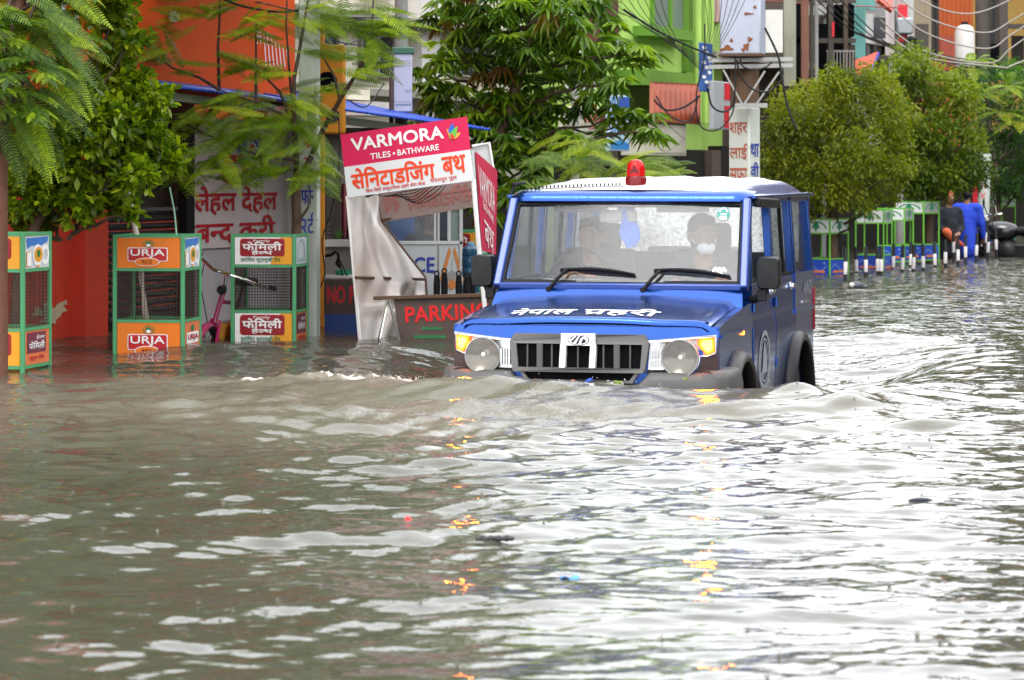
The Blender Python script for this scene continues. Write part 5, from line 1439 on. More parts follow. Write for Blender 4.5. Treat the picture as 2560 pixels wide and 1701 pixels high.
wt_ = mat('guard_white_panel', (.66, .67, .66), .45, var=.06); gy_ = mat('guard_grey_panel', (.30, .30, .29), .5, var=.1); bl_ = mat('guard_blue_panel', (.02, .06, .36), .45, var=.15)
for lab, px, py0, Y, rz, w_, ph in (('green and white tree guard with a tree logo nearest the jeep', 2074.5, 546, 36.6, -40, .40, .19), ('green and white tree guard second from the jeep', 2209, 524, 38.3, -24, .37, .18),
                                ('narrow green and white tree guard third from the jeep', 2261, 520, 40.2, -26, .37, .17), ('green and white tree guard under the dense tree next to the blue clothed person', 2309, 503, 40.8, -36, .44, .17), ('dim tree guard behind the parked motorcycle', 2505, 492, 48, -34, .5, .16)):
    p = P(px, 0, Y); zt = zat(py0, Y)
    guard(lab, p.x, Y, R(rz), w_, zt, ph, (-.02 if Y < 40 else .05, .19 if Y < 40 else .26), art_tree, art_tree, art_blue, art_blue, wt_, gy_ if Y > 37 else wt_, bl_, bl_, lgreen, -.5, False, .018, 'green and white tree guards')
# ------------------------------------------------------------------ sanitising booth with its tilted banners
o = place('sanitizing_booth', 'leaning booth of torn white sheeting under a red and white tile shop banner', 'booth', P(980, 850, 22.6))
TLc, TRc, BRc, BLc = P(851, 337, 22.5), P(1168, 292, 22.3), P(1185, 451.5, 22.3), P(868.5, 495, 22.5)
ban_p = mat('banner_pink', (.55, .010, .070), .4, var=.06, scale=3); ban_w = mat('banner_white', (.60, .60, .60), .45, var=.05, scale=3)
brow = mat('rusty_pipe', (.10, .055, .035), .6, .3, var=.4, scale=30)
U_, V_ = BRc - BLc, TLc - BLc
fr = Frame(BLc, U_, V_, (0, -1, 0)); sp = .485
b = MB(); b.prism([fr.at(0, sp), fr.at(1, sp), fr.at(1, 1), fr.at(0, 1)], (0, .03, 0), 0); b.prism([fr.at(0, 0), fr.at(1, 0), fr.at(1, sp), fr.at(0, sp)], (0, .03, 0), 1)
bn = b.build('banner', [ban_p, ban_w], o, smooth=0)
b = MB(); fr.text(b, 'VARMORA', .075, .715, .80, .905, .004, bold=.075); b.build('lettering', whiteink, bn, smooth=0, recalc=False)
b = MB(); fr.text(b, 'TILES', .215, .545, .375, .635, .004, bold=.05); fr.text(b, 'BATHWARE', .43, .545, .755, .635, .004, bold=.05); fr.oval(b, .403, .59, .009, .02, .004)
b.build('lettering', whiteink, bn, smooth=0, recalc=False)
b = MB(); fr.text(b, 'सेिनटाडिजंग', .045, .115, .70, .425, .004, bold=.055); fr.text(b, 'बथ', .765, .145, .945, .415, .004, bold=.055)
b.build('lettering', mat('orange_red_ink', (.70, .055, .012), .45, var=.05), bn, smooth=0, recalc=False)
b = MB(); fr.text(b, 'िव^ज िसटी सामुदाियक प^हरी सेवा के{न}द^', .15, .022, .62, .10, .004, bold=.03); fr.text(b, 'भरतपुर पुल', .66, .04, .87, .11, .004, bold=.03); b.build('lettering', redink, bn, smooth=0, recalc=False)
b = MB()
for cu, cv, ru, rv, rot, mm in ((.855, .78, .016, .085, 30, 0), (.872, .85, .020, .085, -18, 1), (.885, .78, .022, .11, -35, 2), (.905, .735, .016, .07, -62, 0), (.868, .73, .014, .05, 10, 3)):
    pts = []
    for k in range(16):
        a = 2 * math.pi * k / 16; x, y = ru * math.cos(a) * (1 - .5 * math.sin(a)), rv * math.sin(a)
        c, s = math.cos(R(rot)), math.sin(R(rot)); x2, y2 = x * c - y * s * .5, x * s * 2 + y * c
        pts.append((cu + x2, cv + y2))
    fr.poly(b, pts, .004 + .002 * mm, mm)
b.build('leaf_logo', [mat('logo_orange', (.75, .35, .06), .5), mat('logo_blue', (.03, .12, .5), .5), mat('logo_leaf_green', (.12, .42, .06), .5), mat('logo_red', (.6, .05, .03), .5)], bn, smooth=0)
tarp, n_, l_, bs = nodes('white_tarpaulin')
tc = n_.new('ShaderNodeTexCoord'); no = n_.new('ShaderNodeTexNoise'); no.inputs['Scale'].default_value = 2.5; no.inputs['Detail'].default_value = 7; no.inputs['Roughness'].default_value = .6
l_.new(tc.outputs['Object'], no.inputs['Vector'])
rp = n_.new('ShaderNodeValToRGB'); rp.color_ramp.elements[0].position = .35; rp.color_ramp.elements[1].position = .62
rp.color_ramp.elements[0].color = (.55, .45, .39, 1); rp.color_ramp.elements[1].color = (.74, .71, .68, 1)
l_.new(no.outputs['Fac'], rp.inputs['Fac']); l_.new(rp.outputs['Color'], bs.inputs['Base Color']); bs.inputs['Roughness'].default_value = .3
tl = n_.new('ShaderNodeBsdfTranslucent'); l_.new(rp.outputs['Color'], tl.inputs['Color']); mxs = n_.new('ShaderNodeMixShader'); mxs.inputs['Fac'].default_value = .25
l_.new(bs.outputs[0], mxs.inputs[1]); l_.new(tl.outputs[0], mxs.inputs[2]); l_.new(mxs.outputs[0], n_['Material Output'].inputs['Surface'])
fl = [P(869, 495, 22.5), P(877, 560, 22.5), P(886, 690, 22.5), P(893, 780, 22.5), P(904, 880, 22.5)]
bl = [P(941, 486, 23.6), P(951, 552, 23.6), P(1063, 695, 23.6), P(1066, 738, 23.5), P(1010, 880, 23.4)]
def pick(L, t):
    k = t * (len(L) - 1); i = min(int(k), len(L) - 2); return L[i].lerp(L[i + 1], k - i)
def shf(u, v):
    p = pick(fl, v).lerp(pick(bl, v), u)
    s = math.sin(math.pi * u)
    w1 = .045 * math.sin(9 * u + 5 * v) * s + .03 * math.sin(17 * u - 9 * v + 1) * s + .02 * math.sin(26 * u + 13 * v) * s
    if .70 < v < .78: w1 *= .3
    sag = -.12 * s * max(0, 1 - abs(v - .45) / .35)
    return p + Vector((w1 * .6 + .05 * s, -w1 * 1.3 + sag * .6, .3 * w1 + sag * .5))
b = MB(); b.grid(shf, 44, 56); b.build('side_sheet', tarp, o, smooth=180)
b = MB(); b.tube(bl[:4], .013, 8); b.build('frame_pipe', brow, o)
b = MB(); b.tube([P(889, 694, 22.5), P(1064, 699, 23.5)], .012, 8); b.build('frame_pipe', brow, o)
b = MB(); b.tube([P(868, 490, 22.52), P(904, 900, 22.52)], .014, 8); b.build('leg', whiteink, o)
b = MB(); b.tube([P(1183, 450, 22.32), P(1199, 640, 22.4), P(1225, 900, 22.5)], .018, 8); b.build('leg', whiteink, o)
b = MB(); b.tube([P(951, 552, 23.6), P(1180, 512, 23.6)], .013, 8); b.build('frame_pipe', brow, o)
# banner at the back, its print showing through mirrored
q = [P(953, 556, 23.6), P(1190, 517, 23.5), P(1188, 452, 23.5), P(942, 486, 23.6)]
fr = Frame(q[0], q[1] - q[0], q[3] - q[0], (0, -1, 0))
b = MB(); b.prism(q, (0, .02, 0)); bb = b.build('rear_banner', mat('banner_back', (.34, .24, .22), .6, var=.12, scale=4), o, smooth=0)
b = MB(); fr.text(b, 'बथ', .05, .25, .22, .80, .004, flip=True, bold=.05); fr.text(b, 'सेिनटाडिजंग', .30, .22, .98, .85, .004, flip=True, bold=.05); b.build('lettering', mat('faded_pink_ink', (.42, .16, .14), .6), bb, smooth=0, recalc=False)
# red side banner, seen along its length
q = [P(1197, 624, 22.35), P(1238, 637, 23.6), P(1241, 427, 23.6), P(1178, 371, 22.35)]
fr = Frame(q[0], q[1] - q[0], q[3] - q[0], (.6, -.8, 0))
def quadf(fr, q):
    fr.at = lambda u, v, e=0: q[0].lerp(q[1], u).lerp(q[3].lerp(q[2], u), v) + fr.N * e
    return fr
quadf(fr, q)
def dense(fr, u0, v0, u1, v1, e, b, m=0, n=8): return b.grid(lambda u, v: fr.at(u0 + (u1 - u0) * u, v0 + (v1 - v0) * v, e), n, n, m)
b = MB(); dense(fr, 0, 0, 1, 1, 0, b); sb_ = b.build('side_banner', ban_w, o, smooth=0)
b = MB(); dense(fr, .12, .0, 1, 1, .012, b); b.build('red_field', ban_p, sb_, smooth=0)
b = MB()
for t, v0, v1, u0, u1 in (('VARMORA', .56, .88, .16, .86), ('BATHWARE', .44, .53, .3, .8), ('बथ', .08, .34, .3, .8)):
    v, f = letters(t)
    b.add([fr.at(u0 + (u1 - u0) * (a), v0 + (v1 - v0) * c - .10 * a, .024 + ce) for a, c, ce in v], f)
b.build('lettering', whiteink, sb_, smooth=0, recalc=False)
b = MB(); b.prism([P(1181, 372, 23.7), P(1236, 432, 23.7), P(1223, 358, 23.7), P(1180, 366, 23.7)], (0, .03, 0)); b.build('corner_panel', ban_w, o, smooth=0)
b = MB(); b.tube([P(1180, 366, 23.68), P(1223, 358, 23.68), P(1234, 430, 23.68)], .012, 6); b.build('frame_pipe', whiteink, o)
b = MB(); random.seed(3)
for k in range(7):
    x0, x1 = 940 + 12 * k, 1060 + 9 * k
    b.tube([P(x0 + (x1 - x0) * t, 487 - 25 * t + (10 + 4 * k) * math.sin(math.pi * t) + 3 * math.sin(9 * t + k), 22.9 + .08 * k) for t in [j / 14 for j in range(15)]], .0035, 5)
b.build('hanging_wire', black, o)
# ------------------------------------------------------------------ white police booth behind it
o = place('police_booth', 'white booth with dark aluminium windows and blue capital letters', 'booth', P(1050, 800, 25.2))
alu = mat('aluminium', (.48, .48, .47), .35, .5, var=.08); booth = mat('booth_panel', (.50, .53, .54), .45, var=.1, scale=3, dirt=.2, dirtcol=(.3, .3, .28))
YP = 25.0
b = MB(); pbox(b, 905, 1157, 606, 1000, YP, .04); b.build('front_panel', booth, o, smooth=0)
b = MB(); pbox(b, 905, 1157, 320, 1000, YP + .9, .04); b.build('back_wall', mat('booth_inside', (.05, .06, .08), .7), o, smooth=0)
for a, c, d, e in ((905, 1157, 603, 612), (1084, 1091, 525, 606), (1093, 1099, 525, 606), (1118, 1127, 525, 606), (1148, 1157, 500, 900), (905, 913, 500, 606), (905, 1157, 505, 525)):
    b = MB(); pbox(b, a, c, d, e, YP - .012, .05); b.build('window_frame', alu, o, smooth=0, bevel=.004)
b = MB(); pbox(b, 913, 1084, 525, 603, YP + .015, .01); b.build('window', glass('booth_glass', (.8, .84, .86), .05, (.7, .75, .78), .1), o, smooth=0)
b = MB(); pbox(b, 1127, 1148, 525, 603, YP + .015, .01); b.build('window', mat('grey_green_glass', (.16, .22, .18), .12, var=.4, scale=6), o, smooth=0)
b = MB(); pbox(b, 975, 1036, 540, 606, YP + .4, .03); b.build('blue_chair', mat('bright_blue_plastic', (.02, .10, .34), .4), o, smooth=0)
b = MB(); pbox(b, 1094, 1098, 612, 900, YP - .006, .03); b.build('panel_seam', greyw, o, smooth=0)
fr = pframe(950, 1150, 610, 740, YP - .001)
b = MB(); fr.text(b, 'POLICE', -.05, .44, .675, .73, .004, bold=.06); b.build('lettering', blueink, o, smooth=0, recalc=False)
b = MB()
for s in (-1, 1): fr.poly(b, [(.90 + .13 * s, .18), (.90 + .15 * s, .35), (.90 + .035 * s, .95), (.90 + .01 * s, .85)], .004, 0)
fr.poly(b, [(.80, .30), (1.0, .30), (.97, .42), (.9, .5), (.83, .42)], .004, 1); fr.oval(b, .9, .22, .05, .10, .006, 0); fr.rect(b, .895, .5, .905, .75, .004, 1)
b.build('emblem', [mat('emblem_orange', (.55, .20, .05), .5), greyw], o, smooth=0)
# kiosk to its left
o = place('roadside_kiosk', 'grey brick kiosk with a reddish curtain in its window beside the yellow post', 'kiosk', P(850, 800, 25.3))
YK = 25.3
kio = mat('kiosk_wall', (.26, .22, .21), .7, var=.15, scale=8)
b = MB(); pbox(b, 800, 905, 612, 1000, YK, .05); b.build('counter_wall', kio, o, smooth=0)
b = MB(); pbox(b, 800, 905, 330, 612, YK + .35, .05)
for k in range(12): pbox(b, 818, 846, 480 + k * 11, 488 + k * 11, YK + .32, .03)
b.build('back_wall', kio, o, smooth=0)
b = MB(); pbox(b, 808, 905, 600, 618, YK - .06, .18); b.build('counter', palew, o, smooth=0, bevel=.006)
b = MB(); b.grid(lambda u, v: P(852 + 46 * u, 460 + 142 * v, YK + .2 + .03 * math.sin(u * 22)), 30, 3); b.build('curtain', mat('rose_curtain', (.30, .08, .09), .8, var=.2), o, smooth=180, solid=.006)
b = MB(); pbox(b, 838, 852, 440, 602, YK + .1, .04); pbox(b, 812, 818, 440, 602, YK, .04); b.build('window_post', wood, o, smooth=0)
b = MB(); pbox(b, 800, 905, 320, 345, YK - .1, .5); b.build('soffit', wood, o, smooth=0)
o = place('potted_plant', 'tiny green plant on the kiosk counter', 'plant', P(846, 600, YK))
b = MB()
for k in range(16):
    a = k * 2.4; c = P(846, 600, YK); d = Vector((math.cos(a) * .05, math.sin(a) * .03, .05 + .05 * random.random())); s = Vector((-math.sin(a), math.cos(a), 0)) * .008
    b.add([c, c + d * .6 + s, c + d, c + d * .6 - s], [(0, 1, 2, 3)])
b.build('leaf_tuft', mat('plant_green', (.06, .22, .03), .5), o, smooth=0)
# bench with green tray, swan-necked black pipe
o = place('wooden_bench', 'pale narrow bench top in front of the kiosk', 'bench', P(850, 690, 24.6))
b = MB(); pbox(b, 812, 882, 690, 697, 24.6, .3); b.build('top', palew, o, bevel=.004)
for x in (818, 874): b = MB(); pbox(b, x, x + 5, 697, 960, 24.65, .04); b.build('leg', wood, o)
o = place('plastic_basin', 'green plastic basin on the narrow bench', 'basin', P(860, 688, 24.62))
c = P(858, 689, 24.72); b = MB(); b.lathe([(0, 0), (.055, 0), (.075, .045), (.068, .045), (.05, .008), (0, .008)], c, 'z', 18); b.build('bowl', mat('green_plastic', (.03, .24, .14), .4), o)
o = place('hand_pump', 'black swan necked pipe standing behind the narrow bench', 'pump', P(840, 690, 24.5))
b = MB(); b.tube([P(812, 640, 24.5), P(828, 638, 24.5), P(838, 630, 24.5), P(845, 634, 24.5), P(847, 645, 24.5), P(842, 660, 24.5), P(852, 668, 24.5)], .014, 8); b.build('spout', black, o)
b = MB(); b.tube([P(846, 645, 24.48), P(856, 690, 24.5)], .006, 6); b.tube([P(846, 645, 24.48), P(868, 690, 24.5)], .006, 6); b.build('stay', black, o)
# no-parking boards
rustb = mat('brown_board', (.075, .05, .04), .55, var=.35, scale=8, dirt=.4, dirtcol=(.13, .07, .04))
o = place('barrier_board', 'dark brown no parking board standing half behind the booth sheeting', 'barrier', P(855, 850, 23.9))
b = MB(); pbox(b, 810, 1000, 700, 786, 23.9, .03); bd = b.build('board', rustb, o, smooth=0)
fr = pframe(810, 1000, 700, 786, 23.9); b = MB(); fr.text(b, 'NO PARKING', .04, .32, .97, .80, .004, bold=.06); b.build('lettering', redink, bd, smooth=0, recalc=False)
b = MB(); pbox(b, 811, 903, 786, 900, 23.88, .05); b.build('lower_panel', mat('blue_lower_panel', (.02, .06, .25), .5, var=.2, scale=4, dirt=.3), o, smooth=0)
o = place('parking_barrier', 'rusty brown barrier with red capital letters and splayed steel legs', 'barrier', P(1090, 850, 22.5))
YQ = 22.5
b = MB(); b.prism([P(984, 748, YQ), P(1004, 880, YQ), P(1400, 880, YQ), P(1400, 736, YQ)], (0, .03, 0)); bd = b.build('board', rustb, o, smooth=0)
b = MB(); b.bar(P(933, 746, YQ - .01), P(1400, 733, YQ - .01), .035, .028); b.build('top_rail', brow, o, bevel=.004)
b = MB(); b.tube([P(969, 752, YQ - .02), P(949, 846, YQ - .25), P(940, 900, YQ - .3)], .011, 8); b.build('leg', chrome, o)
b = MB(); b.tube([P(973, 752, YQ), P(996, 842, YQ - .05), P(1004, 890, YQ)], .012, 8); b.build('leg', mat('dull_steel', (.3, .28, .26), .4, .6), o)
q = [P(1014, 808, YQ), P(1222, 796, YQ), P(1220, 756, YQ), P(1012, 770, YQ)]; fr = Frame(q[0], q[1] - q[0], q[3] - q[0], (0, -1, 0))
b = MB(); fr.text(b, 'PARKING', 0, 0, 1, 1, .005, bold=.07); b.build('lettering', mat('fresh_red_paint', (.60, .012, .012), .5), bd, smooth=0, recalc=False)
b = MB(); fr = pframe(1030, 1130, 812, 850, YQ); [fr.oval(b, .3 + .1 * k, .75, .045, .12, .004) for k in range(5)]; [fr.oval(b, .1 + .1 * k, .2, .045, .14, .004) for k in range(8)]; b.build('lettering', greenink, bd, smooth=0, recalc=False)
# rubber traffic posts behind the barrier
for k, (x, y0) in enumerate(((1092, 690), (1111, 684), (1147, 690), (1168, 694), (1181, 692))):
    o = place('traffic_post', 'black rubber traffic post with a ring top behind the red lettered barrier', 'traffic post', P(x, 860, 23.2 + .1 * k), 'rubber posts behind the barrier')
    c = P(x, y0, 23.2 + .1 * k); b = MB(); b.lathe([(0, 0), (.020, 0), (.026, -.06), (.028, -1.05), (0, -1.05)], c, 'z', 12); b.build('shaft', black, o)
    b = MB(); b.tube([c + Vector((.018 * math.cos(t), 0, .018 + .018 * math.sin(t))) for t in [2 * math.pi * j / 14 for j in range(15)]], .006, 6, cap=False); b.build('ring', dplas, o)
# water jars
jar = mat('blue_water_jar', (.02, .075, .14), .12, var=.15, scale=4)
for k in range(3):
    o = place('water_jar', ('topmost', 'middle', 'lowest')[k] + ' dark blue water jar of the stack beside the white booth', 'water jar', P(1177, 690, 24.2 + .0), 'stack of water jars')
    z = zat(604, 24.2) - .29 * (k + 1); c = Vector((P(1177, 0, 24.2).x, 24.2, z)); b = MB()
    b.lathe([(0, 0), (.066, 0), (.072, .02), (.072, .07), (.067, .08), (.072, .09), (.072, .16), (.067, .17), (.072, .18), (.068, .23), (.03, .265), (0, .27)], c, 'z', 22); b.build('jar_body', jar, o)
    b = MB(); b.lathe([(0, .264), (.03, .262), (.03, .288), (0, .289)], c, 'z', 14); b.build('cap', mat('pale_cap', (.2, .35, .42), .4), o)
# ------------------------------------------------------------------ poles
pole_w = mat('whitewashed_concrete', (.50, .53, .48), .7, var=.2, scale=5, dirt=.5, dirtcol=(.2, .25, .17))
conc = mat('grey_concrete', (.26, .27, .25), .8, var=.25, scale=5, dirt=.4)
YU = 23.1
c0 = P(772, 0, YU)
o = place('utility_pole', 'square concrete pole with blue painted script beside the yellow post', 'pole', (c0.x, YU, -.6))
rot = Matrix.Rotation(-R(6), 3, 'Z'); b = MB(); b.box((c0.x, YU + .08, 3.2), (.145, .15, 7.6), 0, rot); b.build('shaft', pole_w, o, bevel=.01)
fr = Frame(P(753, 650, YU - .003), (.122, .012, 0), (0, 0, .8), (0, -1, 0))
b = MB(); fr.text(b, 'फोन', -.02, .54, 1.0, .72, .004, bold=.03); fr.text(b, '२टी', .0, .25, 1.0, .45, .004, bold=.03); b.build('lettering', blueink, o, smooth=0, recalc=False)
b = MB(); fr.text(b, 'का', .1, 1.08, .9, 1.24, .004, bold=.03); fr.text(b, 'रु', .1, .84, .7, .98, .004, bold=.02); b.build('lettering', redink, o, smooth=0, recalc=False)
yel = mat('yellow_orange_metal', (.62, .24, .012), .45, var=.15, scale=5, dirt=.25, dirtcol=(.3, .12, .02))
YY = 24.3
o = place('signal_post', 'yellow orange signal post with a round dark lamp head behind the feathery tree', 'signal post', P(806, 900, YY))
b = MB(); pbox(b, 797, 811, 60, 960, YY, .06); b.build('post', yel, o, bevel=.006)
b = MB(); pbox(b, 793, 862, 112, 335, YY - .03, .16); hdp = b.build('head_board', yel, o, bevel=.02)
b = MB(); c = P(818, 205, YY - .04); b.lathe([(0, -.005), (.075, -.005), (.082, 0), (.082, .02)], c, 'y', 28); b.build('lamp_face', void, hdp)
b = MB(); c = P(832, 290, YY - .04); b.lathe([(0, -.005), (.05, -.005), (.055, 0), (.055, .02)], c, 'y', 28); b.build('lamp_face', wood, hdp)
# light box on a slim pole
YL = 26.5
o = place('light_box', 'tall pale lilac light box sign on a grey pole above the blue awning', 'sign', P(1005, 430, YL))
b = MB(); a = P(1003, 0, YL + .1); b.tube([(a.x, a.y, -.6), (a.x, a.y, 3.6)], .06, 12); b.build('pole', conc, o)
b = MB(); pbox(b, 984, 1030, 133, 280, YL, .12); bx_ = b.build('case', mat('light_box_face', (.50, .52, .62), .4, var=.05, scale=3, dirt=.1, dirtcol=(.3, .3, .34)), o, bevel=.008)
b = MB(); pbox(b, 980, 1034, 118, 136, YL - .01, .16); b.build('cap', mat('dull_green_cap', (.06, .16, .10), .5), o, bevel=.01)
fr = pframe(984, 1030, 133, 280, YL); b = MB(); fr.text(b, 'ALU', .64, .33, .98, .38, .003); [fr.rect(b, .12 + .12 * k, .11, .20 + .12 * k, .135, .003) for k in range(7)]
for k in range(3): fr.rect(b, .03, .86 - .04 * k, .97, .866 - .04 * k, .003)
fr.rect(b, .03, .17, .97, .176, .003); b.build('lettering', mat('grey_blue_ink', (.10, .16, .34), .5), bx_, smooth=0, recalc=False)
b = MB(); a = P(984, 0, YL); b.tube([(a.x - .02, YL, -.6), (a.x - .02, YL, zat(130, YL))], .02, 8); b.build('side_post', brown, o)
# transformer post
YT = 34.2
o = place('transformer_post', 'painted concrete post carrying a rusty pale transformer box', 'post', P(1862, 700, YT))
a = P(1865, 0, YT); rot = Matrix.Rotation(-R(32), 3, 'Z')
b = MB(); b.box((a.x, YT + .22, .68), (.265, .27, 2.62), 0, rot); b.build('painted_foot', mat('post_white_paint', (.54, .56, .50), .6, var=.1, scale=4, dirt=.3, dirtcol=(.3, .33, .27)), o, bevel=.012)
b = MB(); b.box((a.x, YT + .22, 2.9), (.25, .255, 1.82), 0, rot); b.build('shaft', mat('brown_post', (.13, .075, .045), .8, var=.35, scale=7), o, bevel=.012)
ux = rot @ Vector((1, 0, 0)); uy = rot @ Vector((0, 1, 0))
c = Vector((a.x, YT + .22, 0)) - uy * .138 - ux * .1325
fr = Frame((c.x, c.y, zat(450, YT)), ux * .265, (0, 0, zat(270, YT) - zat(450, YT)), -uy)
b = MB()
for t, v0, v1 in (('शहर', .62, .80), ('लाई', .28, .50), ('सफा', -.02, .16)): fr.text(b, t, .06, v0, .9, v1, .004, bold=.02)
b.build('lettering', mat('rust_red_ink', (.42, .09, .05), .5), o, smooth=0, recalc=False)
c = Vector((a.x, YT + .22, 0)) - uy * .135 + ux * .136
fr = Frame((c.x, c.y, zat(450, YT)), uy * .27, (0, 0, zat(270, YT) - zat(450, YT)), ux)
b = MB(); fr.text(b, 'था', .08, .32, .82, .50, .004, bold=.04); fr.text(b, 'वी', .08, .04, .82, .24, .004, bold=.04); b.build('lettering', blueink, o, smooth=0, recalc=False)
galv = mat('galvanised_iron', (.36, .36, .34), .55, .4, var=.2, scale=8)
bx = mat('pale_blue_grey_steel', (.40, .43, .52), .45, var=.12, scale=4, dirt=.3, dirtcol=(.22, .16, .13))
b = MB(); b.box((P(1860, 0, YT - .1).x, YT + .1, (zat(-30, YT) + zat(137, YT)) / 2), (.47, .42, zat(-30, YT) - zat(137, YT)), 0, Matrix.Rotation(-R(12), 3, 'Z')); tb = b.build('transformer_box', bx, o, bevel=.02)
rust = mat('rust_patch', (.20, .07, .025), .8, var=.5, scale=40)
for k, (rx, ry, rw, rh) in enumerate(((1828, 122, 14, 7), (1815, 126, 9, 3), (1876, 118, 7, 9), (1838, 102, 4, 5), (1884, 100, 6, 6), (1868, 126, 5, 5), (1897, 20, 4, 4), (1880, 36, 12, 3))):
    q0 = P(rx, ry, YT - .117 + .045 * (rx - 1860) / 55 * .0); pts = []
    for j in range(12):
        a_ = j * math.pi / 6; f_ = 1 + .35 * math.sin(3 * a_ + k * 2)
        v_ = Matrix.Rotation(-R(12), 3, 'Z') @ Vector(((rx - 1860 + rw * f_ * math.cos(a_)) * YT / F, -.213 - .0005 * k, 0)); pts.append(Vector((P(1860, 0, YT - .1).x + v_.x, YT + .1 + v_.y, zat(ry + rh * f_ * math.sin(a_), YT))))
    b = MB(); b.poly(pts); b.build('rust_patch', rust, tb, smooth=0)
b = MB(); b.box((P(1860, 0, YT - .1).x, YT + .1, zat(137, YT) - .01), (.50, .45, .03), 0, Matrix.Rotation(-R(12), 3, 'Z')); b.build('box_base', brow, tb, bevel=.004)
for py in (152, 168):
    b = MB(); b.bar(P(1772, py, YT), P(1982, py - 4, YT), .05, .045); b.build('cross_arm', galv, o)
for p_, q_ in (((1808, 175), (1856, 262)), ((1912, 178), (1860, 262)), ((1948, 180), (1890, 262))):
    b = MB(); b.bar(P(*p_, YT - .05), P(*q_, YT - .05), .045, .02); b.build('brace', galv, o)
b = MB(); b.bar(P(1832, 264, YT - .04), P(1918, 264, YT - .04), .06, .05); b.build('clamp', galv, o)
# slimmer poles
def pole(label, px, py0, py1, Y, r_, m_, lean=0, bands=None):
    a = P(px, 0, Y); o = place('street_pole', label, 'pole', (a.x, Y, -.6))
    b = MB(); b.tube([(a.x, Y, -.6 if py1 is None else zat(py1, Y)), (a.x + lean, Y, zat(py0, Y))], [r_, r_ * .85], 12); b.build('shaft', m_, o)
    for z, m2 in bands or []:
        b = MB(); b.lathe([(r_ * 1.05, -.03), (r_ * 1.05, .03)], (a.x + lean * .5, Y, z), 'z', 14); b.build('band', m2, o)
    return o
pole('grey pole with faint red bands inside the mango tree', 1438, -200, None, 30.5, .045, conc, 0, [(zat(115, 30.5), redink), (zat(165, 30.5), redink)])
o = pole('leaning white painted pole with red and blue marks behind the bollards', 2450, 385, None, 45.5, .095, pole_w, .09)
fr = Frame(P(2443, 560, 45.3), (.12, 0, 0), (.03, 0, .7), (0, -1, 0)); b = MB(); fr.text(b, '४', .2, .55, .9, .68, .02, 0); fr.text(b, 'त', .25, .75, .9, .86, .02, 0); fr.text(b, 'भ', .1, .28, .8, .40, .02, 1); fr.text(b, 'न', .1, .10, .8, .24, .02, 1); b.build('lettering', [redink, blueink], o, smooth=0)
b = MB(); pbox(b, 2432, 2444, 455, 560, 45.8, .05); b.build('red_strip', redink, o, smooth=0)
o = pole('pole with a small grey transformer and red strip beside the faded orange house', 2248, -60, None, 45.0, .07, greyw)
b = MB(); pbox(b, 2242, 2284, 44, 86, 44.8, .25); b.build('transformer', mat('grey_steel', (.30, .32, .33), .5, .3, var=.2), o, bevel=.03)
for d_, e_ in ((12, 46), (84, 104)):
    b = MB(); pbox(b, 2246, 2269, d_, e_, 44.9, .06); b.build('red_cover', redink, o)
b = MB(); b.ball(P(2278, 100, 44.8), (.10, .1, .06), 10); b.build('insulator', black, o)
pole('dark pole wrapped in cables near the ochre house', 2470, -60, None, 50, .13, wood, -.1)
# ------------------------------------------------------------------ stakes
o = place('tree_stake', 'slanting peeled white stake leaning through the orange tree guard', 'stake', P(378, 860, YB + .2))
b = MB(); n = 16
b.tube([P(316 + 66 * t + 4 * math.sin(5 * t), 452 + 440 * t, YB + .22) for t in [k / n for k in range(n + 1)]], [.019 + .004 * math.sin(k * 1.7) for k in range(n + 1)], 9); b.build('pole', mat('peeled_bark', (.48, .43, .36), .7, var=.2, scale=12, dirt=.6, dirtcol=(.16, .09, .05)), o)
o = place('tree_stake', 'thin green stake rising from the orange tree guard', 'stake', P(445, 700, YB + .1))
b = MB(); b.tube([P(424, 468, YB + .1), P(436, 530, YB + .1), P(446, 640, YB + .1)], .0065, 6); b.build('pole', mat('pale_green_stake', (.22, .40, .28), .5), o)
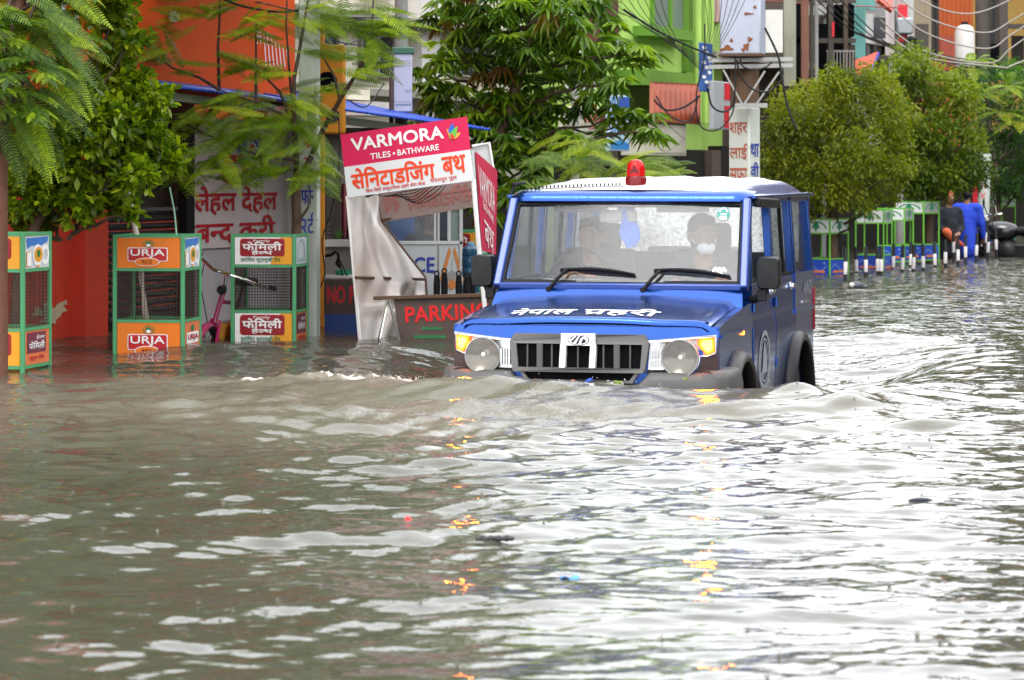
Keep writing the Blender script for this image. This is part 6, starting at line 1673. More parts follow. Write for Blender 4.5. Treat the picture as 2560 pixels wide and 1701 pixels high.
# ------------------------------------------------------------------ bollards
blk = mat('bollard_black', (.018, .018, .02), .4, var=.2); wht = mat('bollard_white', (.66, .62, .62), .45, var=.06)
spots = [(603, 1030, 845, 985), (570, 965, 825, 955), (712, 950, 825, 945), (805, 1000, 825, 960), (925, 982, 818, 975), (957, 985, 820, 950), (1073, 920, 790, 915), (1163, 950, 805, 925), (1245, 895, 770, 885), (1272, 945, 800, 922), (1370, 930, 790, 912), (1485, 905, 768, 892), (1588, 905, 750, 868), (1668, 848, 650, 760), (1712, 890, 725, 838), (1785, 875, 695, 800), (1892, 855, 680, 780), (1990, 800, 545, 640), (2005, 845, 650, 755), (2088, 812, 625, 725), (2140, 785, 590, 688)]
proto = None
for x, yb, w0, w1 in spots:
    px, pyb = 1960 + x * .2542, 440 + yb * .2542
    Y = DW(pyb); sc = Y / F * .2542
    zw0, zw1 = (yb - w0) * sc, (yb - w1) * sc
    if proto is None:
        proto = thing('bollard', 'slim black bollard with a white sleeve standing in the flood', 'bollard', (0, 0, 0), 0, 'bollards along the pavement edge')
        b = MB(); b.lathe([(0, -.35), (.021, -.35), (.021, .29), (.017, .305), (0, .308)], (0, 0, 0), 'z', 12); b.build('post', blk, proto)
        b = MB(); b.lathe([(.0225, 0), (.0235, .003), (.0235, .142), (.0225, .145)], (0, 0, 0), 'z', 12); b.build('white_sleeve', wht, proto)
        t = proto; kids = list(proto.children)
    else:
        t = proto.copy(); COL.objects.link(t); kids = []
        for ch in list(proto.children):
            c = ch.copy(); COL.objects.link(c); c.parent = t; kids.append(c)
    t.location = P(px, YH, Y); t.location.z = (zw0 - .145)
    t.rotation_euler = (random.uniform(-.03, .03), random.uniform(-.04, .04), 0)
    if zw0 > .30:
        t.location.z = zw0 - .145 - .02
# ------------------------------------------------------------------ bicycle between two guards
pinkf = mat('pink_frame', (.27, .010, .065), .3, var=.15, coat=.5)
o = thing('bicycle', 'pink bicycle with chrome handlebars parked between two tree guards', 'bicycle', (P(528, 0, 22.9).x, 22.75, -.52), R(-10))
o.rotation_euler = (0, R(13), R(-10))      # leaning over on its stand
def bw(y, nm):
    b = MB(); b.tube([(0, y + .32 * math.cos(t), .33 + .32 * math.sin(t)) for t in [2 * math.pi * k / 36 for k in range(37)]], .02, 8, cap=False); t = b.build('wheel', black, o)
    b = MB(); b.tube([(0, y + .297 * math.cos(t), .33 + .297 * math.sin(t)) for t in [2 * math.pi * k / 36 for k in range(37)]], .009, 6, cap=False)
    for k in range(18): b.tube([(0, y, .33), (0, y + .29 * math.cos(k * .349), .33 + .29 * math.sin(k * .349))], .0015, 4)
    b.build('rim', chrome, t)
bw(-.55, 'f'); bw(.52, 'r')
b = MB(); H0, H1, S0, BB = Vector((0, -.36, .84)), Vector((0, -.40, .68)), Vector((0, .18, .80)), Vector((0, .02, .30))
for p_, q_, r_ in ((H0, S0, .016), (H1, BB, .018), (S0, BB, .016)): b.tube([p_, q_], r_, 8)
for s in (-.05, .05): b.tube([BB + Vector((s * .6, 0, 0)), Vector((s, .52, .33))], .010, 6); b.tube([S0, Vector((s, .52, .33))], .009, 6)
b.build('frame', pinkf, o)
b = MB()
for s in (-.06, .06): b.tube([(s * .5, -.37, .70), (s, -.45, .55), (s, -.55, .33)], .013, 6)
b.tube([(0, -.34, .92), H1], .020, 8); b.build('fork', pinkf, o)
b = MB(); b.tube([(0, -.34, .92), (0, -.36, 1.05)], .014, 8); b.tube([(-.29, -.18, 1.12), (-.24, -.28, 1.11), (-.1, -.38, 1.06), (.1, -.38, 1.05), (.24, -.28, 1.02), (.29, -.18, 1.01)], .012, 8); b.build('handlebar', chrome, o)
for g_ in ([(-.29, -.17, 1.12), (-.31, -.06, 1.125)], [(.29, -.17, 1.01), (.31, -.06, 1.0)]):
    b = MB(); b.tube(g_, .018, 8); b.build('grip', black, o)
b = MB(); b.tube([(0, .17, .80), (0, .20, .94)], .012, 8); b.prism([(-.02, .02, .95), (.02, .02, .95), (.09, .27, .96), (.07, .32, .96), (-.07, .32, .96), (-.09, .27, .96)], (0, 0, .045)); b.build('saddle', black, o, bevel=.012)
b = MB(); b.grid(lambda u, v: ((u - .5) * .07, -.55 + .36 * math.cos(R(20 + 150 * v)), .33 + .36 * math.sin(R(20 + 150 * v)) - .02 * (2 * u - 1) ** 2), 4, 16); b.build('mudguard', pinkf, o, solid=.003)
b = MB(); b.grid(lambda u, v: ((u - .5) * .07, .52 + .36 * math.cos(R(10 + 170 * v)), .33 + .36 * math.sin(R(10 + 170 * v)) - .02 * (2 * u - 1) ** 2), 4, 16); b.build('mudguard', pinkf, o, solid=.003)
b = MB(); b.box((0, .03, .55), (.06, .34, .22)); b.build('frame_bag', mat('ochre_bag', (.45, .20, .02), .7, var=.3), o, bevel=.02)
b = MB(); b.lathe([(0, -.03), (.028, -.03), (.036, 0), (.034, .03), (0, .035)], (0, -.41, .93), 'y', 16); b.build('lamp', black, o)
b = MB(); b.tube([(0, -.38, 1.02), (.03, -.46, .9), (.02, -.45, .7)], .004, 5); b.tube([(-.2, -.3, 1.08), (-.16, -.46, .95), (-.03, -.46, .66)], .004, 5); b.build('brake_cable', black, o)
# ------------------------------------------------------------------ motorcycle by the far pole
o = thing('motorcycle', 'black motorcycle with silver handlebar parts standing in the water at the far pavement', 'motorcycle', (P(2538, 0, 44).x, 44, -.42), R(-112))
mb_ = mat('motorcycle_black', (.012, .012, .014), .2, var=.3, coat=.6)
for y in (-.68, .66):
    b = MB(); b.tube([(0, y + .27 * math.cos(t), .31 + .27 * math.sin(t)) for t in [2 * math.pi * k / 30 for k in range(31)]], .05, 8, cap=False); t = b.build('wheel', black, o); b = MB(); b.lathe([(.03, -.03), (.22, -.015), (.22, .015), (.03, .03)], (0, y, .31), 'x', 20); b.build('rim', dplas, t)
b = MB(); b.ball((0, -.22, .80), (.17, .30, .15), 14); b.build('tank', mb_, o)
b = MB(); b.ball((0, .30, .80), (.15, .45, .08), 14); b.ball((0, .70, .86), (.12, .16, .07), 10); b.build('seat', black, o)
b = MB(); b.box((0, .0, .45), (.28, .5, .36)); b.ball((0, -.1, .5), (.2, .22, .2), 10); b.build('engine', dplas, o, bevel=.04)
b = MB()
for s in (-.09, .09): b.tube([(s, -.42, .95), (s, -.68, .31)], .025, 8)
b.build('fork', dplas, o)
b = MB(); b.tube([(-.36, -.28, 1.05), (-.2, -.38, 1.02), (.2, -.38, 1.02), (.36, -.28, 1.05)], .016, 8); b.build('handlebar', chrome, o)
b = MB(); b.ball((0, -.52, .93), (.10, .09, .11), 12); b.build('headlamp', chrome, o)
for s in (-1, 1): b = MB(); b.tube([(.3 * s, -.34, 1.04), (.36 * s, -.38, 1.18)], .008, 6); b.ball((.38 * s, -.38, 1.22), (.05, .015, .07), 10); b.build('mirror', mb_, o)
b = MB(); b.grid(lambda u, v: ((u - .5) * .14, .66 + .34 * math.cos(R(10 + 140 * v)), .31 + .36 * math.sin(R(10 + 140 * v))), 4, 12); b.build('mudguard', mb_, o, solid=.006)
b = MB(); b.grid(lambda u, v: ((u - .5) * .14, -.68 + .34 * math.cos(R(30 + 140 * v)), .31 + .36 * math.sin(R(30 + 140 * v))), 4, 12); b.build('mudguard', mb_, o, solid=.006)
b = MB(); b.tube([(.15, .1, .3), (.17, .6, .34), (.17, .8, .38)], .04, 8); b.build('exhaust', chrome, o)
# ------------------------------------------------------------------ bystanders at the far pavement
bluecl = mat('bright_blue_clothes', (.022, .06, .52), .8, var=.15, scale=10); dkcl = mat('black_clothes', (.015, .017, .024), .85, var=.3, scale=12); orcl = mat('orange_scarf', (.60, .12, .05), .8, var=.15); jean = mat('faded_denim', (.08, .15, .32), .85, var=.2)
standing('person in bright blue tunic and trousers seen from behind on the far pavement', P(2418, 0, 44).x, 44, -.52, 1.56, R(165), bluecl, bluecl, None, hairm, 'out')
standing('person in dark clothes with an orange scarf next to the blue clothed person', P(2374, 0, 43.6).x, 43.6, -.52, 1.50, R(20), dkcl, dkcl, orcl, mat('orange_headscarf', (.55, .14, .06), .8), 'fold')
standing('person in faded jeans half hidden behind the blue clothed person', P(2428, 0, 45).x, 45, -.60, 1.38, R(-20), dkcl, jean, None, hairm, 'down')
standing('shadowy person in a dark uniform inside the white booth window', P(1072, 0, 25.6).x, 25.45, -.62, 1.62, R(40), dkcl, dkcl, None, hairm, 'fold')
# ------------------------------------------------------------------ things afloat
def afloat(name, label, cat, px, py, build):
    Y = DW(py); p = P(px, YH, Y); z = water_z(p.x, Y)
    o = place(name, label, cat, (p.x, Y, z)); build(o, Vector((p.x, Y, z))); return o
redbit = mat('bright_red_plastic', (.72, .015, .012), .35)
def f1(o, c): b = MB(); b.prism([c + Vector(q) for q in ((-.014, 0, -.004), (.016, -.004, -.004), (.006, .0, .008), (-.002, .004, .012))], (.002, .012, .002)); b.build('scrap', redbit, o, smooth=0)
afloat('plastic_scrap', 'small bright red plastic scrap floating in the open water', 'litter', 1018, 1312, f1)
def f2(o, c):
    b = MB()
    for k in range(9): b.ball(c + Vector((-.05 + .014 * k, .006 * math.sin(k * 2), .004)), (.014, .012, .009 + .003 * (k % 2)), 8)
    b.build('stick', mat('blackish_bark', (.03, .028, .03), .6, var=.4, scale=60), o)
afloat('driftwood', 'short knobbly dark stick afloat near the orange lamp reflection', 'litter', 1232, 1352, f2)
def f3(o, c): b = MB(); b.tube([c + Vector((-.05, 0, .002)), c + Vector((-.015, 0, .005)), c + Vector((.02, .0, .004)), c + Vector((.05, .01, .0))], [.003, .008, .007, .002], 8); b.build('bottle', mat('dark_bottle', (.03, .032, .045), .25), o)
afloat('plastic_bottle', 'dark slim bottle floating alone in the bright water', 'litter', 2304, 1254, f3)
def f4(o, c): b = MB(); b.ball(c + Vector((0, 0, .02)), (.085, .06, .05), 14); b.ball(c + Vector((.06, .0, .01)), (.07, .03, .025), 10); b.ball(c + Vector((-.05, -.04, .03)), (.03, .03, .03), 8, 1); b.build('bag', [mat('dark_grey_bag', (.05, .06, .075), .3), palew], o)
afloat('plastic_bag', 'dark bulging plastic bag floating beyond the jeep near the bollards', 'litter', 2140, 722, f4)
def f5(o, c): b = MB(); b.grid(lambda u, v: c + Vector(((u - .5) * .06, (v - .5) * .03, .003 + .006 * math.sin(6 * u + 3 * v))), 8, 6); b.build('sheet', mat('light_blue_plastic', (.05, .20, .50), .35), o, solid=.002)
afloat('plastic_wrapper', 'light blue wrapper lying flat on the water', 'litter', 1424, 1440, f5)
leafm = mat('dead_leaf', (.42, .17, .06), .6, var=.3, scale=30); gl_ = mat('wet_leaf', (.14, .2, .03), .5, var=.3)
for k, (x, z, m_, lab) in enumerate(((-.02, .038, leafm, 'orange dead leaf caught at the middle of the grille foot'), (-.24, .042, leafm, 'brown scrap caught under the left bars of the grille'), (.24, .045, gl_, 'green leaf caught under the right bars of the grille'), (.62, .062, gl_, 'green leaf stuck under the round headlamp by the passenger side'), (.07, .050, mat('blue_scrap', (.03, .08, .4), .5), 'blue scrap caught in the lower air intake'))):
    o = thing('leaf', lab, 'leaf', (VX0, VD, 0), -VTH)
    b = MB(); b.grid(lambda u, v: (x + (u - .5) * .055, yf(x) - .066 - .01 * math.sin(3 * u), z + (v - .5) * .022 * math.sin(math.pi * min(.97, max(.03, u))) + .006 * math.sin(5 * u + k)), 10, 4); b.build('blade', m_, o, solid=.002)
# ------------------------------------------------------------------ trees
class Leaves:
    """collects thousands of leaf faces in arrays"""
    def __init__(s): s.v, s.f4, s.n, s.t, s.tone = [], [], 0, [], None
    def quads(s, V):
        """V: (k, 4, 3)"""
        k = len(V); s.t.append(np.full(k * 4, .3 if s.tone is None else s.tone))
        s.v.append(V.reshape(-1, 3)); s.f4.append(np.arange(k * 4).reshape(-1, 4) + s.n); s.n += k * 4
    def strips(s, V):
        """V: (k, 6, 3): base, left mid, right mid, left tip... two quads that share an edge, so one leaf is one island"""
        k = len(V); s.t.append(np.repeat(np.clip((rng.random(k) if s.tone is None else s.tone + rng.normal(0, .13, k)), 0, 1), 6))
        s.v.append(V.reshape(-1, 3)); b = np.arange(k)[:, None] * 6 + s.n
        s.f4.append(np.concatenate([b + np.array([0, 1, 2, 3]), b + np.array([0, 3, 4, 5])])); s.n += k * 6
    def build(s, name, m, parent):
        v = np.concatenate(s.v).astype(np.float32); f = np.concatenate(s.f4).astype(np.int32)
        me = bpy.data.meshes.new(name)
        me.vertices.add(len(v)); me.vertices.foreach_set('co', v.ravel())
        me.loops.add(f.size); me.loops.foreach_set('vertex_index', f.ravel())
        me.polygons.add(len(f)); me.polygons.foreach_set('loop_start', np.arange(0, f.size, 4, dtype=np.int32)); me.polygons.foreach_set('loop_total', np.full(len(f), 4, np.int32))
        at = me.attributes.new('tone', 'FLOAT', 'POINT'); at.data.foreach_set('value', np.concatenate(s.t).astype(np.float32))
        me.update(calc_edges=True); me.materials.append(m)
        o = bpy.data.objects.new(name, me); COL.objects.link(o)
        if parent:
            o.parent = parent
            if parent.name in WORLD: o.matrix_parent_inverse = Matrix.Translation(-parent.location)
        return o
def unit(a): return a / (np.linalg.norm(a, axis=-1, keepdims=True) + 1e-9)
DOWN = np.array([0, 0, -1.0])
def comb(L, base, d, length, tooth, droop, pitch=.0105, width=.011, up=None):
    """one feathery pinna: a curved rib with close-set narrow leaflets on both sides"""
    base = np.array(base, float); d = unit(np.array(d, float))
    L.tone = rng.random() ** 1.2
    n = max(8, int(length / pitch)); t = (np.arange(n) + .5) / n
    upv = np.array([0, 0, 1.0]) if up is None else unit(np.array(up, float))
    p = base + d * (length * t)[:, None] + DOWN * (droop * length * t ** 2)[:, None]
    tg = unit(d + DOWN * (2 * droop * t)[:, None])
    side = unit(np.cross(tg, np.broadcast_to(upv, tg.shape))); nr = np.cross(side, tg)
    prof = tooth * np.clip(np.sin(math.pi * (.12 + .86 * t) ** .85), .12, 1)
    for s in (-1, 1):
        dr = unit(side * s + tg * .32 - nr * (.25 + .15 * rng.random((n, 1))))
        a = p; c = p + dr * prof[:, None]; m = p + dr * (prof * .5)[:, None]
        w = tg * width * .5
        L.strips(np.stack([a - w * .5, m - w, c - w * .4, c + w * .4, m + w, a + w * .5], 1)[:, [0, 1, 2, 3, 4, 5]])
    # rib
    w = side * .0016
    q = np.stack([p[:-1] - w[:-1], p[:-1] + w[:-1], p[1:] + w[1:], p[1:] - w[1:]], 1); L.quads(q)
def frond(L, base, d, length, pairs, plen, tooth, droop=.25):
    """twice-divided leaf: pinnae in pairs along a main rib"""
    base = np.array(base, float); d = unit(np.array(d, float))
    side = unit(np.cross(d, [0, 0, 1.0]))
    pts = []
    for i in range(pairs):
        t = (i + .6) / pairs
        p = base + d * length * t + DOWN * droop * length * t * t
        tg = unit(d + DOWN * 2 * droop * t)
        k = plen * (.55 + .45 * math.sin(math.pi * min(1, .25 + .7 * t)))
        for s in (-1, 1): comb(L, p, side * s * .9 + tg * .75 + DOWN * .1, k, tooth, .22 + .15 * rng.random(), .0125, .009)
        pts.append(p)
    comb(L, pts[-1], tg, plen * .8, tooth, .3)
    for a, b_ in zip([base] + pts[:-1], pts):
        w = side * .003; L.quads(np.array([[a - w, a + w, b_ + w, b_ - w]]))
def blades(L, base, d, ln, wd, droop=.3, fold=.25, up=None):
    """simple leaves (arrays): pointed, folded along the midrib, drooping at the tip"""
    base = np.asarray(base, float); d = unit(np.asarray(d, float)); k = len(base)
    ln = np.broadcast_to(ln, (k,)); wd = np.broadcast_to(wd, (k,))
    rnd = unit(rng.normal(size=(k, 3)) + (np.array([0, 0, 1.6]) if up is None else up))
    side = unit(np.cross(d, rnd)); nr = np.cross(side, d)
    m = base + d * (ln * .45)[:, None] + DOWN * (ln * droop * .2)[:, None]
    tip = base + d * ln[:, None] + DOWN * (ln * droop)[:, None]
    lft = m + side * (wd * .5)[:, None] + nr * (wd * fold)[:, None]; rgt = m - side * (wd * .5)[:, None] + nr * (wd * fold)[:, None]
    l2 = m * .45 + tip * .55 + side * (wd * .33)[:, None] + nr * (wd * fold * .6)[:, None]; r2 = m * .45 + tip * .55 - side * (wd * .33)[:, None] + nr * (wd * fold * .6)[:, None]
    s = len(base)
    # six corners: base, left, left-tip, tip, right-tip, right -> two quads sharing base-tip
    L.strips(np.stack([base, lft, l2, tip, r2, rgt], 1))
def limb(b, pts, r0, r1, n=8):
    k = len(pts); b.tube(pts, [r0 + (r1 - r0) * i / (k - 1) for i in range(k)], n)
def wob(p, q, n, amp, seed=0):
    r = random.Random(seed); p, q = Vector(p), Vector(q); L_ = (q - p).length
    return [p.lerp(q, i / n) + Vector((r.uniform(-1, 1), r.uniform(-1, 1), r.uniform(-1, 1))) * amp * L_ * (0 if i in (0, n) else 1) for i in range(n + 1)]
bark = mat('wet_brown_bark', (.085, .05, .032), .65, var=.45, scale=14, bump=.4, bscale=40)
bark2 = mat('red_brown_bark', (.13, .055, .032), .6, var=.4, scale=10, bump=.4, bscale=30)
twigm = mat('dark_twig', (.055, .035, .025), .6, var=.3, scale=20)
fern_m = leafmat('feathery_leaf', [(0.058, 0.113, 0.006), (0.118, 0.199, 0.007), (0.204, 0.299, 0.011), (0.371, 0.439, 0.012)], .4, .45)
fern_d = leafmat('deep_feathery_leaf', [(0.026, 0.062, 0.006), (0.053, 0.104, 0.008), (0.098, 0.167, 0.009), (0.243, 0.335, 0.009)], .4, .4)
broad_m = leafmat('glossy_round_leaf', [(0.039, 0.084, 0.005), (0.087, 0.150, 0.007), (0.167, 0.239, 0.009), (0.299, 0.358, 0.013)], .3, .42)
mango_m = leafmat('long_drooping_leaf', [(0.032, 0.080, 0.006), (0.063, 0.129, 0.009), (0.119, 0.203, 0.013), (0.190, 0.283, 0.018)], .33, .35)
mango_r = leafmat('bronze_young_leaf', [(0.130, 0.065, 0.009), (0.220, 0.101, 0.014), (0.130, 0.119, 0.011)], .35, .4)
olive_m = leafmat('olive_leaf', [(0.048, 0.072, 0.004), (0.088, 0.115, 0.005), (0.150, 0.171, 0.008), (0.204, 0.220, 0.009)], .45, .45)
green_m = leafmat('mid_green_leaf', [(0.030, 0.057, 0.006), (0.058, 0.097, 0.007), (0.105, 0.150, 0.010), (0.174, 0.218, 0.014)], .4, .45)
# --- far left tree with feathery leaves, its trunk at the edge of the frame
YL_ = 18.6
o = place('feathery_tree', 'dark feathery leaved tree at the frame edge with a red brown trunk', 'tree', P(-12, 930, YL_))
b = MB(); T0 = P(-14, 1000, YL_); limb(b, [T0, P(-12, 700, YL_), P(-8, 420, YL_), P(6, 220, YL_), P(40, 40, YL_ + .1), P(70, -180, YL_ + .2)], .085, .045, 12); b.build('trunk', bark2, o)
b = MB()
heads = []
for k, (x, y, dy) in enumerate(((120, -30, 0), (30, 60, -.3), (100, 90, .1), (60, 180, -.4), (-30, 130, -.3), (10, 260, -.5), (150, 20, .3), (-80, 40, 0), (-60, 250, -.2), (60, -120, .2), (180, -90, .3), (-150, 120, .2))):
    q = P(x, y, YL_ + dy); limb(b, wob(P(5, min(400, y + 170), YL_), q, 5, .05, k), .022, .007, 7); heads.append(q)
b.build('branches', twigm, o)
L = Leaves()
# named sprays that the photograph shows: base -> tip in photo pixels
sp = [((95, 10), (195, 62)), ((110, 30), (232, 112)), ((120, 75), (272, 165)), ((60, 120), (150, 190)), ((55, 150), (190, 205)), ((10, 128), (95, 148)), ((90, 160), (170, 190)), ((40, 180), (120, 330)), ((90, 190), (190, 290)), ((100, 220), (215, 330)), ((120, 210), (212, 262)), ((20, 240), (90, 400)), ((0, 120), (60, 250)), ((60, 60), (130, 140)), ((20, 20), (120, 100)), ((0, 60), (80, 110)), ((110, 60), (210, 190)), ((140, 100), (225, 230)), ((70, 250), (120, 430)), ((0, 200), (50, 330)), ((40, 330), (110, 440)), ((160, -30), (240, 60)), ((-20, 260), (40, 420)), ((90, 300), (130, 410)), ((10, 90), (75, 190)), ((-10, 10), (70, 60)), ((50, -20), (150, 30)), ((100, 140), (200, 250))]
for (x0, y0), (x1, y1) in sp:
    for rep in range(3):
        dy = rng.normal(0, .16) + (.05 if rep else -.12); Yq = YL_ + dy
        a = np.array(P(x0 + rng.normal(0, 14) * (rep > 0), y0 + rng.normal(0, 14) * (rep > 0), Yq)); e = np.array(P(x1 + rng.normal(0, 22) * (rep > 0), y1 + rng.normal(0, 18) * (rep > 0), Yq - .1 + rng.normal(0, .15)))
        v = e - a; ln = np.linalg.norm(v)
        comb(L, a, v / ln + np.array([0, 0, .22]), ln * 1.02, .050 + .012 * rng.random(), .24, .0150, .0112, up=np.array([-.15, -.75, .7]))
for q in heads:
    for j in range(9):
        th = rng.random() * 6.28; d = np.array([math.cos(th), math.sin(th) * .8, .15 + .3 * rng.random()])
        frond(L, np.array(q) + rng.normal(0, .05, 3), d, .30, 5, .15, .03, .45)
for k in range(60):  # unseen upper foliage, thickened so the water mirrors green
    q = np.array(P(rng.uniform(-450, 420), rng.uniform(-950, -150), YL_ + rng.uniform(1.0, 3.0)))
    for j in range(7):
        th = rng.random() * 6.28; d = np.array([math.cos(th), math.sin(th), .1 + .3 * rng.random()]); p0 = q + rng.normal(0, .2, 3)
        n_q = 14; L.tone = rng.random()
        blades(L, p0 + d * np.linspace(.05, .5, n_q)[:, None], np.stack([np.cos(th + 1.2 * (-1) ** np.arange(n_q)), np.sin(th + 1.2 * (-1) ** np.arange(n_q)), np.full(n_q, -.1)], 1), .22, .085, .3)
L.build('crown', fern_d, o)
# --- round leaved small tree
YG = 20.4
o = place('round_leaved_tree', 'bushy tree with glossy round leaves overhanging the first guards', 'tree', P(38, 905, YG))
b = MB(); limb(b, [P(38, 950, YG), P(45, 700, YG), P(90, 560, YG), P(170, 420, YG)], .05, .035, 10); b.build('trunk', bark, o)
b = MB(); cl = []
clumps = [(250, 210, 75), (330, 230, 70), (300, 150, 60), (390, 250, 45), (270, 60, 45), (290, 20, 50), (330, 90, 40), (250, 300, 90), (340, 320, 80), (410, 380, 50), (180, 380, 80), (270, 400, 80), (120, 430, 80), (60, 480, 70), (180, 490, 75), (110, 540, 50), (250, 480, 55), (330, 440, 55), (40, 400, 60), (150, 310, 60), (290, 510, 28), (330, 525, 22), (430, 410, 25), (60, 560, 25), (215, 545, 22)]
for k, (x, y, r_) in enumerate(clumps):
    q = P(x, y, YG + random.uniform(-.25, .35)); s0 = P(160 + (x - 160) * .15, min(600, max(y + 60, 330)), YG); limb(b, wob(s0, q, 6, .05, k), .016, .004, 6)
    s = YG / F * r_
    n = int(62 * (r_ / 50) ** 1.7)
    pts = rng.normal(size=(n, 3)); pts = unit(pts) * (rng.random((n, 1)) ** .45) * s * np.array([1, 1.0, .9]) + np.array(q)
    cl.append((pts, np.array(q)))
b.build('branches', twigm, o)
L = Leaves()
for pts, q in cl:
    for m_ in range(5):      # whorls of five leaves
        d = unit((pts - q) * 1.2 + rng.normal(0, 1, pts.shape) * .22 + np.array([.0, -.1, .06]))
        blades(L, pts + rng.normal(0, .012, pts.shape), d, rng.uniform(.060, .098, len(pts)), rng.uniform(.034, .046, len(pts)), .12, .10)
L.build('crown', broad_m, o)
# --- young feathery tree in the third guard
YF = 22.75
o = place('young_feathery_tree', 'young tree with spreading feathery light green leaves rising from the third guard', 'tree', P(736, 860, YF))
base = P(738, 900, YF)
b = MB(); limb(b, [base, P(738, 640, YF), P(742, 560, YF), P(740, 470, YF)], .042, .036, 10); b.build('trunk', bark, o)
br = [[(740, 475), (770, 410), (805, 330), (850, 250), (900, 170), (930, 90), (932, 20), (940, -80)], [(740, 475), (741, 400), (736, 320), (735, 200), (755, 90), (770, 0), (778, -90)], [(742, 560), (770, 520), (778, 490)], [(455, 280), (475, 330), (560, 230), (520, 150), (440, 55)],
      [(738, 350), (730, 260), (722, 160), (715, 60), (720, -60)], [(850, 250), (835, 190), (800, 130)], [(548, 225), (500, 195), (430, 170), (390, 140)], [(548, 225), (545, 120), (550, 30), (545, -60)], [(735, 300), (650, 260), (548, 225)], [(900, 170), (960, 130), (990, 70)], [(736, 330), (700, 230), (660, 190), (610, 160)], [(738, 400), (650, 390), (500, 330), (430, 290)], [(640, 260), (640, 150), (640, 60)]]
b = MB()
for k, pl in enumerate(br):
    if k == 3: pl = [(560, 240), (480, 330), (440, 395)]
    pts = [P(x, y, YF + .12 * math.sin(k * 2 + i)) for i, (x, y) in enumerate(pl)]; limb(b, pts, .026 if k in (0, 1) else .014, .005, 7)
b.build('branches', twigm, o)
L = Leaves()
spr = [((430, 165), (345, 60)), ((440, 55), (380, 70)), ((400, 30), (510, 40)), ((520, 45), (600, 10)), ((560, 30), (500, 20)), ((545, 130), (640, 170)), ((350, 110), (300, 130)), ((420, 130), (340, 125)), ((440, 150), (510, 165)), ((560, 180), (650, 145)), ((600, 60), (690, 30)), ((640, 60), (560, 100)), ((690, 110), (600, 80)), ((700, 60), (620, 55)), ((700, 180), (610, 200)), ((650, 190), (740, 180)), ((720, 40), (800, 90)), ((760, 10), (860, 30)), ((800, 10), (900, 60)), ((850, 30), (1020, 25)), ((860, 60), (960, 110)), ((900, 80), (1020, 60)), ((920, 60), (1040, 90)), ((780, 60), (870, 90)), ((760, 120), (850, 150)), ((930, 100), (1000, 160)), ((960, 60), (1025, 85)), ((840, 150), (940, 140)), ((860, 180), (960, 210)), ((900, 170), (1005, 165)), ((830, 210), (900, 230)), ((690, 250), (600, 250)), ((740, 250), (800, 285)), ((730, 240), (820, 225)), ((740, 330), (830, 300)), ((745, 245), (826, 295)), ((735, 295), (828, 395)), ((720, 300), (670, 290)), ((690, 300), (560, 290)), ((620, 260), (500, 330)), ((560, 250), (470, 330)), ((640, 300), (720, 290)), ((540, 300), (440, 290)), ((620, 290), (560, 400)), ((700, 320), (640, 400)), ((520, 300), (560, 350)), ((500, 380), (400, 450)), ((560, 380), (470, 460)), ((600, 380), (690, 440)), ((680, 400), (600, 440)), ((760, 430), (840, 470)), ((780, 400), (850, 440)), ((470, 340), (400, 360)), ((520, 400), (620, 470)), ((640, 420), (540, 450)), ((720, 420), (640, 460)), ((430, 420), (480, 480)), ((790, 430), (720, 470)), ((760, 350), (690, 390)), ((600, 230), (520, 260)), ((660, 330), (560, 360)), ((580, 330), (480, 380))]
for (x0, y0), (x1, y1) in spr:
    for rep in range(5):
        Yq = YF - .05 + rng.normal(0, .22); j = 0 if rep == 0 else 1
        a = np.array(P(x0 + rng.normal(0, 22) * j, y0 + rng.normal(0, 16) * j, Yq)); e = np.array(P(x1 + rng.normal(0, 26) * j, y1 + rng.normal(0, 18) * j, Yq - .12 + rng.normal(0, .2)))
        v = e - a; ln = np.linalg.norm(v)
        comb(L, a, v / ln + np.array([0, 0, .2]), ln * 1.02, .058 + .018 * rng.random(), .22, .0165, .0112, up=np.array([0, -.45, .9]))
for k in range(75):  # unseen foliage added overhead, keeps the orange fascia out of the water's reflection
    q = np.array(P(rng.uniform(380, 1080), rng.uniform(-950, -150), YF + rng.uniform(.2, 1.2)))
    for j in range(7):
        th = rng.random() * 6.28; d = np.array([math.cos(th), math.sin(th), .1 + .3 * rng.random()]); p0 = q + rng.normal(0, .2, 3)
        n_q = 14; L.tone = rng.random()
        blades(L, p0 + d * np.linspace(.05, .5, n_q)[:, None], np.stack([np.cos(th + 1.2 * (-1) ** np.arange(n_q)), np.sin(th + 1.2 * (-1) ** np.arange(n_q)), np.full(n_q, -.1)], 1), .22, .085, .3)
L.build('crown', fern_m, o)
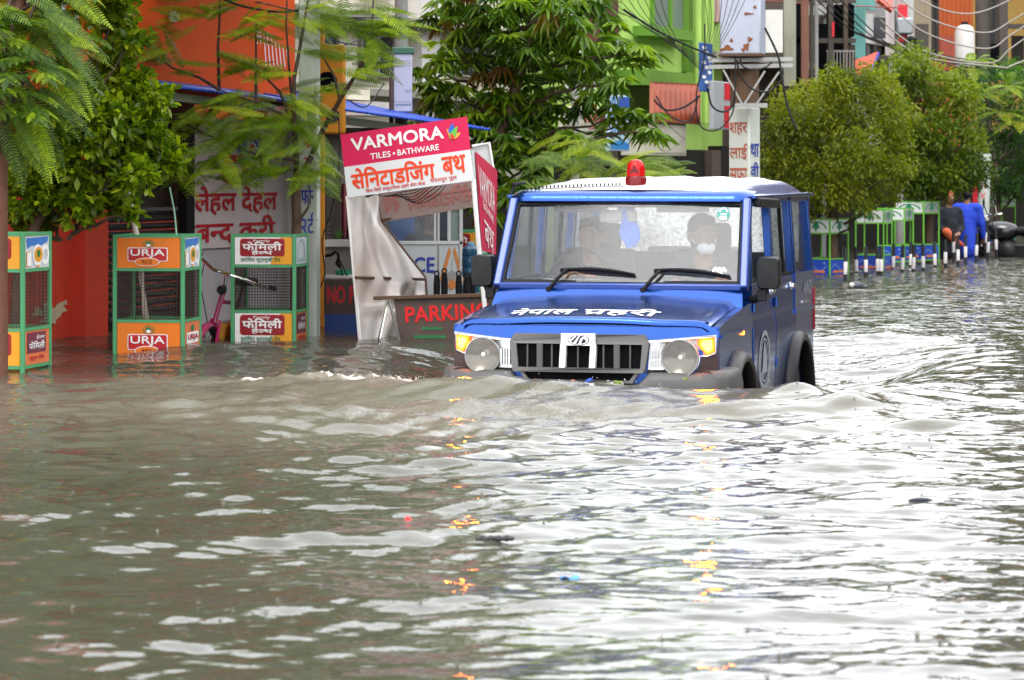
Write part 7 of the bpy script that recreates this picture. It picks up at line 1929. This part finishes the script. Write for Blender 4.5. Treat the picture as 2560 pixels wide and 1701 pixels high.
# --- drooping long leaved tree
YM = 27.4
o = place('long_leaved_tree', 'tall tree with drooping long leaves and some bronze young tufts above the jeep', 'tree', P(1180, 800, YM))
b = MB(); limb(b, [P(1180, 860, YM), P(1190, 640, YM), P(1215, 430, YM), P(1280, 250, YM), P(1330, 80, YM), P(1340, -150, YM)], .085, .035, 12); b.build('trunk', bark, o)
blobs = [(1110, 40, 55), (1170, 20, 70), (1250, 40, 80), (1330, 40, 75), (1400, 30, 70), (1120, 130, 45), (1190, 110, 70), (1280, 120, 75), (1360, 110, 70), (1450, 90, 70), (1520, 90, 55), (1560, 130, 55), (1470, 170, 70), (1400, 190, 70), (1600, 130, 40), (1230, 190, 60), (1300, 210, 60), (1130, 230, 70), (1200, 260, 75), (1290, 280, 70), (1370, 270, 50), (1100, 300, 60), (1180, 340, 75), (1270, 360, 80), (1350, 330, 70), (1420, 350, 50), (1150, 410, 60), (1240, 430, 65), (1330, 410, 50), (1460, 250, 40), (1530, 210, 45), (1560, 290, 45), (1610, 300, 45), (1640, 320, 25), (1500, 340, 22), (1260, 480, 50), (1200, 500, 50), (1300, -40, 80), (1180, -50, 80), (1420, -40, 70), (1480, 20, 40), (1060, 210, 30), (1040, 170, 22), (1290, 460, 45), (1090, 380, 40)]
b = MB()
L, Lr = Leaves(), Leaves()
for k, (x, y, r_) in enumerate(blobs):
    q = P(x, y, YM + random.uniform(-.45, .45)); t0 = P(1240 + (x - 1240) * .25, max(-100, min(520, y + 50)), YM)
    limb(b, wob(t0, q, 6, .05, k + 50), .018, .005, 6)
    s = YM / F * r_
    n = int(7.5 * (r_ / 50) ** 1.75) + 2
    c = unit(rng.normal(size=(n, 3))) * (rng.random((n, 1)) ** .4) * s + np.array(q)
    for p in c:
        kk = 11; th = np.linspace(0, 2 * math.pi, kk, endpoint=False) + rng.random() * 6
        ax = unit(rng.normal(0, .35, 3) + np.array([0, -.1, .4]))
        d = np.stack([np.cos(th), np.sin(th), rng.uniform(-.35, .25, kk)], 1) + ax * .25
        L.tone = Lr.tone = rng.random()
        tgt = Lr if rng.random() < (.09 if (x < 1330 and y < 230) else .02) else L
        blades(tgt, np.repeat(p[None], kk, 0), d, rng.uniform(.12, .21, kk), rng.uniform(.030, .042, kk), rng.uniform(.25, .95) if tgt is L else 1.3, .18)
b.build('branches', twigm, o)
L.build('crown', mango_m, o); Lr.build('young_foliage', mango_r, o)['label'] = 'bronze and brown young leaves'
# --- low ferny saplings behind the jeep roof
for nm, px, py, Yq, sps in (('feathery leaved sapling behind the jeep roof next to the beacon', 1560, 480, 25.6, [((1500, 440), (1640, 410)), ((1520, 450), (1420, 400)), ((1560, 440), (1690, 440)), ((1600, 420), (1700, 410)), ((1500, 420), (1400, 440)), ((1640, 440), (1750, 430)), ((1560, 410), (1480, 385)), ((1600, 450), (1560, 400)), ((1480, 400), (1380, 420))]),
                          ('feathery leaved sapling low beside the torn booth and jeep roof', 1420, 500, 25.2, [((1400, 440), (1500, 390)), ((1420, 420), (1330, 380)), ((1450, 380), (1540, 365)), ((1380, 400), (1300, 420)), ((1450, 370), (1520, 400)), ((1400, 460), (1340, 440)), ((1360, 380), (1440, 350))])):
    o = place('feathery_sapling', nm, 'sapling', P(px, py + 160, Yq))
    b = MB(); limb(b, [P(px, 780, Yq), P(px + 5, py, Yq), P(px, py - 60, Yq)], .02, .008, 7); b.build('trunk', bark, o)
    L = Leaves()
    for (x0, y0), (x1, y1) in sps:
        for rep in range(4):
            j = 0 if rep == 0 else 1; Y2 = Yq + rng.normal(0, .2)
            a = np.array(P(x0 + rng.normal(0, 18) * j, y0 + rng.normal(0, 16) * j, Y2)); e = np.array(P(x1 + rng.normal(0, 20) * j, y1 + rng.normal(0, 16) * j, Y2 - .2))
            v = e - a; ln = np.linalg.norm(v); comb(L, a, v / ln + np.array([0, 0, .35]), ln * 1.03, .062, .35, .013, .007, up=np.array([0, -.6, .8]))
    L.build('crown', fern_m, o)
# --- trees along the far pavement
def clump_tree(label, px, pyb, Y, blobs, m_, leaf, wd, dens, name, droop=.25, flat=1.0):
    o = place(name, label, 'tree', P(px, pyb, Y), 'trees along the far pavement')
    top = min(y for _, y, _ in blobs)
    b = MB(); limb(b, [P(px, pyb + 20, Y), P(px + 4, (pyb + top) * .5 + 60, Y), P(px, (pyb + top) / 2 - 20, Y)], .07, .04, 9); b.build('trunk', bark, o)
    b = MB(); L = Leaves()
    for k, (x, y, r_) in enumerate(blobs):
        q = P(x, y, Y + random.uniform(-.6, .6)); limb(b, wob(P(px + (x - px) * .2, min(pyb - 60, y + 70), Y), q, 6, .06, k), .02, .005, 5)
        s = Y / F * r_; n = int(dens * (r_ / 50) ** 1.8)
        dirs = unit(rng.normal(size=(n, 3))); rad = rng.random((n, 1)) ** .5
        lump = 1 + .25 * np.sin(5 * dirs[:, :1] + k) * np.cos(4 * dirs[:, 2:3] + 2 * k)
        c = dirs * rad * lump * s * np.array([1, 1, .9]) + np.array(q)
        d = unit(dirs + rng.normal(0, .6, (n, 3)))
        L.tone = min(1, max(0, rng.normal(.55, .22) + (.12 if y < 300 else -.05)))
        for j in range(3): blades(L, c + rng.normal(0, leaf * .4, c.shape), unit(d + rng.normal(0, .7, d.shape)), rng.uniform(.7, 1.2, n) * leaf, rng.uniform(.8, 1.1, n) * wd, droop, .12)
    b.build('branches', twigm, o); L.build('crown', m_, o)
    return o
clump_tree('olive green small leaved tree directly behind the jeep', 2080, 690, 36.8, [(1960, 260, 45), (2020, 240, 55), (2080, 220, 55), (2140, 210, 55), (2200, 220, 60), (1940, 320, 50), (2000, 320, 65), (2070, 300, 70), (2140, 290, 75), (2220, 290, 70), (1930, 400, 45), (1990, 400, 70), (2060, 380, 75), (2140, 380, 80), (2220, 370, 70), (1950, 470, 55), (2020, 470, 65), (2100, 460, 70), (2180, 450, 70), (2250, 430, 50), (2100, 500, 30), (1965, 505, 26), (2040, 528, 24), (2165, 522, 26), (2235, 490, 26), (2090, 185, 28), (2180, 180, 30), (1925, 440, 25)], olive_m, .066, .026, 200, 'small_leaved_tree')
clump_tree('mid green tree with rounded clumps behind the bollards', 2320, 690, 41.5, [(2260, 150, 40), (2300, 160, 45), (2270, 210, 55), (2330, 210, 50), (2300, 270, 60), (2360, 270, 50), (2270, 330, 60), (2340, 330, 65), (2400, 310, 45), (2270, 400, 60), (2340, 390, 65), (2410, 370, 55), (2300, 450, 60), (2370, 440, 60), (2430, 420, 45), (2330, 470, 30), (2280, 125, 22), (2440, 340, 30), (2230, 270, 50), (2235, 340, 55), (2230, 410, 50), (2420, 240, 50), (2435, 430, 55), (2380, 210, 45), (2240, 190, 35)], green_m, .085, .036, 150, 'round_crowned_tree')
o = clump_tree('dark feathery crowned tree at the right end of the far pavement', 2490, 690, 47.5, [(2430, 200, 45), (2480, 190, 50), (2540, 200, 55), (2600, 200, 60), (2450, 260, 55), (2510, 260, 60), (2570, 260, 60), (2640, 270, 70), (2470, 330, 60), (2530, 330, 60), (2590, 330, 60), (2650, 350, 70), (2460, 400, 55), (2530, 400, 60), (2600, 400, 60), (2500, 460, 50), (2560, 460, 55), (2630, 440, 60), (2400, 190, 30), (2520, 165, 35)], leafmat('deep_green_leaf', [(.014, .05, .009), (.03, .085, .012), (.055, .13, .015), (.10, .20, .02)], .4, .4), .075, .026, 130, 'dark_crowned_tree', .5)
L = Leaves()
for x, y, ln in ((2455, 235, .55), (2520, 215, .5), (2500, 280, .6), (2420, 170, .5), (2550, 300, .6), (2440, 150, .4)):
    for j in range(9):
        th = j / 9 * 6.28 + rng.random(); comb(L, np.array(P(x, y, 46.6)), np.array([math.cos(th), -.3 + .35 * math.sin(th), .22 + .2 * math.sin(th)]), ln * rng.uniform(.75, 1.05), .12, .5, .03, .017)
L.build('feathery_sprays', fern_m, o)
# trees across the street outside the frame, seen only as reflections in the jeep's flank
for k in range(4):
    c = FP(271, 0) - NDIR * 13.5 + UDIR * (10 + 9 * k); o = place('street_tree', 'leafy tree standing across the street from the shops', 'tree', (c.x, c.y, -.6), 'trees across the street')
    b = MB(); limb(b, [(c.x, c.y, -.7), (c.x, c.y, 2), (c.x + .1, c.y, 3.2)], .12, .07, 8); b.build('trunk', bark, o)
    L = Leaves(); n = 2600; d = unit(rng.normal(size=(n, 3))); p = d * (rng.random((n, 1)) ** .4) * np.array([1.7, 1.7, 1.3]) + np.array([c.x, c.y, 3.6])
    blades(L, p, d + rng.normal(0, .5, d.shape), rng.uniform(.2, .3, n), .12, .3, .1); L.build('crown', green_m, o)
# ------------------------------------------------------------------ cables
cabm = mat('black_cable', (.012, .012, .013), .5, var=.2); cabg = mat('weathered_pale_cable', (.30, .27, .24), .6, var=.2); cabr = mat('faded_red_cable', (.30, .07, .06), .6)
def cable(label, pts, r_, m_=cabm, sag=0, group='overhead cables'):
    """pts: (photo column, photo row, distance); a hanging run through them"""
    V = [P(*p) for p in pts]; out = []
    for i in range(len(V) - 1):
        for k in range(14):
            t = k / 14; q = V[i].lerp(V[i + 1], t)
            if len(V) > 2:
                a = V[max(i - 1, 0)]; d = V[min(i + 2, len(V) - 1)]
                q = .5 * ((2 * V[i]) + (V[i + 1] - a) * t + (2 * a - 5 * V[i] + 4 * V[i + 1] - d) * t * t + (3 * V[i] - a - 3 * V[i + 1] + d) * t ** 3)
            out.append(q - Vector((0, 0, sag * 4 * t * (1 - t))))
    out.append(V[-1])
    b = MB(); b.tube(out, r_, 5, cap=False)
    o = b.build('cable', m_, None, smooth=180)
    tag(o, label, 'cable', group); return o
C1 = 'thick black cable drooping beside the transformer box'
cable('thick black cable slanting down from the transformer box to the olive tree', [(1912, 70, 34), (1945, 140, 34), (1955, 200, 34), (1970, 270, 34), (1992, 325, 34)], 0.0136, group=None)
cable('thick black loop hanging under the cross arm of the transformer post', [(1842, 150, 33.9), (1852, 190, 33.9), (1885, 225, 33.9), (1925, 228, 33.9), (1955, 200, 33.9)], 0.0124, group=None)
cable('short black lead curling from the transformer base to the cross arm', [(1850, 140, 33.8), (1856, 165, 33.8), (1885, 175, 33.8), (1915, 168, 33.8), (1930, 155, 33.8)], 0.0112, group=None)
cable('black cable running down the face of the transformer post', [(1838, 145, 33.8), (1838, 210, 33.8), (1832, 280, 33.8), (1800, 322, 33.8), (1765, 325, 33.8), (1745, 300, 33.8), (1742, 230, 33.8), (1760, 150, 33.8), (1762, 60, 33.8)], 0.0087, group=None)
cable('thick black cable bundle sweeping down across the lime building', [(1560, 25, 31), (1640, 75, 32), (1720, 115, 33), (1790, 143, 34)], 0.0124, group=None)
cable('dark cable sagging before the orange shop awning', [(1635, 250, 33), (1665, 275, 33), (1710, 268, 33), (1750, 240, 33)], 0.0124, group=None)
cable('thin cable loop below the orange shop awning', [(1640, 240, 33), (1670, 285, 33), (1715, 305, 33), (1735, 285, 33), (1745, 240, 33)], .010, group=None)
cable('small black cable loop beside the grey and red sign', [(1770, 230, 33.5), (1780, 265, 33.5), (1805, 280, 33.5), (1830, 268, 33.5), (1838, 230, 33.5)], .012, group=None)
lab = 'thin black cable among the bundle over the lime building'
for k in range(9):
    cable(lab, [(1440 + 24 * k, -40 - 8 * k, 30), (1570 + 14 * k, 40 + 5 * k, 32), (1772, 140 + 6 * k, 34)], .0038, group='thin cables over the lime building', sag=.05)
lab = 'thin black cable fanning up from the blue cloth banner'
for k in range(8):
    cable(lab, [(1762 + 2 * k, 125 + 4 * k, 33.6), (1770 + 9 * k, 60, 33.6), (1750 + 20 * k, -60, 33.6)], .0036, group='thin cables above the cloth banner')
for k, (y0, ym, y1, xm) in enumerate(((-30, 35, -40, 2420), (-10, 82, 22, 2455), (30, 122, 50, 2460), (90, 158, 80, 2470), (110, 168, 160, 2500))):
    cable('pale sagging cable looping over the trees, ' + ('topmost', 'second from the top', 'middle one', 'second from the bottom', 'lowest')[k], [(2200, y0 - 40, 44), (2310, y0 + (ym - y0) * .55, 44), (xm, ym, 44), (2530, (ym + y1) / 2, 44), (2640, y1 - 40, 44)], .012, cabg, group='pale cables at the street end')
for k in range(5):
    cable('thin dark cable crossing the old houses', [(1980 + 20 * k, -40, 40), (2110 + 30 * k, 70 + 12 * k, 42), (2260 + 20 * k, 120 + 8 * k, 44), (2420, 150 + 10 * k, 46)], .009, group='thin cables across the old houses')
cable('thick dark cable crossing from the meter box to the small transformer', [(2080, 50, 44), (2150, 85, 44.5), (2250, 118, 45), (2400, 160, 47), (2600, 168, 50)], 0.0112, group=None)
cable('faded red cable crossing above the old house', [(1910, 2, 40), (2060, 12, 42), (2260, 20, 44)], .009, cabr, group=None)
for k, (x0, y0, x1, y1) in enumerate(((600, 10, 850, 60), (620, 0, 1000, 45), (760, 60, 1060, 48), (780, 75, 900, 100), (800, 90, 1000, 70), (870, 250, 960, 210))):
    cable('thin black cable strung behind the feathery tree', [(x0, y0, 24.5), ((x0 + x1) / 2, (y0 + y1) / 2 + 12 + 5 * k, 25), (x1, y1, 25.5)], .006, group='thin cables behind the feathery tree')
cable('black cable bundle crossing high over the orange fascia', [(520, -20, 22), (600, 14, 22.5), (700, 30, 23), (780, 20, 23.2)], 0.0099, group=None)
cable('thin wire hanging before the kiosk counter', [(846, 280, 24), (848, 400, 24), (830, 520, 24), (806, 600, 24), (812, 680, 24), (800, 720, 24)], .006, group=None)
# ------------------------------------------------------------------ splash of the bow wave and the rain
wdrop, n_, l_, b_ = nodes('splash_water')
b_.inputs['Base Color'].default_value = (.62, .58, .52, 1); b_.inputs['Roughness'].default_value = .12; b_.inputs['IOR'].default_value = 1.33
r = np.random.default_rng(9)
b = MB()
def toworld(lx, ly): return VX0 + lx * vc + ly * vs_, VD - lx * vs_ + ly * vc
def dropat(lx, ly, z, s):
    X, Y = toworld(lx, ly)
    b.add([(X - s, Y, z), (X, Y - s, z), (X + s, Y, z), (X, Y + s, z), (X, Y, z + s * 1.3), (X, Y, z - s * 1.1)], [(0, 1, 4), (1, 2, 4), (2, 3, 4), (3, 0, 4), (1, 0, 5), (2, 1, 5), (3, 2, 5), (0, 3, 5)])
cent = [(-1.0, -.05, .22, 150), (-.6, -.14, .3, 120), (-1.35, -.2, .3, 90), (-.2, -.18, .4, 80), (.2, -.16, .3, 40), (.95, 3.0, .12, 30)]
for cx, cy, sg, n in cent:
    q = r.normal(0, 1, (n, 2)) * sg * np.array([1, .35]) + np.array([cx, cy])
    X, Y = VX0 + q[:, 0] * vc + q[:, 1] * vs_, VD - q[:, 0] * vs_ + q[:, 1] * vc
    hh, _, _ = water_height(X[None], Y[None])
    for k in range(n): dropat(q[k, 0], q[k, 1], hh[0, k] + abs(r.normal(0, .022)) + .003, r.uniform(.0015, .0036))
for lx, ly, dx, h_ in ((-.47, -.16, .06, .085), (-.22, -.12, -.05, .075), (-.16, -.13, .04, .05), (-.8, -.05, .05, .05), (-1.05, .0, -.06, .06)):
    X, Y = toworld(lx, ly); z0 = water_z(X, Y)
    pts = [Vector((X + dx * t, Y - .03 * t, z0 - .01 + h_ * (1.5 * t - .5 * t * t))) for t in [k / 7 for k in range(8)]]
    b.tube(pts, [.009, .007, .005, .005, .004, .004, .006, .004], 7)
kind(b.build('bow_splash', wdrop, None, smooth=60), 'stuff')
b = MB(); n = 90
Y = 6.5 * (34 / 6.5) ** r.random(n); X = (r.random(n) * 2 - 1) * Y * .18
hh, _, _ = water_height(X[None], Y[None])
lx = (X - VX0) * vc - (Y - VD) * vs_; ly = (X - VX0) * vs_ + (Y - VD) * vc
for k in range(n):
    if abs(lx[k]) < .95 and -.1 < ly[k] < 4.3: continue
    c = Vector((X[k], Y[k], hh[0, k])); h_ = r.uniform(.008, .020)
    b.tube([c, c + Vector((0, 0, h_ * .6)), c + Vector((.001, 0, h_))], [.0028, .0011, .0016], 5)
    for j in range(3):
        a = r.random() * 6.28; b.tube([c, c + Vector((.010 * math.cos(a), .010 * math.sin(a), .008))], [.0022, .0012], 4)
kind(b.build('rain_splash', mat('rain_drop_water', (.16, .15, .12), .1), None), 'stuff')
